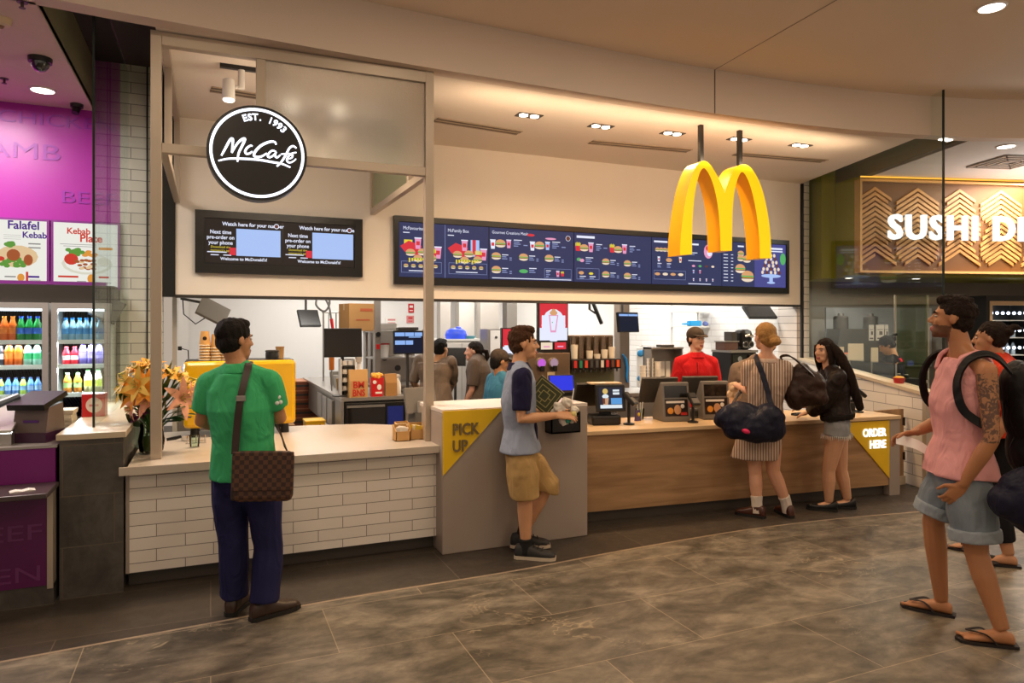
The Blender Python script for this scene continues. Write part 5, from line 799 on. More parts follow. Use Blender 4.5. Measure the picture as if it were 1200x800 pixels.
column('grey panel column left of the blue gloves', 516, 528, 11.2, pg); column('pale grey panel column above the blue gloves', 538, 556, 11.3, mat('pale_panel', 'd0cbc3', .45)); column('grey panel column right of the staff woman', 563, 585, 11.1, pg); column('grey panel column left of the cup poster', 594, 606, 11.2, steel_d)
X_, d_ = put(573, 9.9); t = thing('towel_dispenser', 'grey steel wall cabinet with a white front above the cook in blue', 'dispenser', (X_ + .02, 9.4, 0)); P(lambda m: m.box(-.24, .24, 0, .3, 0, 1.62), 'cabinet', steel_d, t); P(lambda m: m.box(-.2, -.02, -.012, 0, 1.2, 1.6, .004), 'white_door', mat('cabinet_door', '', 0), t); P(lambda m: m.cyl((-.11, -.02, 1.5), (-.11, -.01, 1.5), .02), 'lock', dgrey, t); P(lambda m: [m.box(-.2 + k * .08, -.15 + k * .08, -.012, 0, .6, 1.16) for k in range(5)], 'slats', inox, t)
notice('white and red notice on the column above the towel dispenser', 568, 373, .16, .24, paper, redp)
# --- light-up posters
def litposter(lab, px0, px1, y0, y1, Y, base, body_w=None, low=True, red=False):
    a, d = put(px0, Y); b, _ = put(px1, Y); w = b - a; z1, z0 = zz(y0, d), zz(y1, d); t = thing('poster_screen', lab, 'screen', ((a + b) / 2, Y, base), 0, 'portrait poster screens'); o = base
    P(lambda m: m.box(-w / 2, w / 2, 0, .06, z0 - o, z1 - o, .006), 'frame', blackp, t); hz = z1 - z0; zl = z0 - o + (hz * .24 if low else .02)
    s = Scr(); s.y = -.001; s.rect(-w / 2 + .014, w / 2 - .014, zl, z1 - o - .014, 4); s.oval(0, zl + hz * .30, w * .40, hz * .33, 0)
    s.rect(-w / 2 + .04, w / 2 - .04, zl + .0, zl + hz * .5, 0); s.rect(-w / 2 + .014, w / 2 - .014, zl, zl + hz * .25, 0)
    if not red:
        cz = zl + hz * .36; s.poly([(-w * .16, cz + hz * .15), (w * .16, cz + hz * .15), (w * .08, cz - hz * .2), (-w * .1, cz - hz * .2)], 8); s.poly([(-w * .12, cz + hz * .13), (w * .12, cz + hz * .13), (w * .05, cz - hz * .16), (-w * .07, cz - hz * .16)], 0); s.oval(0, cz + hz * .19, w * .13, hz * .05, 5); s.oval(.0, cz + hz * .23, w * .07, hz * .04, 5); s.oval(-w * .04, cz, w * .02, hz * .01, 7)
    else: s.rect(-w / 2 + .014, -w * .05, zl + hz * .3, z1 - o - .014, 4)
    if low:
        for k, c in ((-1, 9), (1, 4)): s.rect(k * w * .23 - w * .19, k * w * .23 + w * .19, z0 - o + hz * .06, z0 - o + hz * .2, c); s.rect(k * w * .23 - w * .1, k * w * .23 + w * .1, z0 - o + hz * .1, z0 - o + hz * .13, 8)
    s.m.build('poster_graphics', SM, t); P(lambda m: m.box(-w * .3, w * .3, .0, .06, 0, z0 - o + .005), 'stand', blackp, t)
    return t
# frozen drink machine under the poster
a, d = put(619, 6.85); b, _ = put(668, 6.85); t = thing('drink_machine', 'brown steel frozen drink machine with two round lit windows', 'drink machine', ((a + b) / 2, 6.85, .90)); wm = (b - a) / 2
P(lambda m: m.box(-wm, wm, 0, .4, 0, .465, .006), 'body', mat('bronze_steel', '8a7560', .3, .7), t)
for px, c in ((633.5, 'c860d8'), (648, 'a8889a')):
    x = put(px, 6.85)[0] - (a + b) / 2; o = P(lambda m: m.cyl((x, -.03, .36), (x, 0, .36), .055, .06, 20), 'round_window', mat('window_bezel', 'd0c8c4', .2, .8), t); P(lambda m: m.cyl((x, -.034, .36), (x, -.029, .36), .045, n=20), 'glow', emis('glow_' + c, c, 1.0), o); P(lambda m: (m.box(x - .02, x + .02, -.07, -.03, .27, .33, .005)), 'tap', blackp, t)
P(lambda m: m.box(-wm * .1, wm * .25, -.008, 0, .18, .26), 'label_plate', mat('cream_label', 'e0c8a0', .5), t); P(lambda m: m.box(-wm + .02, wm - .02, -.1, 0, 0, .04), 'drip_tray', blackp, t)
litposter('tall lit poster screen showing an ice cream cup', 631, 666, 354, 413, 6.95, 1.365)
X_, d_ = put(600, 8.1); t = thing('equipment_cabinet', 'narrow steel cabinet behind the young man in blue', 'cabinet', (X_, 8.1, 0)); P(lambda m: m.box(-.16, .16, 0, .4, 0, 1.30), 'body', steel_d, t); P(lambda m: m.box(-.14, .14, -.012, 0, .1, 1.26, .004), 'door', inox, t)
litposter('red lit poster screen partly hidden by the young man', 588, 617, 384, 416, 8.2, 1.30, low=False, red=True)
# blue touch screen on the pick-up bench
p = onY(655, 454, 5.5); t = thing('touch_screen', 'bright blue touch screen leaning behind the pick up counter', 'screen', (p.x + .03, 5.5, .78), math.radians(-14)); s = P(lambda m: m.box(-.115, .115, -.012, .012, 0, .15, .004), 'panel', blackp, t); s.location.z = .30; s.rotation_euler = (math.radians(-20), 0, 0); P(lambda m: m.box(-.105, .105, -.0135, -.0115, .008, .142), 'screen', emis('screen_blue', '2a36e0', 1.0), s); P(lambda m: (m.box(-.06, .06, -.02, .1, 0, .02), m.cyl((0, .06, .01), (0, .04, .36), .02)), 'stand', dgrey, t)
# cup and drinks tower
a, d = put(669, 6.95); b, _ = put(725, 6.95); t = thing('drinks_tower', 'drinks dispenser with steel cup tubes and a row of red labels', 'drink machine', ((a + b) / 2, 6.95, .90)); wm = (b - a) / 2; zt = zz(393, d) - .9; zl = zz(421, d) - .9; zm = zz(433, d) - .9
P(lambda m: m.box(-wm, wm, .12, .36, 0, zt, .004), 'back_panel', mat('bronze_steel', '', 0), t); P(lambda m: m.box(-wm - .01, wm + .01, -.04, .12, zm, zl, .008), 'valve_head', blackp, t); P(lambda m: m.box(-wm, wm, -.06, .12, 0, .05), 'drip_tray', inox, t); P(lambda m: m.box(-wm, wm, .10, .12, .05, zm), 'splash_panel', mat('green_grey_panel', '6a6a4a', .4), t)
for k in range(6):
    x = -wm + (k + .6) * 2 * wm / 6.4; o = P(lambda m: m.cyl((x, .06, zl + .005), (x, .06, zt - .015), .036, n=16), 'cup_tube', mat('tube_steel', '8a7a6a', .25, .8), t)
    hcup = (.16, .0, .09, .05, .10, .13)[k]
    if hcup: P(lambda m: m.lathe([(.034, 0), (.040, hcup)], (x, .025, zl + .004), 14), 'cups', mat('white_cups', 'e6dccb', .6), o)
for k, c in enumerate(('c83028', '2a7a5a', 'd04a30', '3a3a38', '4a4a4a', 'd8d0c8', 'c82a30', '6a3a2a', 'e05a28')):
    x = -wm + (k + .5) * 2 * wm / 9; P(lambda m: m.box(x - .018, x + .018, -.046, -.04, zm + .02, zl - .015), 'flavour_label', mat('flavour_' + c, c, .5), t); P(lambda m: m.cyl((x, -.02, zm - .03), (x, -.02, zm), .012, n=8), 'nozzle', dgrey, t)
a, b = put(726, 8.1)[0], put(738, 8.1)[0]; t = thing('steel_column', 'brushed steel column with blue ribbon right of the drinks tower', 'column', ((a + b) / 2, 8.1, 0)); P(lambda m: m.box(-.075, .075, 0, .15, 0, 2.88), 'shaft', mat('brown_steel', '9a8a7c', .35, .6), t)
P(lambda m: m.tube([(-.04, -.02, 1.28), (.0, -.025, 1.22), (.03, -.025, 1.1), (.02, -.022, .98), (.04, -.02, .9)], [(.008, .02), (.008, .045), (.008, .04), (.008, .03), (.008, .015)], 8), 'ribbon', mat('sky_blue_ribbon', '3a9ad8', .5), t, label='sky blue ribbon')
t = thing('blue_decoration', 'blue and white cut out decoration on the wall right of the steel column', 'decoration', (0, 0, 0)); p = onY(752, 430, 8.6); t.location = (p.x, 8.6, 0); P(lambda m: m.box(-.02, .02, 0, .03, 0, p.z + .32), 'stand', whitep, t); P(lambda m: (m.box(-.09, .09, -.012, 0, p.z - .35, p.z + .28, .01)), 'card', paper, t); P(lambda m: [m.ell((x, -.014, p.z + z), (r, .008, r * .8), 12, 8) for x, z, r in ((-.03, .2, .06), (.04, .23, .045), (-.04, -.16, .05), (.0, -.2, .03))], 'blue_shapes', mat('sky_blue_ribbon', '', 0), t)
# white cups on their steel shelf, pans, equipment behind the cashier
a, d = put(763, 7.0); b, _ = put(800, 7.0); t = thing('cup_shelf', 'steel cup shelf with paper pockets left of the cashier', 'shelf', ((a + b) / 2, 7.05, .90)); wm = (b - a) / 2; zt = zz(407, d) - .9
P(lambda m: (m.box(-wm, wm, .1, .12, 0, zt), m.box(-wm, -wm + .015, -.05, .12, 0, zt), m.box(wm - .015, wm, -.05, .12, 0, zt), m.box(-wm, wm, -.07, .12, zt - .02, zt)), 'frame', steel_d, t); P(lambda m: m.box(-wm + .015, wm - .015, -.05, .1, 0, .02), 'base_board', inox, t); P(lambda m: (m.box(-.0, .06, .08, .1, .15, .33), m.box(.08, .14, .08, .1, .13, .33)), 'paper_pockets', paper, t); P(lambda m: m.box(-wm * .3, wm * .5, -.04, .08, zt, zt + .03, .005), 'lid_tray', dgrey, t)
wc = mat('white_paper_cup', 'eee8e0', .6); c0 = None
for s, (px, n, z0_) in enumerate(((766, 4, .92), (771, 6, .92), (776, 5, .92))):
    X = put(px, 6.9)[0]
    for i in range(n):
        lab = f'white paper cup, {ORD[i]} from the bottom of the {("left", "middle", "right")[s]} cup stack beside the cashier'
        loc = (X + (s - 1) * .045, 7.06, z0_ + i * .042)
        if c0 is None:
            c0 = thing('white_cup', lab, 'cup', loc, 0, 'white cups beside the cashier'); P(lambda m: m.lathe([(.03, 0), (.04, .14), (.037, .14), (.028, .006), (0, .005)], n=14, caps=False), 'cup_body', wc, c0); P(lambda m: m.lathe([(.041, .135), (.043, .14), (.041, .145)], n=14, caps=False), 'rim', wc, c0)
        else: dup(c0, loc, 0, lab, 'white cups beside the cashier')
# wall shelves with packs
p = onY(812, 377, 9.2); t = thing('wall_rack', 'white wall rack above the cashier in red', 'shelf', (p.x, 9.2, 0)); zb_ = zz(382, put(812, 9.2)[1]); P(lambda m: [m.box(x - .015, x + .015, .28, .31, 0, 2.1) for x in (-.2, .32)], 'posts', whitep, t); P(lambda m: m.box(-.22, .34, 0, .3, zb_ - .02, zb_), 'shelf_board', whitep, t); P(lambda m: m.box(-.22, .34, 0, .3, zb_ + .22, zb_ + .24), 'shelf_board', whitep, t)
zb2 = zb_
t = thing('blue_pack', 'sky blue pack lying on the white wall rack', 'packet', (p.x + .12, 9.3, zb2)); P(lambda m: m.box(-.13, .09, -.06, .06, 0, .09, .02), 'pack_body', mat('cyan_pack', '1e9ad8', .4), t); P(lambda m: m.box(-.24, -.13, -.04, .04, .02, .05, .01), 'pack_tail', mat('cyan_pack', '', 0), t)
t = thing('cloth_bundle', 'small blue and white cloth bundle at the right of the white wall rack', 'cloth', (p.x + .29, 9.25, zb2)); P(lambda m: (m.ell((0, 0, .035), (.05, .05, .035), 12, 8), m.ell((-.02, -.01, .06), (.03, .03, .02), 10, 6)), 'folds', mat('blue_white_cloth', '6a7ab8', .7, var=(18, .5)), t)
X_, d_ = put(848, 7.25); t = thing('coffee_brewer', 'black coffee brewer with a small lit screen behind the blonde woman', 'coffee machine', (X_ + .06, 6.9, .90))
P(lambda m: m.box(-.24, .16, .0, .36, 0, .43, .008), 'body', blackp, t); P(lambda m: m.box(-.25, .17, -.02, .36, .43, .46), 'shelf_top', inox, t); P(lambda m: m.box(.02, .16, -.05, .0, .02, .40, .006), 'control_column', mat('dark_charcoal', '1b1a1c', .3), t); P(lambda m: m.box(.055, .125, -.056, -.049, .25, .32), 'small_screen', emis('lilac_screen', '8a94f0', 1.0), t); P(lambda m: m.box(-.22, 0, -.01, 0, .3, .4), 'logo_panel', mat('green_black_panel', '20241c', .3), t); P(lambda m: m.cyl((-.11, -.014, .35), (-.11, -.009, .35), .035, n=16), 'dial', chrome, t)
t2 = thing('bean_hopper', 'black twin barrel coffee hopper standing on the brewer', 'coffee grinder', (X_ + .15, 7.0, 1.36)); P(lambda m: m.box(-.08, .10, -.02, .16, 0, .26, .05), 'housing', blackp, t2)
for x, z in ((-.035, .07), (.055, .07)): P(lambda m: (m.cyl((x, -.035, z), (x, -.02, z), .042, n=18)), 'barrel', chrome, t2); P(lambda m: m.cyl((x, -.039, z), (x, -.034, z), .028, n=18), 'barrel_hole', blackp, t2)
P(lambda m: m.tube([(-.05, -.03, .17), (.0, -.05, .19), (.07, -.03, .17)], .022, 8), 'handle_bar', chrome, t2)
t2 = thing('cup_warmer', 'black and steel box with cups on the brewer top behind the cashier cap', 'appliance', (X_ - .10, 7.05, 1.36)); P(lambda m: m.box(-.1, .11, -.06, .12, 0, .10, .005), 'body', mat('brown_box', '5a4038', .5), t2); P(lambda m: m.box(-.11, .12, -.07, .13, .1, .115), 'lid', inox, t2); P(lambda m: m.box(.02, .1, -.05, .1, .115, .23, .004), 'screen_unit', dgrey, t2)
t2 = thing('wall_tag_rail', 'black label rail with a yellow tag on the kitchen wall right of the rack', 'rail', (0, 0, 0)); p = onY(862, 378, 9.0); t2.location = (p.x, 9.05, 0); P(lambda m: m.box(-.02, .02, .02, .05, 0, p.z + .1), 'post', whitep, t2); P(lambda m: (m.box(-.28, .22, 0, .02, p.z - .01, p.z + .015), m.box(-.28, .22, 0, .02, p.z + .05, p.z + .07)), 'rail_bars', dgrey, t2); P(lambda m: m.box(-.12, -.03, -.02, 0, p.z - .04, p.z + .07, .01), 'yellow_tag', mat('tag_yellow', 'd8c030', .5), t2)
# small supplies on the benches and shelves
def tub(name, lab, cat, x, y, z, r, h, c, lidc=None, grp=None):
    t = thing(name, lab, cat, (x, y, z), 0, grp); P(lambda m: m.lathe([(r * .85, 0), (r, h), (r * .92, h), (r * .78, .01), (0, .008)], n=16, caps=False), 'tub_body', c, t)
    if lidc: P(lambda m: m.lathe([(r * 1.04, h), (r * 1.04, h + .012), (r * .9, h + .016)], n=16), 'lid', lidc, t)
tub('white_tub', 'white lidded tub on the upper steel shelf under the cardboard box, left one', 'tub', 2.0, 8.72, 1.27, .07, .16, whitep, redp, 'tubs on the steel shelf'); tub('white_tub', 'white lidded tub on the upper steel shelf under the cardboard box, right one', 'tub', 2.2, 8.72, 1.27, .07, .20, whitep, steel_d, 'tubs on the steel shelf'); tub('steel_pan', 'steel pan on the low board of the steel shelf', 'pan', 2.1, 8.75, .92, .13, .12, steel, None)
for n, (y, c) in enumerate(((8.1, 'd8d2c8'), (8.45, 'c8a060'), (8.8, 'e0dcd4'), (9.2, 'b0a89c'))): tub('food_tub', ('pale tub at the front of the long side bench', 'tan tub second on the long side bench', 'white tub third on the long side bench', 'grey tub at the back of the long side bench')[n], 'tub', 1.42 + .02 * n, y, .905, .075, .11 + .02 * n, mat('tub_' + c, c, .5), None, 'tubs on the side bench')
t = thing('tong_rail', 'steel rail with hanging black utensils above the side bench', 'utensil rail', (1.75, 9.9, 0)); P(lambda m: [m.cyl((x, 0, 0), (x, 0, 1.88), .012) for x in (-.32, .32)], 'posts', steel, t); P(lambda m: m.cyl((-.34, 0, 1.85), (.34, 0, 1.85), .01), 'rail', steel, t)
for k in range(6): P(lambda m: (m.cyl((-.25 + k * .1, -.012, 1.84), (-.25 + k * .1, -.012, 1.62), .007), m.ell((-.25 + k * .1, -.012, 1.58), (.03, .012, .045), 10, 6)), 'utensil', dgrey if k % 2 else steel_d, t)
t = thing('wall_hose', 'coiled grey hose hanging from the kitchen ceiling beside the small monitor', 'hose', (1.35, 9.6, 0)); P(lambda m: m.tube(spline([(0, 0, 2.88), (.02, 0, 2.3), (.12, .02, 2.0), (.05, 0, 1.86), (-.06, 0, 1.95), (.0, .02, 2.1), (.1, 0, 1.95), (.14, 0, 1.75)], 6), .014, 8), 'hose_pipe', mgrey, t); P(lambda m: m.cyl((.14, 0, 1.76), (.16, 0, 1.62), .024, .018), 'nozzle', redp, t)
t = thing('orange_hook', 'small orange hanging cloth at the left end of the side bench rack', 'cloth', (1.30, 8.35, .905)); P(lambda m: m.cyl((0, 0, 0), (0, 0, .42), .008), 'stand', steel, t); P(lambda m: m.box(-.03, .03, -.012, .012, .24, .40, .01), 'cloth', mat('orange_cloth', 'e07a1e', .8), t)
t = thing('coin_tray', 'low grey register drawer behind the two tills', 'drawer', OCX := (a2 + (b2 - a2) * .47 + Vector((0, .50, .78))), rz); P(lambda m: m.box(-.2, .2, -.08, .08, 0, .09, .006), 'drawer_body', mgrey, t); P(lambda m: m.box(-.19, .19, -.083, -.08, .02, .07), 'drawer_front', dgrey, t)
t = thing('napkin_stack', 'white napkin stack on the back bench behind the lit advert till', 'napkins', (3.95, 7.05, .90)); P(lambda m: [m.box(-.07, .07, -.07, .07, i * .014, i * .014 + .013, .002) for i in range(8)], 'sheets', paper, t)
# --- tills on the order counter
OC = Matrix.Translation(a2) @ Matrix.Rotation(rz, 4, 'Z')
POSM = [mat('ad_dark', '2a1c16', .3), mat('ad_gold', 'd8902a', .5), mat('ad_tan', 'c89468', .5), mat('ad_red', 'b8221c', .5), mat('ad_white', 'e8e2da', .5)]
def till(loc, rz_, lab):
    t = thing('order_till', lab, 'till', loc, rz_, 'grey tills on the order counter'); gm = mat('till_grey', '77716a', .4)
    m_ = MB(); m_.prism([(-.10, 0), (.16, 0), (.16, .10), (-.02, .36), (-.055, .36), (-.10, .04)], -.135, .135, 'x'); b = m_.build('housing', gm, t); md = b.modifiers.new('bevel', 'BEVEL'); md.width = .012; md.segments = 3; md.limit_method = 'ANGLE'
    sl = math.atan2(.045, .32)
    o = P(lambda m: m.box(-.112, .112, -.004, .002, .19, .30), 'upper_window', mat('till_dark_window', '1c1815', .15), t); o.location = (0, -.098, .03); o.rotation_euler = (-sl, 0, 0)
    o2 = P(lambda m: m.box(-.112, .112, -.004, .002, .02, .175), 'advert', POSM[0], t); o2.location = (0, -.098, .03); o2.rotation_euler = (-sl, 0, 0)
    def ad(m):
        m.m = 4; m.box(-.10, .08, -.006, -.004, .14, .16); m.m = 1; m.ell((-.06, -.004, .07), (.03, .003, .03), 10, 6); m.m = 2; m.ell((.01, -.004, .08), (.035, .003, .045), 10, 6); m.m = 3; m.box(.04, .10, -.006, -.004, .03, .055); m.m = 4; m.ell((.06, -.004, .11), (.02, .003, .02), 8, 6)
    P(ad, 'advert_print', POSM, o2)
    s = P(lambda m: m.box(-.18, .18, -.015, .02, -.13, .13, .008), 'cashier_screen', dgrey, t); s.location = (-.07, .17, .27); s.rotation_euler = (math.radians(22), 0, 0); P(lambda m: m.cyl((-.05, .12, .05), (-.06, .18, .24), .03), 'screen_neck', dgrey, t)
    return t
X, d = put(784.5, 5.42); p1_ = till((X + .02, 5.40, .78), math.radians(-12), 'grey order till with a burger advert left of the card reader'); X, d = put(832, 5.38); dup(p1_, (X + .02, 5.37, .78), math.radians(-16), 'grey order till with a burger advert beside the blonde woman', 'grey tills on the order counter')
# kiosk with lit screen
X, d = put(708, 5.45); t = thing('display_till', 'black till with a lit drink advert at the left end of the order counter', 'till', (X, 5.42, .78), math.radians(-14)); P(lambda m: m.box(-.15, .12, -.08, .12, 0, .09, .02), 'base', blackp, t); P(lambda m: m.box(-.05, .05, 0, .06, .08, .2, .01), 'neck', blackp, t); s = P(lambda m: m.box(-.135, .135, -.02, .02, -.12, .12, .008), 'screen_case', blackp, t); s.location = (.03, -.03, .235); s.rotation_euler = (math.radians(-10), 0, 0)
adm = [emis('advert_dark', '2a2a38', 1), emis('advert_cyan', '5a9ad8', 1), emis('advert_white', 'dfe8ee', 1), emis('advert_tan', 'c89a78', 1), emis('advert_gold', 'd8b868', 1), emis('advert_brown', '6a3a2c', 1)]
def adk(m):
    m.m = 0; m.box(-.108, .108, -.023, -.020, -.095, .095); m.m = 2; m.box(-.10, .10, -.0238, -.023, -.09, -.06); m.m = 1; m.box(.0, .10, -.0238, -.023, -.055, -.0); m.m = 2; m.box(.02, .08, -.0238, -.023, .03, .05); m.box(.02, .08, -.0238, -.023, .058, .075); m.m = 3; m.prism([(-.07, -.06), (-.03, -.06), (-.02, .0), (-.08, .0)], -.0245, -.0236, 'y'); m.m = 5; m.prism([(-.075, -.05), (-.055, -.05), (-.055, .0), (-.08, .0)], -.025, -.0246, 'y'); m.m = 2; m.ell((-.05, -.0236, .015), (.03, .001, .02), 12, 6); m.m = 4; m.ell((-.05, -.0236, .06), (.025, .001, .025), 12, 6)
P(adk, 'advert', adm, s); s2 = P(lambda m: m.box(-.17, .17, -.015, .02, -.12, .12, .008), 'cashier_screen', blackp, t); s2.location = (-.09, .17, .25); s2.rotation_euler = (math.radians(26), 0, math.radians(10)); P(lambda m: m.box(-.14, .15, .0, .14, .355, .37, .004), 'top_tray', mat('pale_wood_worktop', '', 0), t)
def reader(px, py, Y, lab, rz_=0, lit=False, h=.20):
    X, d = put(px, Y); t = thing('card_reader', lab, 'card reader', (X, Y, .78), rz_, 'card readers on the order counter'); P(lambda m: m.lathe([(.05, 0), (.05, .012), (.02, .02)], n=18), 'base', blackp, t); P(lambda m: m.cyl((0, 0, .015), (0, .0, h), .014, .014), 'stalk', blackp, t)
    o = P(lambda m: m.box(-.04, .04, -.018, .018, -.075, .075, .008), 'terminal', blackp, t); o.location = (0, -.01, h + .01); o.rotation_euler = (math.radians(-48), 0, 0); P(lambda m: m.box(-.03, .03, -.021, -.017, .012, .062), 'screen', emis('reader_screen', '9aa0c8', .9) if lit else dgrey, o); P(lambda m: m.box(-.03, .03, -.021, -.017, -.062, .0), 'keypad', mgrey, o); return t
reader(812, 485, 5.2, 'black card reader on a stalk between the two grey tills', math.radians(-8)); reader(737, 488, 5.32, 'black card reader beside the lit advert till', math.radians(30), h=.22); reader(1006, 476, 5.15, 'black card reader with a lit screen right of the girl', math.radians(55), True)
X, d = put(994, 5.3); t = thing('receipt_printer', 'black receipt printer with cables behind the long haired girl', 'printer', (X, 5.32, .78), math.radians(-20)); P(lambda m: m.box(-.06, .06, -.07, .07, 0, .12, .012), 'body', blackp, t); P(lambda m: m.box(-.045, .045, -.074, -.07, .085, .095), 'slot', mgrey, t); P(lambda m: m.tube([(.04, -.05, .01), (.09, -.09, .008), (.03, -.14, .008), (-.06, -.12, .008)], .006, 6), 'cable', blackp, t)
X, d = put(938, 5.2); t = thing('black_tray', 'black pen tray on the order counter behind the brown bag', 'tray', (X, 5.22, .78), .2); P(lambda m: (m.box(-.07, .07, -.04, .04, 0, .01), m.box(-.07, .07, -.04, -.034, .01, .022), m.box(-.07, .07, .034, .04, .01, .022)), 'tray_body', blackp, t); P(lambda m: m.cyl((-.05, 0, .018), (.05, .01, .018), .006), 'pen', dgrey, t)
X, d = put(750, 5.6); t = thing('sauce_cup', 'small clear cup of straws beside the lit advert till', 'cup', (X, 5.6, .78)); P(lambda m: m.lathe([(.035, 0), (.042, .1), (.039, .1), (.03, .008), (0, .006)], n=14, caps=False), 'cup_body', vglass, t); P(lambda m: [m.cyl((.015 * math.cos(i * 2.1), .015 * math.sin(i * 2.1), .01), (.03 * math.cos(i * 2.1), .03 * math.sin(i * 2.1), .16), .004, n=6) for i in range(6)], 'straws', paper, t)
X, d = put(753, 5.42); t = thing('badge_card', 'small violet and yellow card leaning beside the straws', 'card', (X, 5.5, .78), .3); P(lambda m: m.prism([(-.015, 0), (.015, 0), (.004, .1), (-.004, .1)], -.03, .03, 'x'), 'card', mat('violet_card', '5a4a7a', .5), t); P(lambda m: m.ell((0, -.014, .06), (.018, .006, .018), 10, 6), 'yellow_dot', mat('tag_yellow', '', 0), t)
# ================================================================== sushi shop on the right
SM4 = Matrix.Translation((Sp.x, Sp.y, 0)) @ Matrix.Rotation(sa, 4, 'Z')
def sthing(name, lab, cat, x, y, z, grp=None): p = SM4 @ Vector((x, y, z)); return thing(name, lab, cat, p, sa, grp)
wood_s = woodmat('sign_ply', 'b07a3c', 'cf9a58'); gold = mat('sign_gold_recess', '8a5a1c', .5)
t = sthing('sushi_sign', 'wide plywood sign with zigzag fretwork and white lit letters', 'sign', 0, 0, 2.35); SW, SH = 2.9, 1.21
P(lambda m: m.box(.02, SW, .05, .11, .03, SH - .03), 'back_board', mat('sign_back_brown', '6b4214', .6, var=(4, .1)), t); P(lambda m: (m.box(0, SW, .0, .12, 0, .03), m.box(0, SW, 0, .12, SH - .03, SH), m.box(0, .03, 0, .12, .03, SH - .03)), 'frame', mat('sign_frame_ply', 'd8a868', .5), t)
def zig(m):
    """diagonal fretwork: parallel raised slats of changing length, mirrored to stacked peaks"""
    hp, sl, pitch, wd = .30, .62, .066, .040
    for col in range(10):
        for half in (0, 1):
            x0_ = .03 + col * hp * 2 - .1 + half * hp; up_ = 1 if (half == 0) else -1
            for k in range(-8, 22):
                ph = (k + (col % 2) * 4) % 8; ins = hp * (0, 0, .10, .24, .40, .24, .10, 0)[ph]
                xa, xb = (x0_ + ins, x0_ + hp) if half == 0 else (x0_, x0_ + hp - ins)
                zc = .03 + k * pitch; za = zc + sl * (ins if half == 0 else hp); zb_ = zc + sl * (hp if half == 0 else ins)
                if half == 1: za, zb_ = zc + sl * hp, zc + sl * ins
                xa2, xb2 = max(xa, .035), min(xb, SW - .02)
                if xb2 - xa2 < .03: continue
                f = lambda x: za + (zb_ - za) * (x - xa) / (xb - xa)
                pts = [(xa2, f(xa2)), (xb2, f(xb2)), (xb2, f(xb2) + wd), (xa2, f(xa2) + wd)]
                if min(p[1] for p in pts) < .032 or max(p[1] for p in pts) > SH - .032: continue
                m.prism(pts, .03, .052, 'y')
P(zig, 'fretwork', wood_s, t)
def sl_(m): m.M = Matrix.Translation((.355, -.02, .44)); m.text('SUSHI DE', .44, .05, .010, 'LEFT', 1.0, spacing=1.16)
P(sl_, 'lettering', emis('white_letter_light', '', 0), t, label='white lit lettering')
P(lambda m: m.box(0, SW, -.02, .0, SH + .015, SH + .03), 'light_strip', emis('amber_strip', 'ffb040', 1.6), t)
lamp('AREA', SM4 @ Vector((1.5, -.12, 3.58)), 1.6, (1, .62, .22), 2.8, .06, (math.radians(0), 0, sa))
for n, x in enumerate((.10, 1.08)):
    t = sthing('downlight', ('small downlight under the green head, left of the two', 'small downlight under the green head, right of the two')[n], 'ceiling light', x, .4, 2.31, 'small downlights under the sushi head'); P(lambda m: m.lathe([(.05, -.006), (.055, 0)], n=18, caps=False), 'trim_ring', whitep, t); P(lambda m: m.lathe([(.048, -.004), (.048, -.001)], n=18), 'lens', emis('lens_6', '', 0), t)
p = onZ(1182, 189, 3.6); t = thing('air_vent', 'square ceiling air vent above the sushi sign', 'air vent', p, sa); P(lambda m: m.box(-.3, .3, -.3, .3, -.01, -.002), 'plate', mat('vent_grey', '8a827a', .5), t); P(lambda m: [(m.box(-a, a, -a, -a + .02, -.022, -.01), m.box(-a, a, a - .02, a, -.022, -.01), m.box(-a, -a + .02, -a, a, -.022, -.01), m.box(a - .02, a, -a, a, -.022, -.01)) for a in (.3, .23, .16, .09)], 'louvres', mat('vent_louvre', 'b8b0a8', .5), t)
# sushi counter behind the low wall
ang = math.atan2(u.y, u.x)
def wall_pt(f, off, z): q = A + (Bl - A) * f + nrm * off; return Vector((q.x, q.y, z))
t = thing('sushi_counter', 'dark bench of the sushi shop behind the low tiled wall', 'counter', wall_pt(.03, .24, 0), ang); LL_ = (Bl - A).length * .95
P(lambda m: m.box(0, LL_, 0, .55, 0, .86), 'carcass', mat('sushi_bench_dark', '3a342e', .5), t); P(lambda m: m.box(0, LL_, -.02, .57, .86, .89), 'worktop', mat('sushi_bench_top', '4a443c', .3, .3), t)
t = thing('sushi_display', 'low glass sushi display case on the sushi bench', 'display case', wall_pt(.10, .30, .89), ang); P(lambda m: m.box(0, 1.35, 0, .36, 0, .16), 'case_base', blackp, t); P(lambda m: (m.box(0, 1.35, 0, .006, .16, .33), m.box(0, 1.35, 0, .36, .33, .336), m.box(0, .006, 0, .36, .16, .33)), 'glass', vglass, t); P(lambda m: [m.box(.0 + k * .45, .012 + k * .45, -.004, .008, .16, .336) for k in range(4)], 'edge_posts', inox, t)
rr = random.Random(5); sf = None
for i in range(18):
    q = wall_pt(.10, .30, .89 + .16) + u * (.08 + (i % 9) * .14) + nrm * (.1 + .14 * (i // 9)); lab = f'sushi roll in the glass display, {ORD[i % 9]} from the back in the {("near", "far")[i // 9]} row'
    if sf is None: sf = thing('sushi_roll', lab, 'food', q, ang, 'sushi rolls in the display'); P(lambda m: m.lathe([(.026, 0), (.026, .04)], n=12), 'seaweed', mat('seaweed', '1c2416', .6), sf); P(lambda m: m.lathe([(.022, .04), (.02, .044)], n=12), 'rice', mat('rice', 'e8e2d4', .7), sf)
    else: dup(sf, q, ang, lab, 'sushi rolls in the display')
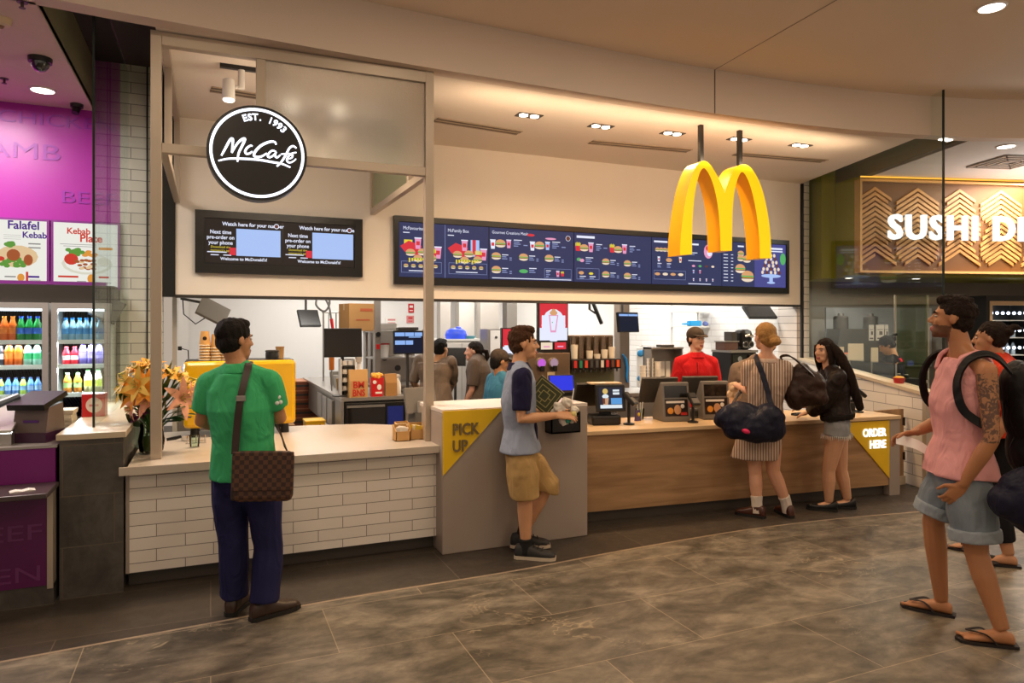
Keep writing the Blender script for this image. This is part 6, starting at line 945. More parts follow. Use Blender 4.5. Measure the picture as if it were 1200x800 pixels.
def bowl(lab, f, off, z, r, h, c1, c2):
    t = thing('bowl', lab, 'bowl', wall_pt(f, off, z)); P(lambda m: m.lathe([(r * .7, 0), (r, h), (r * .93, h), (r * .65, .01)], n=18), 'bowl_body', c1, t); P(lambda m: m.ell((0, 0, h * .95), (r * .9, r * .9, h * .3), 14, 8), 'contents', c2, t)
bowl('red bowl heaped with yellow food on the low wall', .80, .09, 1.012 + .0, .062, .085, mat('red_bowl', 'a8242a', .35), mat('yellow_food', 'e0a83a', .6, var=(20, .2))); bowl('orange salad bowl on the glass display', .16, .45, 1.226, .08, .07, mat('white_bowl', 'e8e0d8', .4), mat('orange_food', 'd8602a', .6, var=(20, .2)))
t = thing('price_card', 'white folded price card standing on the glass display', 'card', wall_pt(.24, .45, 1.226), ang + math.pi / 2 - .5); P(lambda m: m.prism([(-.04, 0), (.04, 0), (.005, .21), (-.005, .21)], -.09, .09, 'x'), 'card', mat('cream_card', 'e8dfce', .6), t)
t = thing('price_card', 'small cream card beside the orange salad bowl', 'card', wall_pt(.125, .42, 1.226), ang + math.pi / 2 - .5); P(lambda m: m.prism([(-.02, 0), (.02, 0), (.003, .16), (-.003, .16)], -.035, .035, 'x'), 'card', mat('cream_card', '', 0), t)
t = thing('price_card', 'small white card near the sushi worker', 'card', wall_pt(.40, .45, 1.226), ang + math.pi / 2 - .5); P(lambda m: m.prism([(-.02, 0), (.02, 0), (.003, .17), (-.003, .17)], -.04, .04, 'x'), 'card', mat('cream_card', '', 0), t)
t = thing('sauce_bottle', 'brown pointed sauce bottle on the sushi bench', 'bottle', wall_pt(.86, .42, .89)); P(lambda m: m.lathe([(.045, 0), (.05, .02), (.045, .14), (.012, .25)], n=14), 'body', mat('sauce_brown', '9a6a3a', .4), t); P(lambda m: m.cyl((0, 0, .25), (0, 0, .3), .012, .006), 'cap', whitep, t)
t = thing('paper_pile', 'pile of white menus on the sushi bench beside the man in pink', 'paper', wall_pt(.95, .48, .89), .3); P(lambda m: [m.box(-.09 + .003 * i, .09 + .003 * i, -.07, .07, i * .008, i * .008 + .007) for i in range(16)], 'sheets', paper, t)
for n, (px0, px1, y0, y1) in enumerate(((1051, 1059.5, 380, 400), (1062, 1074.5, 379.5, 400), (1076, 1080, 380, 400))):
    pass
t = sthing('glass_screen', 'greenish upright glass screen behind the man in pink', 'glass screen', 1.0, .72, 0); P(lambda m: m.box(0, .52, 0, .012, .9, 2.1), 'pane', glassmat('green_glass', (.66, .74, .56), .05, .6), t); P(lambda m: (m.box(.5, .52, -.01, .02, 0, 2.1), m.box(0, .02, -.01, .02, 0, 2.1), m.box(0, .52, -.01, .02, .86, .9)), 'frame', alu, t)
for n, (x, w) in enumerate(((.045, .075), (.175, .12), (.275, .05))):
    t = sthing('paper_notice', ('white paper notice on the green glass, left of three', 'white paper notice on the green glass, middle of three', 'white paper notice on the green glass, right of three')[n], 'notice', x + .6, .7195, 1.46, 'paper notices on the glass screen'); P(lambda m: m.box(-w / 2, w / 2, -.003, .002, 0, .22), 'sheet', paper, t); P(lambda m: (m.box(-w * .35, w * .35, -.004, -.003, .15, .158), m.box(-w * .1, w * .3, -.004, -.003, .08, .13), m.box(-w * .35, w * .35, -.004, -.003, .02, .04)), 'print', mgrey, t)
t = sthing('rice_cooker', 'dark twin rice machine standing behind the sushi bench', 'appliance', 1.15, 1.5, 0); P(lambda m: m.box(-.55, .42, 0, .5, 0, 1.02), 'cabinet', mat('sushi_bench_dark', '', 0), t); P(lambda m: m.prism([(-.5, 1.02), (.38, 1.02), (.34, 1.62), (-.42, 1.62)], .1, .45, 'y'), 'hood', mat('dark_grey_steel', '55504a', .4, .3), t)
for x in (-.3, .2): P(lambda m: (m.lathe([(.11, 1.62), (.11, 1.80), (.09, 1.82)], (x, .27, 0), 18), m.lathe([(.05, 1.82), (.04, 1.86)], (x, .27, 0), 12)), 'pot', mat('dark_grey_steel', '', 0), t)
# drinks fridge on the far right
t = sthing('sushi_fridge', 'black framed lit drinks fridge at the right edge', 'fridge', 2.4, .70, 0); P(lambda m: (m.box(0, .8, .42, .46, 0, 2.1), m.box(0, .05, 0, .42, 0, 2.1), m.box(.75, .8, 0, .42, 0, 2.1), m.box(.05, .75, 0, .42, 2.02, 2.1), m.box(.05, .75, 0, .42, 0, .3)), 'cabinet', blackp, t); P(lambda m: (m.box(.05, .09, -.01, .02, .3, 2.02), m.box(.71, .75, -.01, .02, .3, 2.02), m.box(.09, .71, -.01, .02, 1.96, 2.02)), 'door_frame', mat('fridge_cream_frame', 'd8b890', .4), t)
for z in (.7, 1.0, 1.25, 1.5, 1.75): P(lambda m: m.box(.07, .73, .05, .42, z - .012, z), 'shelf', fr_in, t); P(lambda m: [m.cyl((.14 + k * .09, .06, z + .10), (.14 + k * .09, .075, z + .10), .022, n=10) for k in range(7)], 'shelf_lights', emis('cool_light', 'dce8ff', 4), t)
lamp('AREA', SM4 @ Vector((2.8, .82, 1.98)), 3, (.9, .95, 1), .5, .08)
sb = None
for z in (1.0, 1.25, 1.5):
    for k in range(6):
        q = SM4 @ Vector((2.4 + .15 + k * .1, .70 + .25, z)); lab = f'pale bottle in the sushi fridge, {ORD[k]} on the {("low", "middle", "upper")[(1.0, 1.25, 1.5).index(z)]} shelf'
        if sb is None: sb = thing('fridge_bottle', lab, 'bottle', q, 0, 'bottles in the sushi fridge'); P(lambda m: m.lathe([(.03, 0), (.03, .12), (.012, .17)], n=10), 'body', mat('pale_bottle', 'b8c8d0', .2), sb); P(lambda m: m.lathe([(.014, .17), (.014, .19)], n=10), 'cap', blackp, sb)
        else: dup(sb, q, 0, lab, 'bottles in the sushi fridge')
# ================================================================== people
def meshify(m, name, mats, parent=None, voxel=.008, smooth=4, disp=None, assign=None, dscale=.1):
    """closed overlapping solids -> one continuous surface"""
    o = m.build(name, mats, parent); r = o.modifiers.new('r', 'REMESH'); r.mode = 'VOXEL'; r.voxel_size = voxel; r.use_smooth_shade = True
    s = o.modifiers.new('s', 'SMOOTH'); s.factor = .5; s.iterations = smooth
    dg = bpy.context.evaluated_depsgraph_get(); dg.update(); me = bpy.data.meshes.new_from_object(o.evaluated_get(dg)); o.modifiers.clear(); o.data = me; me.name = name
    n = len(me.vertices); co = np.empty(n * 3); me.vertices.foreach_get('co', co); co = co.reshape(-1, 3)
    if disp:
        no = np.empty(n * 3); me.vertices.foreach_get('normal', no); no = no.reshape(-1, 3); amt, sc = disp; seed = (hash(name) % 7) + len(co) % 13
        d = np.array([noise.noise(Vector((c[0] * sc[0] + seed, c[1] * sc[1], c[2] * sc[2]))) + .5 * noise.noise(Vector((c[0] * sc[0] * 2.1, c[1] * sc[1] * 2.1 + seed, c[2] * sc[2] * 2.1))) for c in co]); co = co + no * (d * amt)[:, None]; me.vertices.foreach_set('co', co.ravel())
    me.materials.clear()
    for q in (mats if isinstance(mats, (list, tuple)) else [mats]): me.materials.append(q)
    k = len(me.polygons); me.polygons.foreach_set('use_smooth', [True] * k); idx = np.zeros(k, int)
    if assign:
        cen = np.empty(k * 3); me.polygons.foreach_get('center', cen); idx = assign(cen.reshape(-1, 3))
    me.polygons.foreach_set('material_index', idx.astype(np.int32)); me.update(); return o
def clothmat(name, col, rough=.85, sc=(60, .3), var=(7, .08)):
    """cloth: long soft folds plus a fine weave"""
    if name in MATS: return MATS[name]
    m = mat(name, col, rough, var=var, spec=.25); nt = m.node_tree; b = nt.nodes['Principled BSDF']; tc = nt.nodes.new('ShaderNodeTexCoord'); mp = nt.nodes.new('ShaderNodeMapping'); mp.inputs['Scale'].default_value = (1, 1, .45); nt.links.new(tc.outputs['Object'], mp.inputs[0])
    n1 = nt.nodes.new('ShaderNodeTexNoise'); n1.inputs['Scale'].default_value = 11; n1.inputs['Detail'].default_value = 2; n1.inputs['Distortion'].default_value = 1.2; nt.links.new(mp.outputs[0], n1.inputs['Vector'])
    n2 = nt.nodes.new('ShaderNodeTexNoise'); n2.inputs['Scale'].default_value = sc[0] * 3; nt.links.new(tc.outputs['Object'], n2.inputs['Vector'])
    b1 = nt.nodes.new('ShaderNodeBump'); b1.inputs['Strength'].default_value = .55; b1.inputs['Distance'].default_value = .035; nt.links.new(n1.outputs['Fac'], b1.inputs['Height'])
    b2 = nt.nodes.new('ShaderNodeBump'); b2.inputs['Strength'].default_value = sc[1] * .25; b2.inputs['Distance'].default_value = .004; nt.links.new(n2.outputs['Fac'], b2.inputs['Height']); nt.links.new(b1.outputs['Normal'], b2.inputs['Normal']); nt.links.new(b2.outputs['Normal'], b.inputs['Normal']); return m
def skin(name, col): 
    m = mat(name, col, .5, var=(9, .07), bump=(120, .06)); b = m.node_tree.nodes['Principled BSDF']; b.inputs['Subsurface Weight'].default_value = .08; b.inputs['Subsurface Radius'].default_value = (.01, .004, .002); return m
eye_w, eye_d = mat('eye_white', 'b4a89c', .4), mat('eye_dark', '1c120c', .2)
def V(*a): return Vector(a)
def hand(m, w, d, nrm, side, curl=.6, sc=1., spread=.16):
    """palm, four separate fingers and a thumb. w wrist, d pointing direction, nrm back of the hand, side +1 when the thumb lies towards d x nrm"""
    d = d.normalized(); nrm = (nrm - d * nrm.dot(d)).normalized(); l = d.cross(nrm) * side
    m.tube([w - d * .03 * sc, w + d * .02 * sc, w + d * .055 * sc, w + d * .088 * sc], [(.018 * sc, .026 * sc), (.016 * sc, .034 * sc), (.014 * sc, .040 * sc), (.010 * sc, .036 * sc)], 10, up=nrm)
    for i, L in enumerate((.070, .080, .074, .058)):
        off = (.030 - i * .020) * sc; p = w + d * .085 * sc + l * off; dd = (d + l * spread * (1.2 - i * .8)).normalized(); a = 0; pts = [p - d * .02 * sc, p]
        for k, f in enumerate((.45, .32, .23)):
            a += curl * (.55, .75, .6)[k]; v = dd * math.cos(a) - nrm * math.sin(a); p = p + v * L * f * sc; pts.append(p)
        m.tube(pts, [.0092 * sc, .0092 * sc, .0085 * sc, .0078 * sc, .0065 * sc], 8)
    p = w + d * .025 * sc + l * .03 * sc; t1 = (d * .6 + l * .8 - nrm * .2 * curl).normalized(); t2 = (d * .9 + l * .25 - nrm * .5 * curl).normalized()
    m.tube([p - l * .015 * sc, p, p + t1 * .034 * sc, p + t1 * .034 * sc + t2 * .03 * sc, p + t1 * .034 * sc + t2 * .052 * sc], [.012 * sc, .013 * sc, .0105 * sc, .0095 * sc, .007 * sc], 8)
def lerp(a, b, t): return a + (b - a) * t
def ringtube(m, st, n=20, sq=2.3):
    """st: (centre, lateral axis, depth axis, rl, rd)"""
    vs = []
    for c, la, da, rl, rd in st:
        for j in range(n):
            a = 2 * math.pi * j / n; cx, sx = math.cos(a), math.sin(a); e = 2 / sq
            vs.append(c + la * (abs(cx) ** e * (1 if cx >= 0 else -1) * rl) + da * (abs(sx) ** e * (1 if sx >= 0 else -1) * rd))
    k = len(st); fs = [(a * n + j, a * n + (j + 1) % n, (a + 1) * n + (j + 1) % n, (a + 1) * n + j) for a in range(k - 1) for j in range(n)] + [tuple(range(n - 1, -1, -1)), tuple((k - 1) * n + j for j in range(n))]
    m.add(vs, fs, True)
class Person:
    def __init__(s, d, pxc, label, yaw=0., Ht=1.7, head_yaw=None, pitch=0., fem=False, hs=1., wide=1., J=None, skin_col='d0a080', skin_name='skin', group=None, pos=None, vox=.0065):
        s.d, s.pxc, s.fem, s.hs, s.wide, s.vox = d, pxc, fem, hs, wide, vox; s.s = d / F
        a = math.atan2(pxc - 600, F); rx, ry = ray(pxc); s.loc = Vector((rx * d, ry * d, 0)); s.rz = -(TH + a)
        dd = d / math.cos(a); s.k = dd / F * math.cos(a) if False else d / F          # metres per pixel at this depth
        y = math.radians(yaw); f = V(math.sin(y), math.cos(y), 0); r = V(math.cos(y), -math.sin(y), 0); s.f, s.r = f, r; w = wide; Z = V(0, 0, 1)
        sw = (.160 if fem else .178) * w
        j = dict(pelvis=Z * .53 * Ht, chest=Z * .72 * Ht, neck=Z * .835 * Ht, head=Z * (Ht - .115 * hs))
        for q, sg in (('L', -1), ('R', 1)):
            j['sh' + q] = Z * .783 * Ht + r * sg * sw; j['el' + q] = Z * .62 * Ht + r * sg * (sw + .05) + f * -.02; j['wr' + q] = Z * .49 * Ht + r * sg * (sw + .05) + f * .08
            j['hip' + q] = Z * .52 * Ht + r * sg * .09; j['kn' + q] = Z * .285 * Ht + r * sg * .10 + f * .02; j['an' + q] = Z * .085 + r * sg * .10; j['toe' + q] = j['an' + q] + f * .16 - Z * .055
        s.j = j
        if J:
            for k2, v in J.items(): s.j[k2] = s.P(*v) if not isinstance(v, Vector) else v
        s.j['chest'] = s.j['chest']; s.head_yaw = math.radians(yaw if head_yaw is None else head_yaw); s.pitch = math.radians(pitch)
        s.HM = Matrix.Translation(s.j['head']) @ Matrix.Rotation(-s.head_yaw, 4, 'Z') @ Matrix.Rotation(s.pitch, 4, 'X') @ Matrix.Scale(hs, 4)
        s.label, s.group = label, group; s.sk = skin(skin_name, skin_col); s.extra = []; s.hands = {}; s.bare = False; s.body = None
    def P(s, px, py, y=0.): return V((px - s.pxc) * s.k, y, H - (py - HZ) * s.k)
    def W(s): return Matrix.Translation(s.loc) @ Matrix.Rotation(s.rz, 4, 'Z')
    # ---- torso stations from hem to neck
    def axes(s, t):
        lh = (s.j['hipR'] - s.j['hipL']).normalized(); ls = (s.j['shR'] - s.j['shL']).normalized(); la = lerp(lh, ls, min(1, max(0, t))).normalized()
        up = (s.j['neck'] - s.j['pelvis']).normalized(); da = up.cross(la).normalized(); return la, da
    def torso(s, m, infl=0., hem=None, top=6, flare=0., belly=0., neckw=1.):
        p, c, nk = s.j['pelvis'], s.j['chest'], s.j['neck']; up = (c - p).normalized(); w = s.wide; F_ = s.fem; shm = (s.j['shL'] + s.j['shR']) / 2
        T = [(p - V(0, 0, 1) * .10, .13, .10, 0), (p, .17 if F_ else .165, .118, 0), (lerp(p, c, .5), .128 if F_ else .148, .10, .4), (c, .150 if F_ else .170, .118, .8), (lerp(c, shm, .75), .150 if F_ else .172, .10, 1), (lerp(shm, nk, .62), .085, .072, 1), (nk, .058, .058, 1)]
        if hem is not None: T = [(p + (hem if isinstance(hem, Vector) else V(0, 0, hem)), .165 + flare, .118 + flare * .8, 0)] + ([t_ for t_ in T[1:] if t_[0].z > p.z + (hem.z if isinstance(hem, Vector) else hem) + .03])
        T = T[:len(T) - (6 - top)] if top < 6 else T
        st = []
        for i, (ce, rl, rd, t) in enumerate(T):
            la, da = s.axes(t); b = belly if .2 < t < .9 else 0; nw = neckw if i >= len(T) - 2 and top >= 5 else 1; st.append((ce + da * (-b * .0) + da * b * .4, la, da, rl * w * nw + infl, rd * w * nw + infl + b))
        ringtube(m, st)
    def limb(s, m, a, b, c, r, infl=0., t0=0., t1=2.):
        pts = [lerp(a, b, 0), lerp(a, b, .35), lerp(a, b, .75), b, lerp(b, c, .3), lerp(b, c, .65), c]; k = [0, .35, .75, 1, 1.3, 1.65, 2]
        out = [(q, rr + infl) for q, rr, kk in zip(pts, r, k) if t0 <= kk <= t1 + 1e-6]
        if t1 < 2 and t1 not in k:
            q = lerp(a, b, t1) if t1 <= 1 else lerp(b, c, t1 - 1); out.append((q, np.interp(t1, k, r) + infl))
        m.tube([q for q, _ in out], [x for _, x in out], 12); m.ell(out[0][0], out[0][1], 10, 8); return out[-1]
    ARM = [.052, .048, .042, .038, .041, .034, .026]; LEG = [.088, .082, .066, .056, .058, .047, .036]
    def make_body(s, assign=None, extra_mats=(), face=True):
        m = MB(); w = s.wide; s.torso(m, -.012); am = .9 if s.fem else 1.0
        for q in 'LR':
            s.limb(m, s.j['sh' + q], s.j['el' + q], s.j['wr' + q], [x * am * w ** .5 for x in s.ARM]); s.limb(m, s.j['hip' + q], s.j['kn' + q], s.j['an' + q], [x * w ** .4 for x in s.LEG])
            sg = 1 if q == 'R' else -1; hd = s.hands.get(q, {}); d = hd.get('d', (s.j['wr' + q] - s.j['el' + q])); nn = hd.get('n', s.r * sg + s.f * .3)
            hand(m, s.j['wr' + q], Vector(d), Vector(nn), hd.get('side', (-1 if q == "R" else 1) * hd.get("flip", 1)), hd.get('curl', .5), hd.get('sc', .95 if s.fem else 1.05))
            s.foot(m, q); m.tube([lerp(s.j['neck'], s.HM @ V(0, -.03, -.06), .4), lerp(s.j['neck'], s.j['sh' + q], .45), s.j['sh' + q]], [.038, .044, .046], 12)
        h = MB(); h.M = s.HM
        for c, r in (((0, -.012, .03), (.074, .092, .083)), ((0, .028, -.02), (.060, .060, .083)), ((0, .040, -.072), (.049, .047, .036)), ((0, .066, -.094), (.021, .018, .017)), ((0, .070, .029), (.048, .019, .012)), ((-.034, .057, -.02), (.023, .021, .022)), ((.034, .057, -.02), (.023, .021, .022)), ((0, .0875, -.058), (.022, .010, .0065)), ((0, .0865, -.069), (.019, .0105, .0065)), ((-.075, -.010, -.002), (.009, .017, .028)), ((.075, -.010, -.002), (.009, .017, .028)), ((0, .105, -.023), (.012, .011, .010)), ((-.010, .098, -.027), (.008, .009, .007)), ((.010, .098, -.027), (.008, .009, .007))): h.ell(c, r, 16, 12)
        h.tube([(0, .078, .026), (0, .092, .0), (0, .106, -.021)], [.008, .010, .011], 8); h.M = Matrix(); pass
        m.add(h.v, h.f, True); hb = s.HM @ V(0, -.022, -.05); nkr = .048 if s.fem else .053; m.tube([hb, lerp(hb, s.j['neck'], .5), s.j['neck'] - V(0, 0, .03)], [nkr, nkr, nkr * 1.2], 14)
        lip = mat(s.sk.name + '_lips', *(('a86058',) if True else ()), rough=.45); mats = [s.sk, lip] + list(extra_mats); inv = s.HM.inverted(); iA = np.array(inv)
        def asg(c):
            hc = c @ iA[:3, :3].T + iA[:3, 3]; idx = np.zeros(len(c), int); idx[(abs(hc[:, 0]) < .022) & (hc[:, 1] > .078) & (hc[:, 2] < -.051) & (hc[:, 2] > -.076)] = 1
            if assign is not None: idx = assign(c, hc, idx)
            return idx
        o = meshify(m, 'person', mats, None, s.vox, 3, None, asg); o.location = s.loc; o.rotation_euler = (0, 0, s.rz); tag(o, s.label, 'person', s.group); s.body = o
        if face:
            for sg in (-1, 1):
                e = MB(); e.M = s.HM; e.m = 0; e.ell((sg * .031, .0735, .008), (.0120, .0112, .0066), 12, 8); e.m = 1; e.ell((sg * .031, .0800, .008), (.0060, .0058, .0058), 10, 6); e.build('eye', [eye_w, eye_d], o)
        return o
    def brows(s, m_, thick=.0042):
        for sg in (-1, 1):
            e = MB(); e.M = s.HM; e.tube([(sg * .014, .087, .026), (sg * .032, .0845, .031), (sg * .050, .070, .024)], [thick * .8, thick, thick * .5], 6); e.build('eyebrow', m_, s.body)
    def foot(s, m, q):
        a, t = s.j['an' + q], s.j['toe' + q]; d = V(t.x - a.x, t.y - a.y, 0).normalized(); l = V(-d.y, d.x, 0); st = []; g = a.z - .085; sc = .92 if s.fem else 1.
        for u, w, h0 in ((-.055, .018, .045), (-.045, .029, .06), (0, .034, .075), (.06, .039, .058), (.12, .046, .036), (.155, .044, .026), (.175, .036, .018)): st.append((a + d * u * sc + V(0, 0, -a.z + g + h0 / 2 + .012), l, V(0, 0, 1), w * sc, h0 / 2))
        ringtube(m, st, 14, 2.4)
        for i in range(5): c = a + d * (.185 - .011 * i * (1 if i else 0) + (.006 if i == 0 else 0)) * sc + l * (.030 - i * .0155) * (1 if q == 'R' else -1) * sc; m.ell((c.x, c.y, g + .024), (.013 if i == 0 else .0095,) * 3, 8, 6); m.tube([V(c.x, c.y, g + .024) - d * .04, V(c.x, c.y, g + .024)], .010 if i == 0 else .008, 6)
    # ---- clothes
    def top(s, m_, sleeve=.6, hem=-.06, infl=.014, name='shirt', disp=(.006, (9, 9, 5)), flare=.01, slw=.012, cuff=None, belly=0., neckw=1.0, topst=5, mats=None, assign=None, shoulder=True):
        m = MB(); s.torso(m, infl, hem, topst, flare, belly, neckw)
        for q in 'LR':
            a = s.j['sh' + q]
            if sleeve > 0: s.limb(m, a, s.j['el' + q], s.j['wr' + q], [x * (.9 if s.fem else 1) - (.006 if i == 0 else 0) for i, x in enumerate(s.ARM)], infl * .6 + slw, 0, sleeve)
            if shoulder: m.tube([a, lerp(a, s.j['neck'], .55) - V(0, 0, .01), lerp(a, s.j['neck'], .9)], [.05 + infl, .046 + infl, .042 + infl], 12)
        return meshify(m, name, mats or m_, s.body, .008, 4, disp, assign)
    def bottom(s, m_, length=1.9, infl=.012, name='trousers', loose=.0, hemr=None, disp=(.006, (8, 8, 4)), waist=.08, mats=None, assign=None):
        m = MB(); p = s.j['pelvis']; la, da = s.axes(0); w = s.wide; upv = (s.j['chest'] - p).normalized()
        ti = min(infl, .006); ringtube(m, [(p - V(0, 0, .11), la, da, .12 * w + ti, .10 * w + ti), (p - V(0, 0, .03), la, da, .168 * w + ti, .116 * w + ti), (p + upv * waist, *s.axes(.2), .150 * w + ti, .106 * w + ti)])
        for q in 'LR':
            a, k, n = s.j['hip' + q], s.j['kn' + q], s.j['an' + q]; R = [x + loose * min(1, i * .22) - (infl * .35 if i == 0 else 0) for i, x in enumerate(s.LEG)]
            if hemr: R = [max(x, hemr * (i / 6) + x * (1 - i / 6)) for i, x in enumerate(R)]
            s.limb(m, a, k, n, R, infl, 0, length)
        return meshify(m, name, mats or m_, s.body, .008, 4, disp, assign)
    def shoes(s, m_, sole_m, name='shoe', kind='shoe'):
        for q in 'LR':
            a, t = s.j['an' + q], s.j['toe' + q]; d = V(t.x - a.x, t.y - a.y, 0).normalized(); l = V(-d.y, d.x, 0); g = a.z - .085; b = V(a.x, a.y, g); sc = .92 if s.fem else 1.05; m = MB()
            prof = ((-.078, .020, .06), (-.065, .035, .095), (-.02, .040, .105 if kind != 'flat' else .07), (.05, .044, .085 if kind != 'flat' else .055), (.11, .049, .062 if kind != 'flat' else .045), (.17, .046, .05), (.20, .03, .035))
            ringtube(m, [(b + d * u * sc + V(0, 0, .008 + h0 / 2), l, V(0, 0, 1), w * sc, h0 / 2) for u, w, h0 in prof], 16, 2.6)
            if kind != 'flat': m.tube([a + V(0, 0, -.03), a + V(0, 0, .015)], [.045, .046], 12)
            o = meshify(m, name, m_, s.body, .006, 3)
            so = MB(); ol = [(.0, .036), (.05, .044), (.11, .052), (.17, .049), (.205, .028)]; pts = [b + d * -.085 * sc]
            pts = [b + d * u * sc + l * w * sc for u, w in [(-.08, .02), (-.06, .038)] + ol] + [b + d * u * sc - l * w * sc for u, w in (ol[::-1] + [(-.06, .038), (-.08, .02)])]
            so.prism([(p.x, p.y) for p in pts], g + .001, g + .024); so.build('sole', sole_m, o)
            if kind == 'sneaker':
                lc = MB()
                for k in range(4): c = b + d * (.03 + k * .028) * sc + V(0, 0, .108 - k * .012); lc.tube([c - l * .03, c + V(0, 0, .006), c + l * .03], .004, 6)
                lc.build('laces', mat('dark_laces', '2a2826', .8), o)
    def socks(s, m_, h=.1):
        for q in 'LR': m = MB(); a = s.j['an' + q]; k = s.j['kn' + q]; d = (k - a).normalized(); m.tube([a - V(0, 0, .05), a + d * h * .5, a + d * h], [.047, .046, .052], 14); meshify(m, 'sock', m_, s.body, .006, 2)
    def hair(s, m_, kind='short', sc=1., disp=(.007, (55, 55, 18)), vol=0.):
        m = MB(); m.M = s.HM; e = lambda c, r: m.ell(c, [x + vol for x in r], 18, 12)
        e((0, -.022, .047), (.081, .094, .081)); e((0, -.046, .0), (.073, .062, .072))
        if kind == 'short': e((0, .02, .094), (.058, .058, .030))
        if kind == 'quiff': e((0, .03, .105), (.055, .052, .030)); e((0, -.02, .11), (.062, .07, .028)); e((0, .06, .098), (.04, .022, .022))
        if kind == 'nape': e((0, -.05, -.04), (.060, .048, .05))
        if kind in ('bun', 'pony', 'updo'): e((0, -.03, .03), (.084, .084, .072))
        if kind == 'bun': e((.005, -.135, -.035), (.046, .040, .036)); e((.012, -.112, -.008), (.046, .035, .03)); e((0, -.066, -.045), (.048, .034, .04))
        if kind == 'pony': m.tube([(0, -.10, .015), (0, -.15, .0), (0, -.165, -.06), (0, -.15, -.13)], [.022, .032, .03, .008], 10)
        if kind == 'updo': e((0, -.10, .05), (.05, .045, .04)); m.tube([(0, -.09, .06), (0, -.15, .085), (0, -.19, .07)], [.03, .025, .01], 8)
        if kind == 'long':
            for sx in (-1, 1): m.tube([(sx * .062, .02, .06), (sx * .080, .0, -.01), (sx * .080, -.015, -.10), (sx * .070, -.03, -.2)], [(.02, .04), (.017, .05), (.018, .05), (.012, .03)], 10)
            ringtube_pts = [(0, -.06, .03), (.0, -.09, -.08), (.02, -.115, -.18), (.03, -.14, -.28), (.035, -.155, -.38), (.04, -.16, -.47)]; m.tube(ringtube_pts, [(.05, .07), (.04, .085), (.04, .09), (.036, .085), (.03, .07), (.012, .04)], 14, up=(0, 1, 0))
        o = meshify(m, 'hair', m_, s.body, .005, 2, disp); return o
    def cap(s, m_):
        m = MB(); m.M = s.HM; m.ell((0, -.018, .052), (.087, .101, .082), 20, 14); m.m = 0; o = meshify(m, 'cap', m_, s.body, .006, 3)
        b = MB(); b.M = s.HM; pts = [(.082 * math.cos(a), .045 + .10 * math.sin(a)) for a in [math.pi * i / 14 for i in range(15)]]; vs = []
        for z in (.052, .046): vs += [(x, y, z - (y - .045) * .22) for x, y in pts]
        n = len(pts); b.add(vs, [tuple(range(n)), tuple(range(2 * n - 1, n - 1, -1))] + [(i, (i + 1) % n, n + (i + 1) % n, n + i) for i in range(n)]); b.build('brim', m_, o); return o
    def child(s, fn, name, mats, parent=None, vox=None, smooth=3, disp=None, **kw):
        m = MB(); fn(m)
        if vox: return meshify(m, name, mats, parent or s.body, vox, smooth, disp)
        return m.build(name, mats, parent or s.body, **kw)
    def held(s, name, label, cat, group=None):
        """a top-level thing that shares the person's frame"""
        t = thing(name, label, cat, s.loc, s.rz, group); return t
hair_black = mat('hair_black', '17120f', .7, bump=(140, .5), var=(60, .4), spec=.2); hair_brown = mat('hair_brown', '452b19', .75, bump=(140, .5), var=(60, .3), spec=.2); hair_dark = mat('hair_dark_brown', '20140e', .75, bump=(140, .5), var=(60, .3), spec=.2); hair_blonde = mat('hair_blonde', 'a57a44', .6, bump=(140, .5), var=(50, .25), spec=.25)
def strapbar(pts, w, t=.006, c=(0, 0)):
    """flat band lying on a body whose axis stands at c"""
    def f(m):
        q = spline(pts, 6); n = len(q); vs = []
        for i, p in enumerate(q):
            tg = (q[min(i + 1, n - 1)] - q[max(i - 1, 0)]).normalized(); no = V(p.x - c[0], p.y - c[1], .06); no = (no - tg * no.dot(tg)).normalized(); wd = tg.cross(no)
            for a, b in ((-1, 1), (1, 1), (1, -1), (-1, -1)): vs.append(p + wd * w * a + no * t * b)
        m.add(vs, [f_ for i in range(n - 1) for f_ in [(4 * i + k, 4 * i + (k + 1) % 4, 4 * i + 4 + (k + 1) % 4, 4 * i + 4 + k) for k in range(4)]] + [(0, 1, 2, 3), (4 * n - 1, 4 * n - 2, 4 * n - 3, 4 * n - 4)], True)
    return f
def collar(s, m_, h=.045, r0=.088, r1=.066, name='collar'):
    nk = s.j['neck']; up = (nk - lerp(s.j['shL'], s.j['shR'], .5)).normalized(); la, da = s.axes(1); b = nk - up * .012
    return s.child(lambda m: ringtube(m, [(b - up * .025, la, da, r0 + .012, r0 + .008), (b, la, da, r0, r0 * .97), (b + up * h * .7, la, da, r1 + .004, r1 + .002)]), name, m_, vox=.006, smooth=3)
def sleeves(s, m_, t1, infl=.02, name='sleeve', disp=None):
    for q in 'LR': m = MB(); s.limb(m, s.j['sh' + q], s.j['el' + q], s.j['wr' + q], [x * (.9 if s.fem else 1) - (.002 if i == 0 else 0) for i, x in enumerate(s.ARM)], infl, 0, t1); meshify(m, name, m_, s.body, .008, 3, disp)
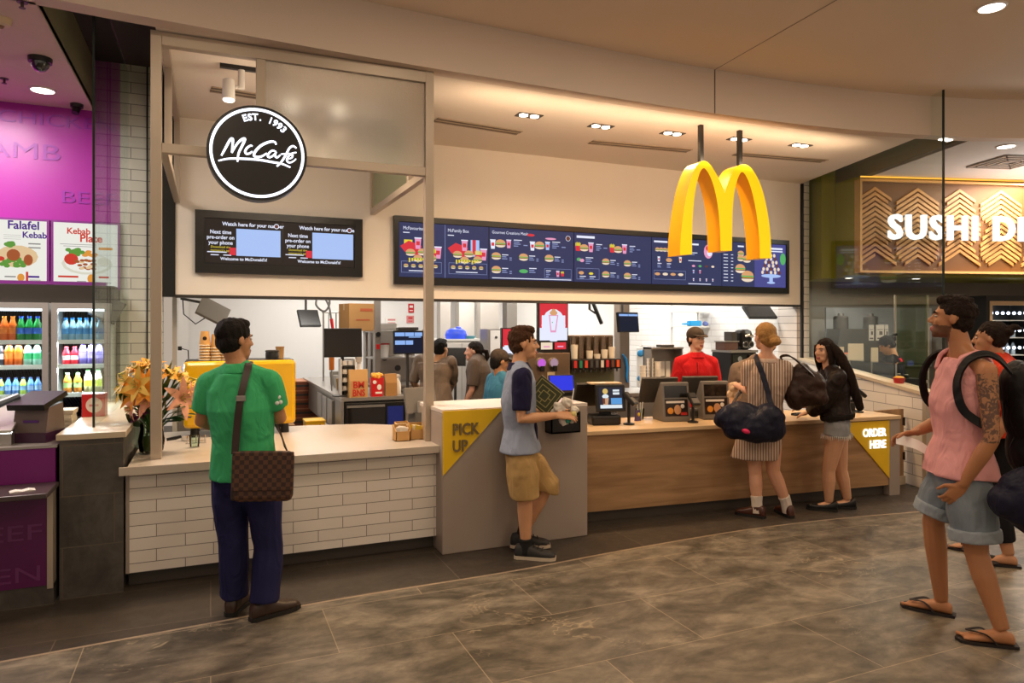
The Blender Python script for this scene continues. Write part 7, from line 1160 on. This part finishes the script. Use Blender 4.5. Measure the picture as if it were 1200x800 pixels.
# ---- man in green at the coffee counter
g = Person(3.99, 290, 'man in green polo and navy trousers standing at the coffee counter', 35, 1.70, 55, 0, skin_col='c08a62', skin_name='tan_skin', J=dict(head=(277, 399), neck=(279, 429), chest=(283, 478), pelvis=(287, 553), shL=(250, 450, .07), shR=(312, 447, -.06), elL=(239, 494, .12), elR=(326, 491, -.02), wrL=(262, 509, .34), wrR=(321, 494, .24), hipL=(271, 560, .05), hipR=(304, 560, -.04), knL=(274, 640, .07), knR=(313, 640, -.02)))
g.j['anL'] = V(-.068, .10, .085); g.j['toeL'] = V(-.02, .24, .03); g.j['anR'] = V(.088, -.05, .085); g.j['toeR'] = V(.25, .03, .03)
g.hands = dict(L=dict(d=V(.3, .9, -.1), n=V(0, 0, 1), curl=.7), R=dict(d=V(-.6, .8, .1), n=V(.3, 0, 1), curl=.7)); g.make_body(); g.brows(hair_black)
g.hair(hair_black, 'short', disp=(.006, (50, 50, 16)), vol=.004); gp = clothmat('green_polo', '3fae70', .8); g.top(gp, .72, -.03, .02, 'polo_shirt', (.010, (9, 9, 3.2)), .012, .018, belly=.02); collar(g, gp)
nav = clothmat('navy_trouser_cloth', '20214a', .8); g.bottom(nav, 1.97, .018, 'trousers', .006, .066, (.008, (9, 9, 4)))
g.child(lambda m: [m.ell(g.P(px, py, -.118), (.011, .004, .012), 8, 6) for px, py in ((320, 459), (324, 464), (322, 471), (326, 470), (319, 465))], 'sleeve_print', mat('white_print', 'e8ece4', .7))
g.shoes(mat('brown_leather_shoe', '3a2a20', .4), mat('dark_sole', '17130f', .7))
def checker(name, c1, c2, sc):
    m = bpy.data.materials.new(name); m.use_nodes = True; nt = m.node_tree; b = nt.nodes['Principled BSDF']; tc = nt.nodes.new('ShaderNodeTexCoord'); mp = nt.nodes.new('ShaderNodeMapping'); mp.inputs['Rotation'].default_value = (0, 0, 0); k = nt.nodes.new('ShaderNodeTexChecker'); k.inputs['Scale'].default_value = sc; k.inputs['Color1'].default_value = lin(c1); k.inputs['Color2'].default_value = lin(c2)
    sp = nt.nodes.new('ShaderNodeSeparateXYZ'); cb = nt.nodes.new('ShaderNodeCombineXYZ'); nt.links.new(tc.outputs['Object'], sp.inputs[0]); nt.links.new(sp.outputs[0], cb.inputs[0]); nt.links.new(sp.outputs[2], cb.inputs[1]); cb.inputs[2].default_value = .013
    nt.links.new(cb.outputs[0], k.inputs[0]); nt.links.new(k.outputs[0], b.inputs['Base Color']); b.inputs['Roughness'].default_value = .55; return m
bg = g.held('shoulder_bag', 'brown checkered shoulder bag hanging behind the man in green', 'bag'); c0_ = g.P(307, 549, -.245)
o = g.child(lambda m: m.box(-.155, .155, -.04, .045, -.135, .135, .03), 'bag_body', checker('brown_checker_canvas', '5a3a28', '33201a', 42), bg); o.location = c0_; o.rotation_euler = (0, math.radians(2), math.radians(-8))
fl_ = g.child(lambda m: m.box(-.157, .157, -.05, -.038, -.07, .14, .006), 'flap', bpy.data.materials['brown_checker_canvas'], o); g.child(lambda m: m.box(-.162, -.135, -.035, .04, -.125, .13, .012), 'side_trim', mat('dark_brown_leather', '2e1d15', .5), o)
sp_ = [g.P(277, 524, -.21), g.P(279, 495, -.19), g.P(283, 462, -.175), g.P(290, 432, -.095), g.P(292, 424, -.02), g.P(293, 428, .07), g.P(301, 452, .18), g.P(317, 488, .20), g.P(327, 510, .10), g.P(331, 522, -.19)]
g.child(strapbar(sp_, .019, .004), 'strap', mat('dark_brown_leather', '', 0), bg); g.child(lambda m: m.cbox(g.P(283, 463, -.183), (.05, .012, .032), .004), 'buckle', steel_d, bg)
# ---- young man in pale blue at the pick-up counter
b = Person(5.07, 622, 'young man in pale blue polo and khaki shorts holding food wrappers', 82, 1.66, 84, 2, skin_col='d09a72', skin_name='young_skin', wide=.90, J=dict(head=(614, 403.5), neck=(608, 428), chest=(607, 470), pelvis=(610, 531), shR=(612, 440, -.14), shL=(607, 440, .15), elR=(611, 487, -.19), wrR=(652, 484, -.12), elL=(614, 484, .2), wrL=(645, 487, .1), hipR=(610, 536, -.09), hipL=(612, 536, .09), knR=(615, 578, -.09), knL=(640, 574, .10)))
b.j['anR'] = V(-.035, -.08, .085); b.j['toeR'] = V(.13, -.10, .03); b.j['anL'] = V(-.07, .13, .10); b.j['toeL'] = V(.08, .14, .03)
b.hands = dict(R=dict(d=V(1, .15, -.02), n=V(.1, -.6, .8), curl=.55), L=dict(d=V(.9, -.3, .1), n=V(0, .9, .3), curl=.5)); b.make_body(); b.brows(hair_brown)
b.hair(hair_brown, 'quiff', disp=(.011, (38, 38, 22)), vol=.002); pb_ = clothmat('pale_blue_jersey', '8f98ac', .85, (90, .2)); nvy = clothmat('navy_cloth', '1a1838', .85)
b.top(pb_, 0, .02, .024, 'polo_shirt', (.009, (8, 8, 4)), .035, shoulder=True); sleeves(b, nvy, .80, .024, disp=(.006, (10, 10, 8))); collar(b, nvy, .05)
b.child(lambda m: m.tube([b.P(622, 470, -.0), b.P(628, 500, .0), b.P(629, 524, 0.02)], [(.012, .05), (.012, .05), (.012, .045)], 8), 'front_panel', nvy); b.child(lambda m: m.cbox(b.P(613, 519, -.165), (.006, .006, .05)), 'side_vent', nvy)
kh = clothmat('khaki_cloth', 'b08f5c', .85); b.bottom(kh, 1.02, .03, 'shorts', .035, None, (.012, (8, 8, 5)))
b.shoes(mat('charcoal_canvas', '2c2a29', .7), mat('cream_sole', 'c9b9a2', .6), kind='sneaker'); b.socks(mat('black_sock', '141313', .9), .06)
t = b.held('board_game', 'olive green square box with a maze pattern under the young man\'s arm', 'box'); q = b.P(638, 463, -.02); o = b.child(lambda m: m.box(-.105, .105, -.02, .02, -.105, .105, .003), 'box_body', mat('olive_box', '3a3d22', .5), t); o.location = q; o.rotation_euler = (0, math.radians(38), math.radians(-6))
def maze(m):
    for a in (.09, .06, .03):
        for s_ in (-1, 1): m.box(-a, a, -.0215, -.02, s_ * a - .003, s_ * a + .003); m.box(s_ * a - .003, s_ * a + .003, -.0215, -.02, -a, a)
    for x0, z0_, x1, z1_ in ((-.06, .0, -.03, .006), (.03, .0, .06, .006), (0, .03, .006, .06), (0, -.06, .006, -.03)): m.box(x0, x1, -.0215, -.02, z0_, z1_)
b.child(maze, 'maze_print', mat('pale_olive_print', '9a9358', .5), o)
t = b.held('food_wrappers', 'crumpled white food wrappers and napkins in the young man\'s hands', 'wrapper')
def wr(m):
    rr = random.Random(4)
    for px, py, r in ((655, 476, .05), (664, 470, .045), (668, 490, .035), (660, 492, .035), (672, 478, .035), (650, 483, .04)): m.ell(b.P(px, py, -.06 + rr.uniform(-.02, .02)), (r, r * .7, r * .75), 12, 8, (rr.random(), rr.random(), 0))
b.child(wr, 'papers', clothmat('crumpled_paper', 'e2dace', .8, (25, .6)), t, vox=.006, smooth=1, disp=(.012, (30, 30, 30))); b.child(lambda m: m.ell(b.P(665, 490, -.10), (.02, .015, .025), 10, 6, (.3, .4, 0)), 'teal_wrapper', mat('teal_paper', '3a9a8a', .6), t); b.child(lambda m: m.ell(b.P(671, 483, -.085), (.024, .02, .026), 10, 8), 'yellow_wrapper', mat('pale_yellow_paper', 'e0d08a', .6), t); b.child(lambda m: m.cyl(b.P(669, 473, -.06), b.P(672, 454, -.05), .004), 'straw', paper, t)
# ---- blonde woman in a striped dress
w = Person(6.07, 900, 'blonde woman in a striped dress at the order counter seen from behind', -12, 1.70, -38, 0, True, skin_col='d8a284', skin_name='pale_skin', wide=.95, J=dict(head=(896, 395), neck=(899, 420), chest=(899, 450), pelvis=(894, 497), shL=(879, 432, .0), shR=(918, 432, .0), elL=(879, 460, .02), wrL=(864, 455, .22), elR=(924, 468, .05), wrR=(917, 463, .26), hipL=(883, 500), hipR=(904, 500)))
for q, x0 in (('L', 889), ('R', 914)): pass
w.j['knL'] = w.P(886, 556, 0.0); w.j['knR'] = w.P(906, 552, .03); w.j['anL'] = V((888 - 900) * w.k, -.03, .085); w.j['toeL'] = V((868 - 900) * w.k, .02, .03); w.j['anR'] = V((922 - 900) * w.k, .09, .085); w.j['toeR'] = V((910 - 900) * w.k, .26, .03)
w.hands = dict(L=dict(d=V(-.4, .8, .2), n=V(-.2, 0, 1), curl=.7), R=dict(d=V(-.4, .9, .1), n=V(0, 0, 1), curl=.6)); w.make_body(); w.brows(hair_blonde)
def stripemat(name, c1, c2, freq):
    m = clothmat(name, c1, .85); nt = m.node_tree; b_ = nt.nodes['Principled BSDF']; tc = nt.nodes.new('ShaderNodeTexCoord'); sp = nt.nodes.new('ShaderNodeSeparateXYZ'); mu = nt.nodes.new('ShaderNodeMath'); mu.operation = 'MULTIPLY'; mu.inputs[1].default_value = freq; sn = nt.nodes.new('ShaderNodeMath'); sn.operation = 'SINE'; mr = nt.nodes.new('ShaderNodeMapRange'); mr.inputs[1].default_value = -.5; mr.inputs[2].default_value = .5; mx = nt.nodes.new('ShaderNodeMix'); mx.data_type = 'RGBA'; mx.inputs[6].default_value = lin(c1); mx.inputs[7].default_value = lin(c2)
    for a_, b2_ in ((tc.outputs['Object'], sp.inputs[0]), (sp.outputs[0], mu.inputs[0]), (mu.outputs[0], sn.inputs[0]), (sn.outputs[0], mr.inputs[0]), (mr.outputs[0], mx.inputs[0]), (mx.outputs[2], b_.inputs['Base Color'])): nt.links.new(a_, b2_)
    return m
dm = stripemat('striped_dress_cloth', 'cab4a2', '82695a', 290)
md_ = MB(); w.torso(md_, .024, V(-.065, 0, -.30), 5, .02)
for q in 'LR':
    a_ = w.j['sh' + q]; w.limb(md_, a_, w.j['el' + q], w.j['wr' + q], [x * .95 + .006 for x in w.ARM], .022, 0, .72); md_.tube([a_, lerp(a_, w.j['neck'], .55) - V(0, 0, .01)], [.066, .06], 12)
meshify(md_, 'dress', dm, w.body, .008, 4, (.008, (7, 7, 3))); collar(w, clothmat('dress_collar', 'b8a294', .85), .02); w.child(lambda m: m.tube([w.P(902, 424, -.105), w.P(903, 455, -.142), w.P(902, 490, -.15)], .003, 6), 'back_seam', mat('seam_dark', '5a4a40', .8))
w.hair(hair_blonde, 'bun', disp=(.005, (40, 40, 20)), vol=.003); w.socks(clothmat('white_sock', 'd8ccc0', .9), .10); w.shoes(mat('brown_brogue', '4a2418', .35, coat=.3), mat('dark_sole', '', 0))
def bagblob(s, parts, mm, t, name='bag_body', disp=(.018, (7, 7, 9))):
    def f(m):
        for c, r, rot in parts: m.ell(c, r, 18, 12, rot)
    return s.child(f, name, mm, t, vox=.009, smooth=4, disp=disp)
t = w.held('duffel_bag', 'big slouchy navy bag with a pink mark hung from the blonde woman\'s shoulder', 'bag'); nb_ = clothmat('navy_nylon', '15172a', .45, (30, .4)); bagblob(w, [(w.P(868, 488, -.27), (.17, .11, .14), (0, .25, 0)), (w.P(886, 494, -.27), (.20, .12, .145), (0, 0, 0)), (w.P(902, 490, -.25), (.13, .11, .16), (0, -.3, 0)), (w.P(853, 488, -.25), (.08, .08, .095), None), (w.P(874, 482, -.26), (.17, .10, .10), (0, .1, 0)), (w.P(868, 498, -.27), (.14, .11, .10), None)], nb_, t)
w.child(strapbar([w.P(905, 480, -.27), w.P(901, 462, -.20), w.P(895, 440, -.165), w.P(889, 424, -.115), w.P(886, 417, -.02), w.P(884, 424, .10), w.P(872, 455, .16), w.P(860, 474, -.12)], .022, .006, (0, 0)), 'strap', nb_, t); w.child(lambda m: m.ell(w.P(877, 499, -.39), (.034, .016, .02), 10, 6, (0, .3, 0)), 'pink_mark', mat('hot_pink_print', 'd8205a', .5), t)
t = w.held('leather_bag', 'soft dark brown leather bag between the blonde woman and the girl', 'bag'); lb = clothmat('brown_leather', '33221a', .4, (25, .4)); bagblob(w, [(w.P(941, 452, .0), (.15, .10, .17), (0, .3, 0)), (w.P(930, 462, .0), (.09, .09, .13), None), (w.P(952, 462, .0), (.10, .08, .09), (0, -.5, 0)), (w.P(938, 435, .0), (.07, .06, .08), None)], lb, t)
w.child(strapbar([w.P(950, 440, -.06), w.P(934, 424, -.10), w.P(922, 416, -.06), w.P(914, 419, .03), w.P(926, 430, .09), w.P(944, 442, .08)], .010, .006), 'strap', lb, t)
t = w.held('paper_parcel', 'crumpled tan and white paper parcel in the blonde woman\'s left hand', 'parcel'); w.child(lambda m: [m.ell(w.P(px, py, .26), (r, r, r * 1.1), 10, 8) for px, py, r in ((860, 458, .05), (857, 466, .04), (864, 467, .04))], 'wrapper', clothmat('tan_paper', 'd8b896', .7, (25, .5)), t, vox=.007, smooth=1, disp=(.01, (25, 25, 25)))
# ---- girl in a dark bomber jacket
a = Person(6.32, 978, 'long haired girl in a dark bomber jacket and frayed denim shorts leaning on the counter', -85, 1.54, -140, 0, True, hs=.94, skin_col='d6a482', skin_name='fair_skin', wide=.92, vox=.006, J=dict(head=(967, 411.5), neck=(973, 433), chest=(977, 456), pelvis=(981, 494), shL=(981, 441, -.13), shR=(969, 440, .14), elL=(966, 470, -.14), wrL=(953, 484, .02), elR=(958, 470, .16), wrR=(948, 480, .2), hipL=(981, 498, -.08), hipR=(981, 498, .08), knL=(972, 550, -.07), knR=(985, 552, .07)))
a.j['anL'] = V((972 - 978) * a.k, -.06, .085); a.j['toeL'] = V((958 - 978) * a.k - .07, -.06, .03); a.j['anR'] = V((992 - 978) * a.k, .10, .085); a.j['toeR'] = V((992 - 978) * a.k - .16, .06, .03)
a.hands = dict(L=dict(d=V(-1, .2, -.3), n=V(0, -.2, 1), curl=.4), R=dict(d=V(-1, .2, -.2), n=V(0, 0, 1), curl=.4)); a.make_body(); a.brows(hair_black, .003)
a.top(clothmat('dark_leather', '231a17', .42, (22, .35)), 1.92, .02, .03, 'bomber_jacket', (.010, (10, 10, 9)), .0, .024); collar(a, clothmat('dark_leather', '', 0), .03)
a.child(lambda m: ringtube(m, [(a.j['pelvis'] + V(0, 0, .03), *a.axes(.1), .178, .145), (a.j['pelvis'] + V(0, 0, .075), *a.axes(.1), .182, .15)]), 'jacket_hem', clothmat('rib_knit', '1b1513', .8), vox=.008)
a.bottom(clothmat('pale_denim', '8f9296', .85, (80, .3)), .22, .022, 'denim_shorts', .03, None, (.006, (9, 9, 9)), .06)
def fray(m):
    rr = random.Random(8)
    for q in 'LR':
        c = lerp(a.j['hip' + q], a.j['kn' + q], .22)
        for i in range(46): an = i * 2 * math.pi / 46; p0 = c + V(math.cos(an) * .117, math.sin(an) * .117, .012); m.tube([p0, p0 + V(math.cos(an) * .006, math.sin(an) * .006, -.022 - rr.random() * .02)], [.004, .0015], 4)
a.child(fray, 'frayed_hem', mat('white_thread', 'd8d4cc', .9), kind='stuff'); a.shoes(mat('black_flat', '12100f', .4), mat('dark_sole', '', 0), 'flat_shoe', 'flat')
a.hair(hair_dark, 'long', disp=(.004, (45, 45, 6))); a.child(lambda m: m.tube(spline([a.P(972, 404, -.03), a.P(982, 414, -.04), a.P(990, 430, -.06), a.P(997, 450, -.05), a.P(1003, 470, -.04), a.P(1005, 480, -.03)], 4), [.045] * 4 + [.046] * 8 + [.042] * 4 + [.034] * 3 + [.024, .010], 12, flat=(1, .8)), 'hair_length', hair_dark, vox=.006, smooth=2, disp=(.006, (40, 40, 6)))
# ---- man in the pink tank top
pk = Person(3.85, 1120, 'bearded man in a pink tank top and denim shorts walking left with a backpack', -100, 1.80, -88, 8, skin_col='b07850', skin_name='bronzed_skin', wide=1.0, vox=.006, J=dict(head=(1116, 374), neck=(1127, 412), chest=(1126, 468), pelvis=(1124, 556), shL=(1149, 432, -.16), shR=(1110, 428, .17), elL=(1153, 506, -.22), wrL=(1126, 560, -.19), elR=(1104, 500, .24), wrR=(1077, 514, .16), hipL=(1133, 562, -.09), hipR=(1114, 562, .09), knL=(1140, 640, -.10), knR=(1097, 620, .10)))
pk.j['anL'] = V((1163 - 1120) * pk.k, -.14, .085); pk.j['toeL'] = V((1163 - 1120) * pk.k - .16, -.17, .03); pk.j['anR'] = V((1105 - 1120) * pk.k, .16, .085); pk.j['toeR'] = V((1105 - 1120) * pk.k - .16, .18, .03)
pk.hands = dict(L=dict(d=V(-.5, .1, -.8), n=V(.2, -1, 0), curl=.8), R=dict(d=V(-.9, 0, -.3), n=V(.1, .3, 1), curl=.8))
stub = mat('stubble_skin', '6a4630', .6, var=(60, .25)); tat = mat('tattooed_skin', 'b07850', .55)
nt = tat.node_tree; b_ = nt.nodes['Principled BSDF']; tc = nt.nodes.new('ShaderNodeTexCoord'); n1 = nt.nodes.new('ShaderNodeTexNoise'); n1.inputs['Scale'].default_value = 34; n1.inputs['Detail'].default_value = 3; n1.inputs['Distortion'].default_value = 1.5; rp = nt.nodes.new('ShaderNodeValToRGB'); rp.color_ramp.elements[0].position = .47; rp.color_ramp.elements[0].color = lin('5e4436'); rp.color_ramp.elements[1].position = .56; rp.color_ramp.elements[1].color = lin('a87650')
nt.links.new(tc.outputs['Object'], n1.inputs['Vector']); nt.links.new(n1.outputs['Fac'], rp.inputs[0]); nt.links.new(rp.outputs[0], b_.inputs['Base Color'])
def pka(c, hc, idx):
    idx[(hc[:, 2] < -.038) & (hc[:, 1] > -.005) & (hc[:, 2] > -.125) & (abs(hc[:, 0]) < .07) & (idx == 0) & ~((hc[:, 2] > -.05) & (hc[:, 1] > .085))] = 2
    A_, B_ = np.array(pk.j['shL']), np.array(pk.j['elL']); ab = B_ - A_; t_ = ((c - A_) @ ab) / (ab @ ab); dist = np.linalg.norm(c - A_ - t_[:, None] * ab, axis=1); idx[(t_ > .05) & (t_ < 1.05) & (dist < .09)] = 3
    idx[(np.linalg.norm(c - np.array(pk.j['chest']), axis=1) < .1) & (idx == 3)] = 0; return idx
pk.make_body(pka, [stub, tat]); pk.brows(hair_dark, .0055); pk.hair(hair_dark, 'quiff', disp=(.009, (42, 42, 30)), vol=.001)
pink = clothmat('pink_jersey', 'e0a0a0', .9, (50, .3)); pk.top(pink, 0, .005, .020, 'tank_top', (.012, (7, 7, 7)), .035, topst=5, neckw=.95, shoulder=False)
for q in 'LR':
    sp0 = lerp(pk.j['neck'], pk.j['sh' + q], .52); ch = pk.j['chest']; pts = [V(sp0.x - .085, sp0.y * .85, sp0.z - .06), V(sp0.x - .06, sp0.y, sp0.z + .015), V(sp0.x, sp0.y, sp0.z + .046), V(sp0.x + .06, sp0.y, sp0.z + .015), V(sp0.x + .09, sp0.y * .85, sp0.z - .09)]
    pk.child(strapbar(pts, .036, .011, (sp0.x, sp0.y * .8)), 'shoulder_band', pink, vox=.006, smooth=3)
den = clothmat('washed_denim', '7c8790', .85, (70, .35)); pk.bottom(den, .74, .028, 'denim_shorts', .035, None, (.010, (8, 8, 8)), .05)
for q in 'LR':
    c = lerp(pk.j['hip' + q], pk.j['kn' + q], .70); dr_ = (pk.j['kn' + q] - pk.j['hip' + q]).normalized(); pk.child(lambda m: m.tube([c - dr_ * .03, c + dr_ * .035], [.126, .124], 18), 'rolled_cuff', clothmat('denim_cuff', '949ea6', .85, (70, .35)), vox=.007, disp=(.004, (10, 10, 10)))
thong = mat('dark_rubber', '1c1412', .6)
for q in 'LR':
    an, to = pk.j['an' + q], pk.j['toe' + q]; d_ = V(to.x - an.x, to.y - an.y, 0).normalized(); l_ = V(-d_.y, d_.x, 0); b0 = V(an.x, an.y, 0)
    pts = [b0 + d_ * u_ + l_ * w_ for u_, w_ in ((-.07, .03), (0, .042), (.07, .048), (.14, .056), (.19, .045), (.21, .0), (.19, -.045), (.14, -.056), (.07, -.048), (0, -.042), (-.07, -.03))]
    o = pk.child(lambda m: m.prism([(p.x, p.y) for p in pts], .001, .016), 'flip_flop', thong); tp = b0 + d_ * .155 + l_ * (.02 if q == 'R' else -.02) * 1 + V(0, 0, .052)
    for sg in (-1, 1): pk.child(lambda m: m.tube(spline([b0 + d_ * .03 + l_ * sg * .047 + V(0, 0, .016), b0 + d_ * .08 + l_ * sg * .044 + V(0, 0, .062), tp], 5), 1, 8, flat=(.004, .009)), 'thong_strap', thong, o)
t = pk.held('backpack', 'black backpack on the back of the man in pink', 'backpack'); bkm = clothmat('black_nylon', '100f12', .6, (40, .3)); bagblob(pk, [(pk.P(1186, 482, .03), (.10, .17, .24), (0, -.1, 0)), (pk.P(1180, 450, .03), (.09, .15, .14), None), (pk.P(1190, 520, .03), (.11, .17, .16), None)], bkm, t, disp=(.008, (7, 7, 7)))
for q, px0, yy in (('L', 0, -.15), ('R', -36, .15)):
    e = -1 if q == 'L' else 1; pts = [pk.P(1172 + px0 * .4, 434, yy * .75), pk.P(1160 + px0, 418, yy * .95), pk.P(1146 + px0, 413, yy * .95), pk.P(1131 + px0, 421, yy * 1.02), pk.P(1122 + px0, 440, yy * 1.12), pk.P(1122 + px0, 460, yy * 1.24), pk.P(1129 + px0, 478, yy * 1.34), pk.P(1146 + px0 * .8, 491, yy * 1.36)]
    pk.child(strapbar(pts, .021, .006, (pk.P(1140 + px0, 450).x, yy * .6)), 'strap', bkm, t)
t = pk.held('paper_slip', 'curled white paper slip in the hand of the man in pink', 'paper'); q0 = [pk.P(1057, 520, .12), pk.P(1069, 522, .11), pk.P(1082, 526, .11), pk.P(1097, 537, .12)]
def slip(m):
    s_ = spline(q0, 5); vs = []
    for p in s_: vs += [p + V(0, .012, .012), p + V(0, -.014, -.04), p + V(.001, .014, .013), p + V(.001, -.012, -.039)]
    m.add(vs, [f for i in range(len(s_) - 1) for f in ((4 * i, 4 * i + 1, 4 * i + 5, 4 * i + 4), (4 * i + 2, 4 * i + 6, 4 * i + 7, 4 * i + 3), (4 * i, 4 * i + 4, 4 * i + 6, 4 * i + 2), (4 * i + 1, 4 * i + 3, 4 * i + 7, 4 * i + 5))], True)
pk.child(slip, 'slip', paper, t)
t = pk.held('tote_bag', 'big dark navy bag in front of the backpack at the right edge', 'bag'); bagblob(pk, [(pk.P(1196, 568, -.26), (.20, .10, .17), (0, .45, 0)), (pk.P(1168, 570, -.26), (.10, .08, .09), (0, .5, 0)), (pk.P(1215, 590, -.26), (.16, .10, .16), None)], clothmat('dark_navy_nylon', '16172b', .55, (25, .4)), t, disp=(.012, (6, 6, 8)))
pk.child(strapbar([pk.P(1190, 540, -.26), pk.P(1196, 500, -.22), pk.P(1192, 460, -.16), pk.P(1182, 446, -.02)], .02, .006), 'strap', clothmat('dark_navy_nylon', '', 0), t)
# ---- woman in orange red behind him
r = Person(4.95, 1172, 'person in an orange red top and black trousers behind the man in pink', -80, 1.68, -85, 0, True, skin_col='b98562', skin_name='olive_skin', wide=1.05, vox=.008, J=dict(head=(1162, 397), neck=(1170, 420)))
sh_ = V((1182 - 1172) * r.k, 0, 0)
for k_ in ('chest', 'pelvis', 'shL', 'shR', 'elL', 'elR', 'wrL', 'wrR', 'hipL', 'hipR'): r.j[k_] = r.j[k_] + sh_
r.j['anL'] = V((1180 - 1172) * r.k, -.12, .085); r.j['toeL'] = r.j['anL'] + V(-.15, -.02, -.055); r.j['anR'] = V((1150 - 1172) * r.k, .12, .085); r.j['toeR'] = r.j['anR'] + V(-.15, .0, -.055)
r.make_body(); r.brows(hair_dark); r.hair(hair_dark, 'updo', disp=(.008, (40, 40, 20))); r.top(clothmat('orange_red_cloth', 'c83a1c', .8), .9, .0, .035, 'top', (.012, (7, 7, 4)), .03, .035); r.bottom(clothmat('black_cloth', '121114', .85), 1.8, .014, 'trousers', .01)
for q in 'LR':
    an, to = r.j['an' + q], r.j['toe' + q]; d_ = V(to.x - an.x, to.y - an.y, 0).normalized(); l_ = V(-d_.y, d_.x, 0); b0 = V(an.x, an.y, 0); o = r.child(lambda m: m.prism([((b0 + d_ * u_ + l_ * w_).x, (b0 + d_ * u_ + l_ * w_).y) for u_, w_ in ((-.07, .03), (.05, .045), (.14, .05), (.19, .03), (.19, -.03), (.14, -.05), (.05, -.045), (-.07, -.03))], .001, .016), 'sandal', thong); r.child(lambda m: m.tube(spline([b0 + d_ * .08 + l_ * .05 + V(0, 0, .016), b0 + d_ * .09 + V(0, 0, .062), b0 + d_ * .08 - l_ * .05 + V(0, 0, .016)], 5), 1, 8, flat=(.004, .018)), 'sandal_strap', thong, o)
# ---- staff
taupe = clothmat('taupe_uniform', '7d6c5e', .85); taupe_d = clothmat('dark_taupe_uniform', '5c5048', .85); blk = clothmat('black_cloth', '', 0); capm = clothmat('brown_cap_cloth', '4a3f36', .85)
c = Person(7.3, 816, 'cashier in a red shirt and dark cap behind the tills', 165, 1.635, 140, 0, skin_col='d8a688', skin_name='cashier_skin', wide=.95, vox=.007)
c.make_body(); c.brows(hair_brown); c.hair(hair_brown, 'nape'); c.cap(capm); redc = clothmat('red_uniform', 'cc1c22', .8); c.top(redc, .85, -.06, .014, 'shirt', (.009, (9, 9, 5)), .01, .010); collar(c, redc, .05); c.bottom(blk, 1.95, .014); c.shoes(blackp, mat('dark_sole', '', 0)); c.child(lambda m: m.tube([c.P(817, 424, -.13), c.P(818, 440, -.155), c.P(818, 470, -.16)], .006, 6), 'placket', clothmat('dark_red_trim', '8a1218', .8))
s1 = Person(8.25, 510, 'kitchen worker in a taupe shirt with short black hair seen from behind', 25, 1.60, 35, 0, skin_col='c8966e', skin_name='worker_skin', wide=1.12, vox=.009, J=dict(head=(517, 409), neck=(511, 427)))
s1.j['elL'] = s1.P(484, 448, .12); s1.j['wrL'] = s1.P(492, 462, .32); s1.j['elR'] = s1.P(531, 448, .12); s1.j['wrR'] = s1.P(530, 458, .34); s1.make_body(face=False); s1.hair(hair_black, 'short'); s1.top(taupe, 1.0, -.06, .02, 'shirt', (.012, (9, 9, 5)), .01, .014); collar(s1, taupe); s1.bottom(blk, 1.95, .014); s1.shoes(blackp, mat('dark_sole', '', 0))
s2 = Person(8.3, 560, 'kitchen worker with a dark ponytail in a dark taupe polo facing left', -75, 1.56, -88, 0, True, skin_col='d8a288', skin_name='worker_fair_skin', vox=.009, J=dict(head=(555, 412)))
s2.j['elL'] = s2.P(553, 455, -.18); s2.j['wrL'] = s2.P(543, 476, -.1); s2.make_body(); s2.hair(hair_dark, 'pony', disp=(.005, (40, 40, 20))); s2.top(taupe_d, .85, -.06, .026, 'polo_shirt', (.008, (9, 9, 5)), .01, .02); collar(s2, taupe_d); s2.bottom(blk, 1.95, .014); s2.shoes(blackp, mat('dark_sole', '', 0))
s3 = Person(7.1, 586, 'short kitchen worker in a blue top and brown cap behind the young man', 60, 1.41, 62, -14, skin_col='b8835c', skin_name='worker_tan_skin', wide=.9, vox=.009); s3.make_body(face=False); s3.hair(hair_black, 'nape'); s3.cap(capm); s3.top(clothmat('steel_blue_cloth', '3f7a96', .85), .9, -.06, .02, 'shirt', (.008, (9, 9, 5))); s3.bottom(blk, 1.95, .014); s3.shoes(blackp, mat('dark_sole', '', 0))
s4 = Person(7.65, 884, 'staff member in a grey brown shirt almost hidden behind the blonde woman', 190, 1.50, 200, -20, skin_col='c8966e', skin_name='worker_skin', wide=1.0, vox=.009, J=dict(head=(899, 406), neck=(892, 418))); s4.make_body(face=False); s4.hair(hair_dark, 'short'); s4.top(taupe, .9, -.06, .026, 'shirt', (.01, (9, 9, 5)), .01, .024); s4.bottom(blk, 1.95, .014); s4.shoes(blackp, mat('dark_sole', '', 0))
s5 = Person(9.35, 1046, 'dark haired sushi worker in black with a red scarf bending behind the glass', -75, 1.52, -100, -30, skin_col='c8966e', skin_name='worker_skin', wide=.95, vox=.010, J=dict(head=(1040, 405), neck=(1048, 419)))
s5.make_body(face=False); s5.hair(hair_black, 'updo', vol=.006); s5.top(blk, .9, -.06, .026, 'shirt', (.01, (9, 9, 5)), .01, .024); s5.bottom(blk, 1.95, .014); s5.shoes(blackp, mat('dark_sole', '', 0)); nk = s5.j['neck']; s5.child(lambda m: ringtube(m, [(nk - V(0, 0, .05), *s5.axes(1), .11, .10), (nk, *s5.axes(1), .085, .08)]), 'red_scarf', clothmat('red_scarf_cloth', 'c81e2a', .8), vox=.01)
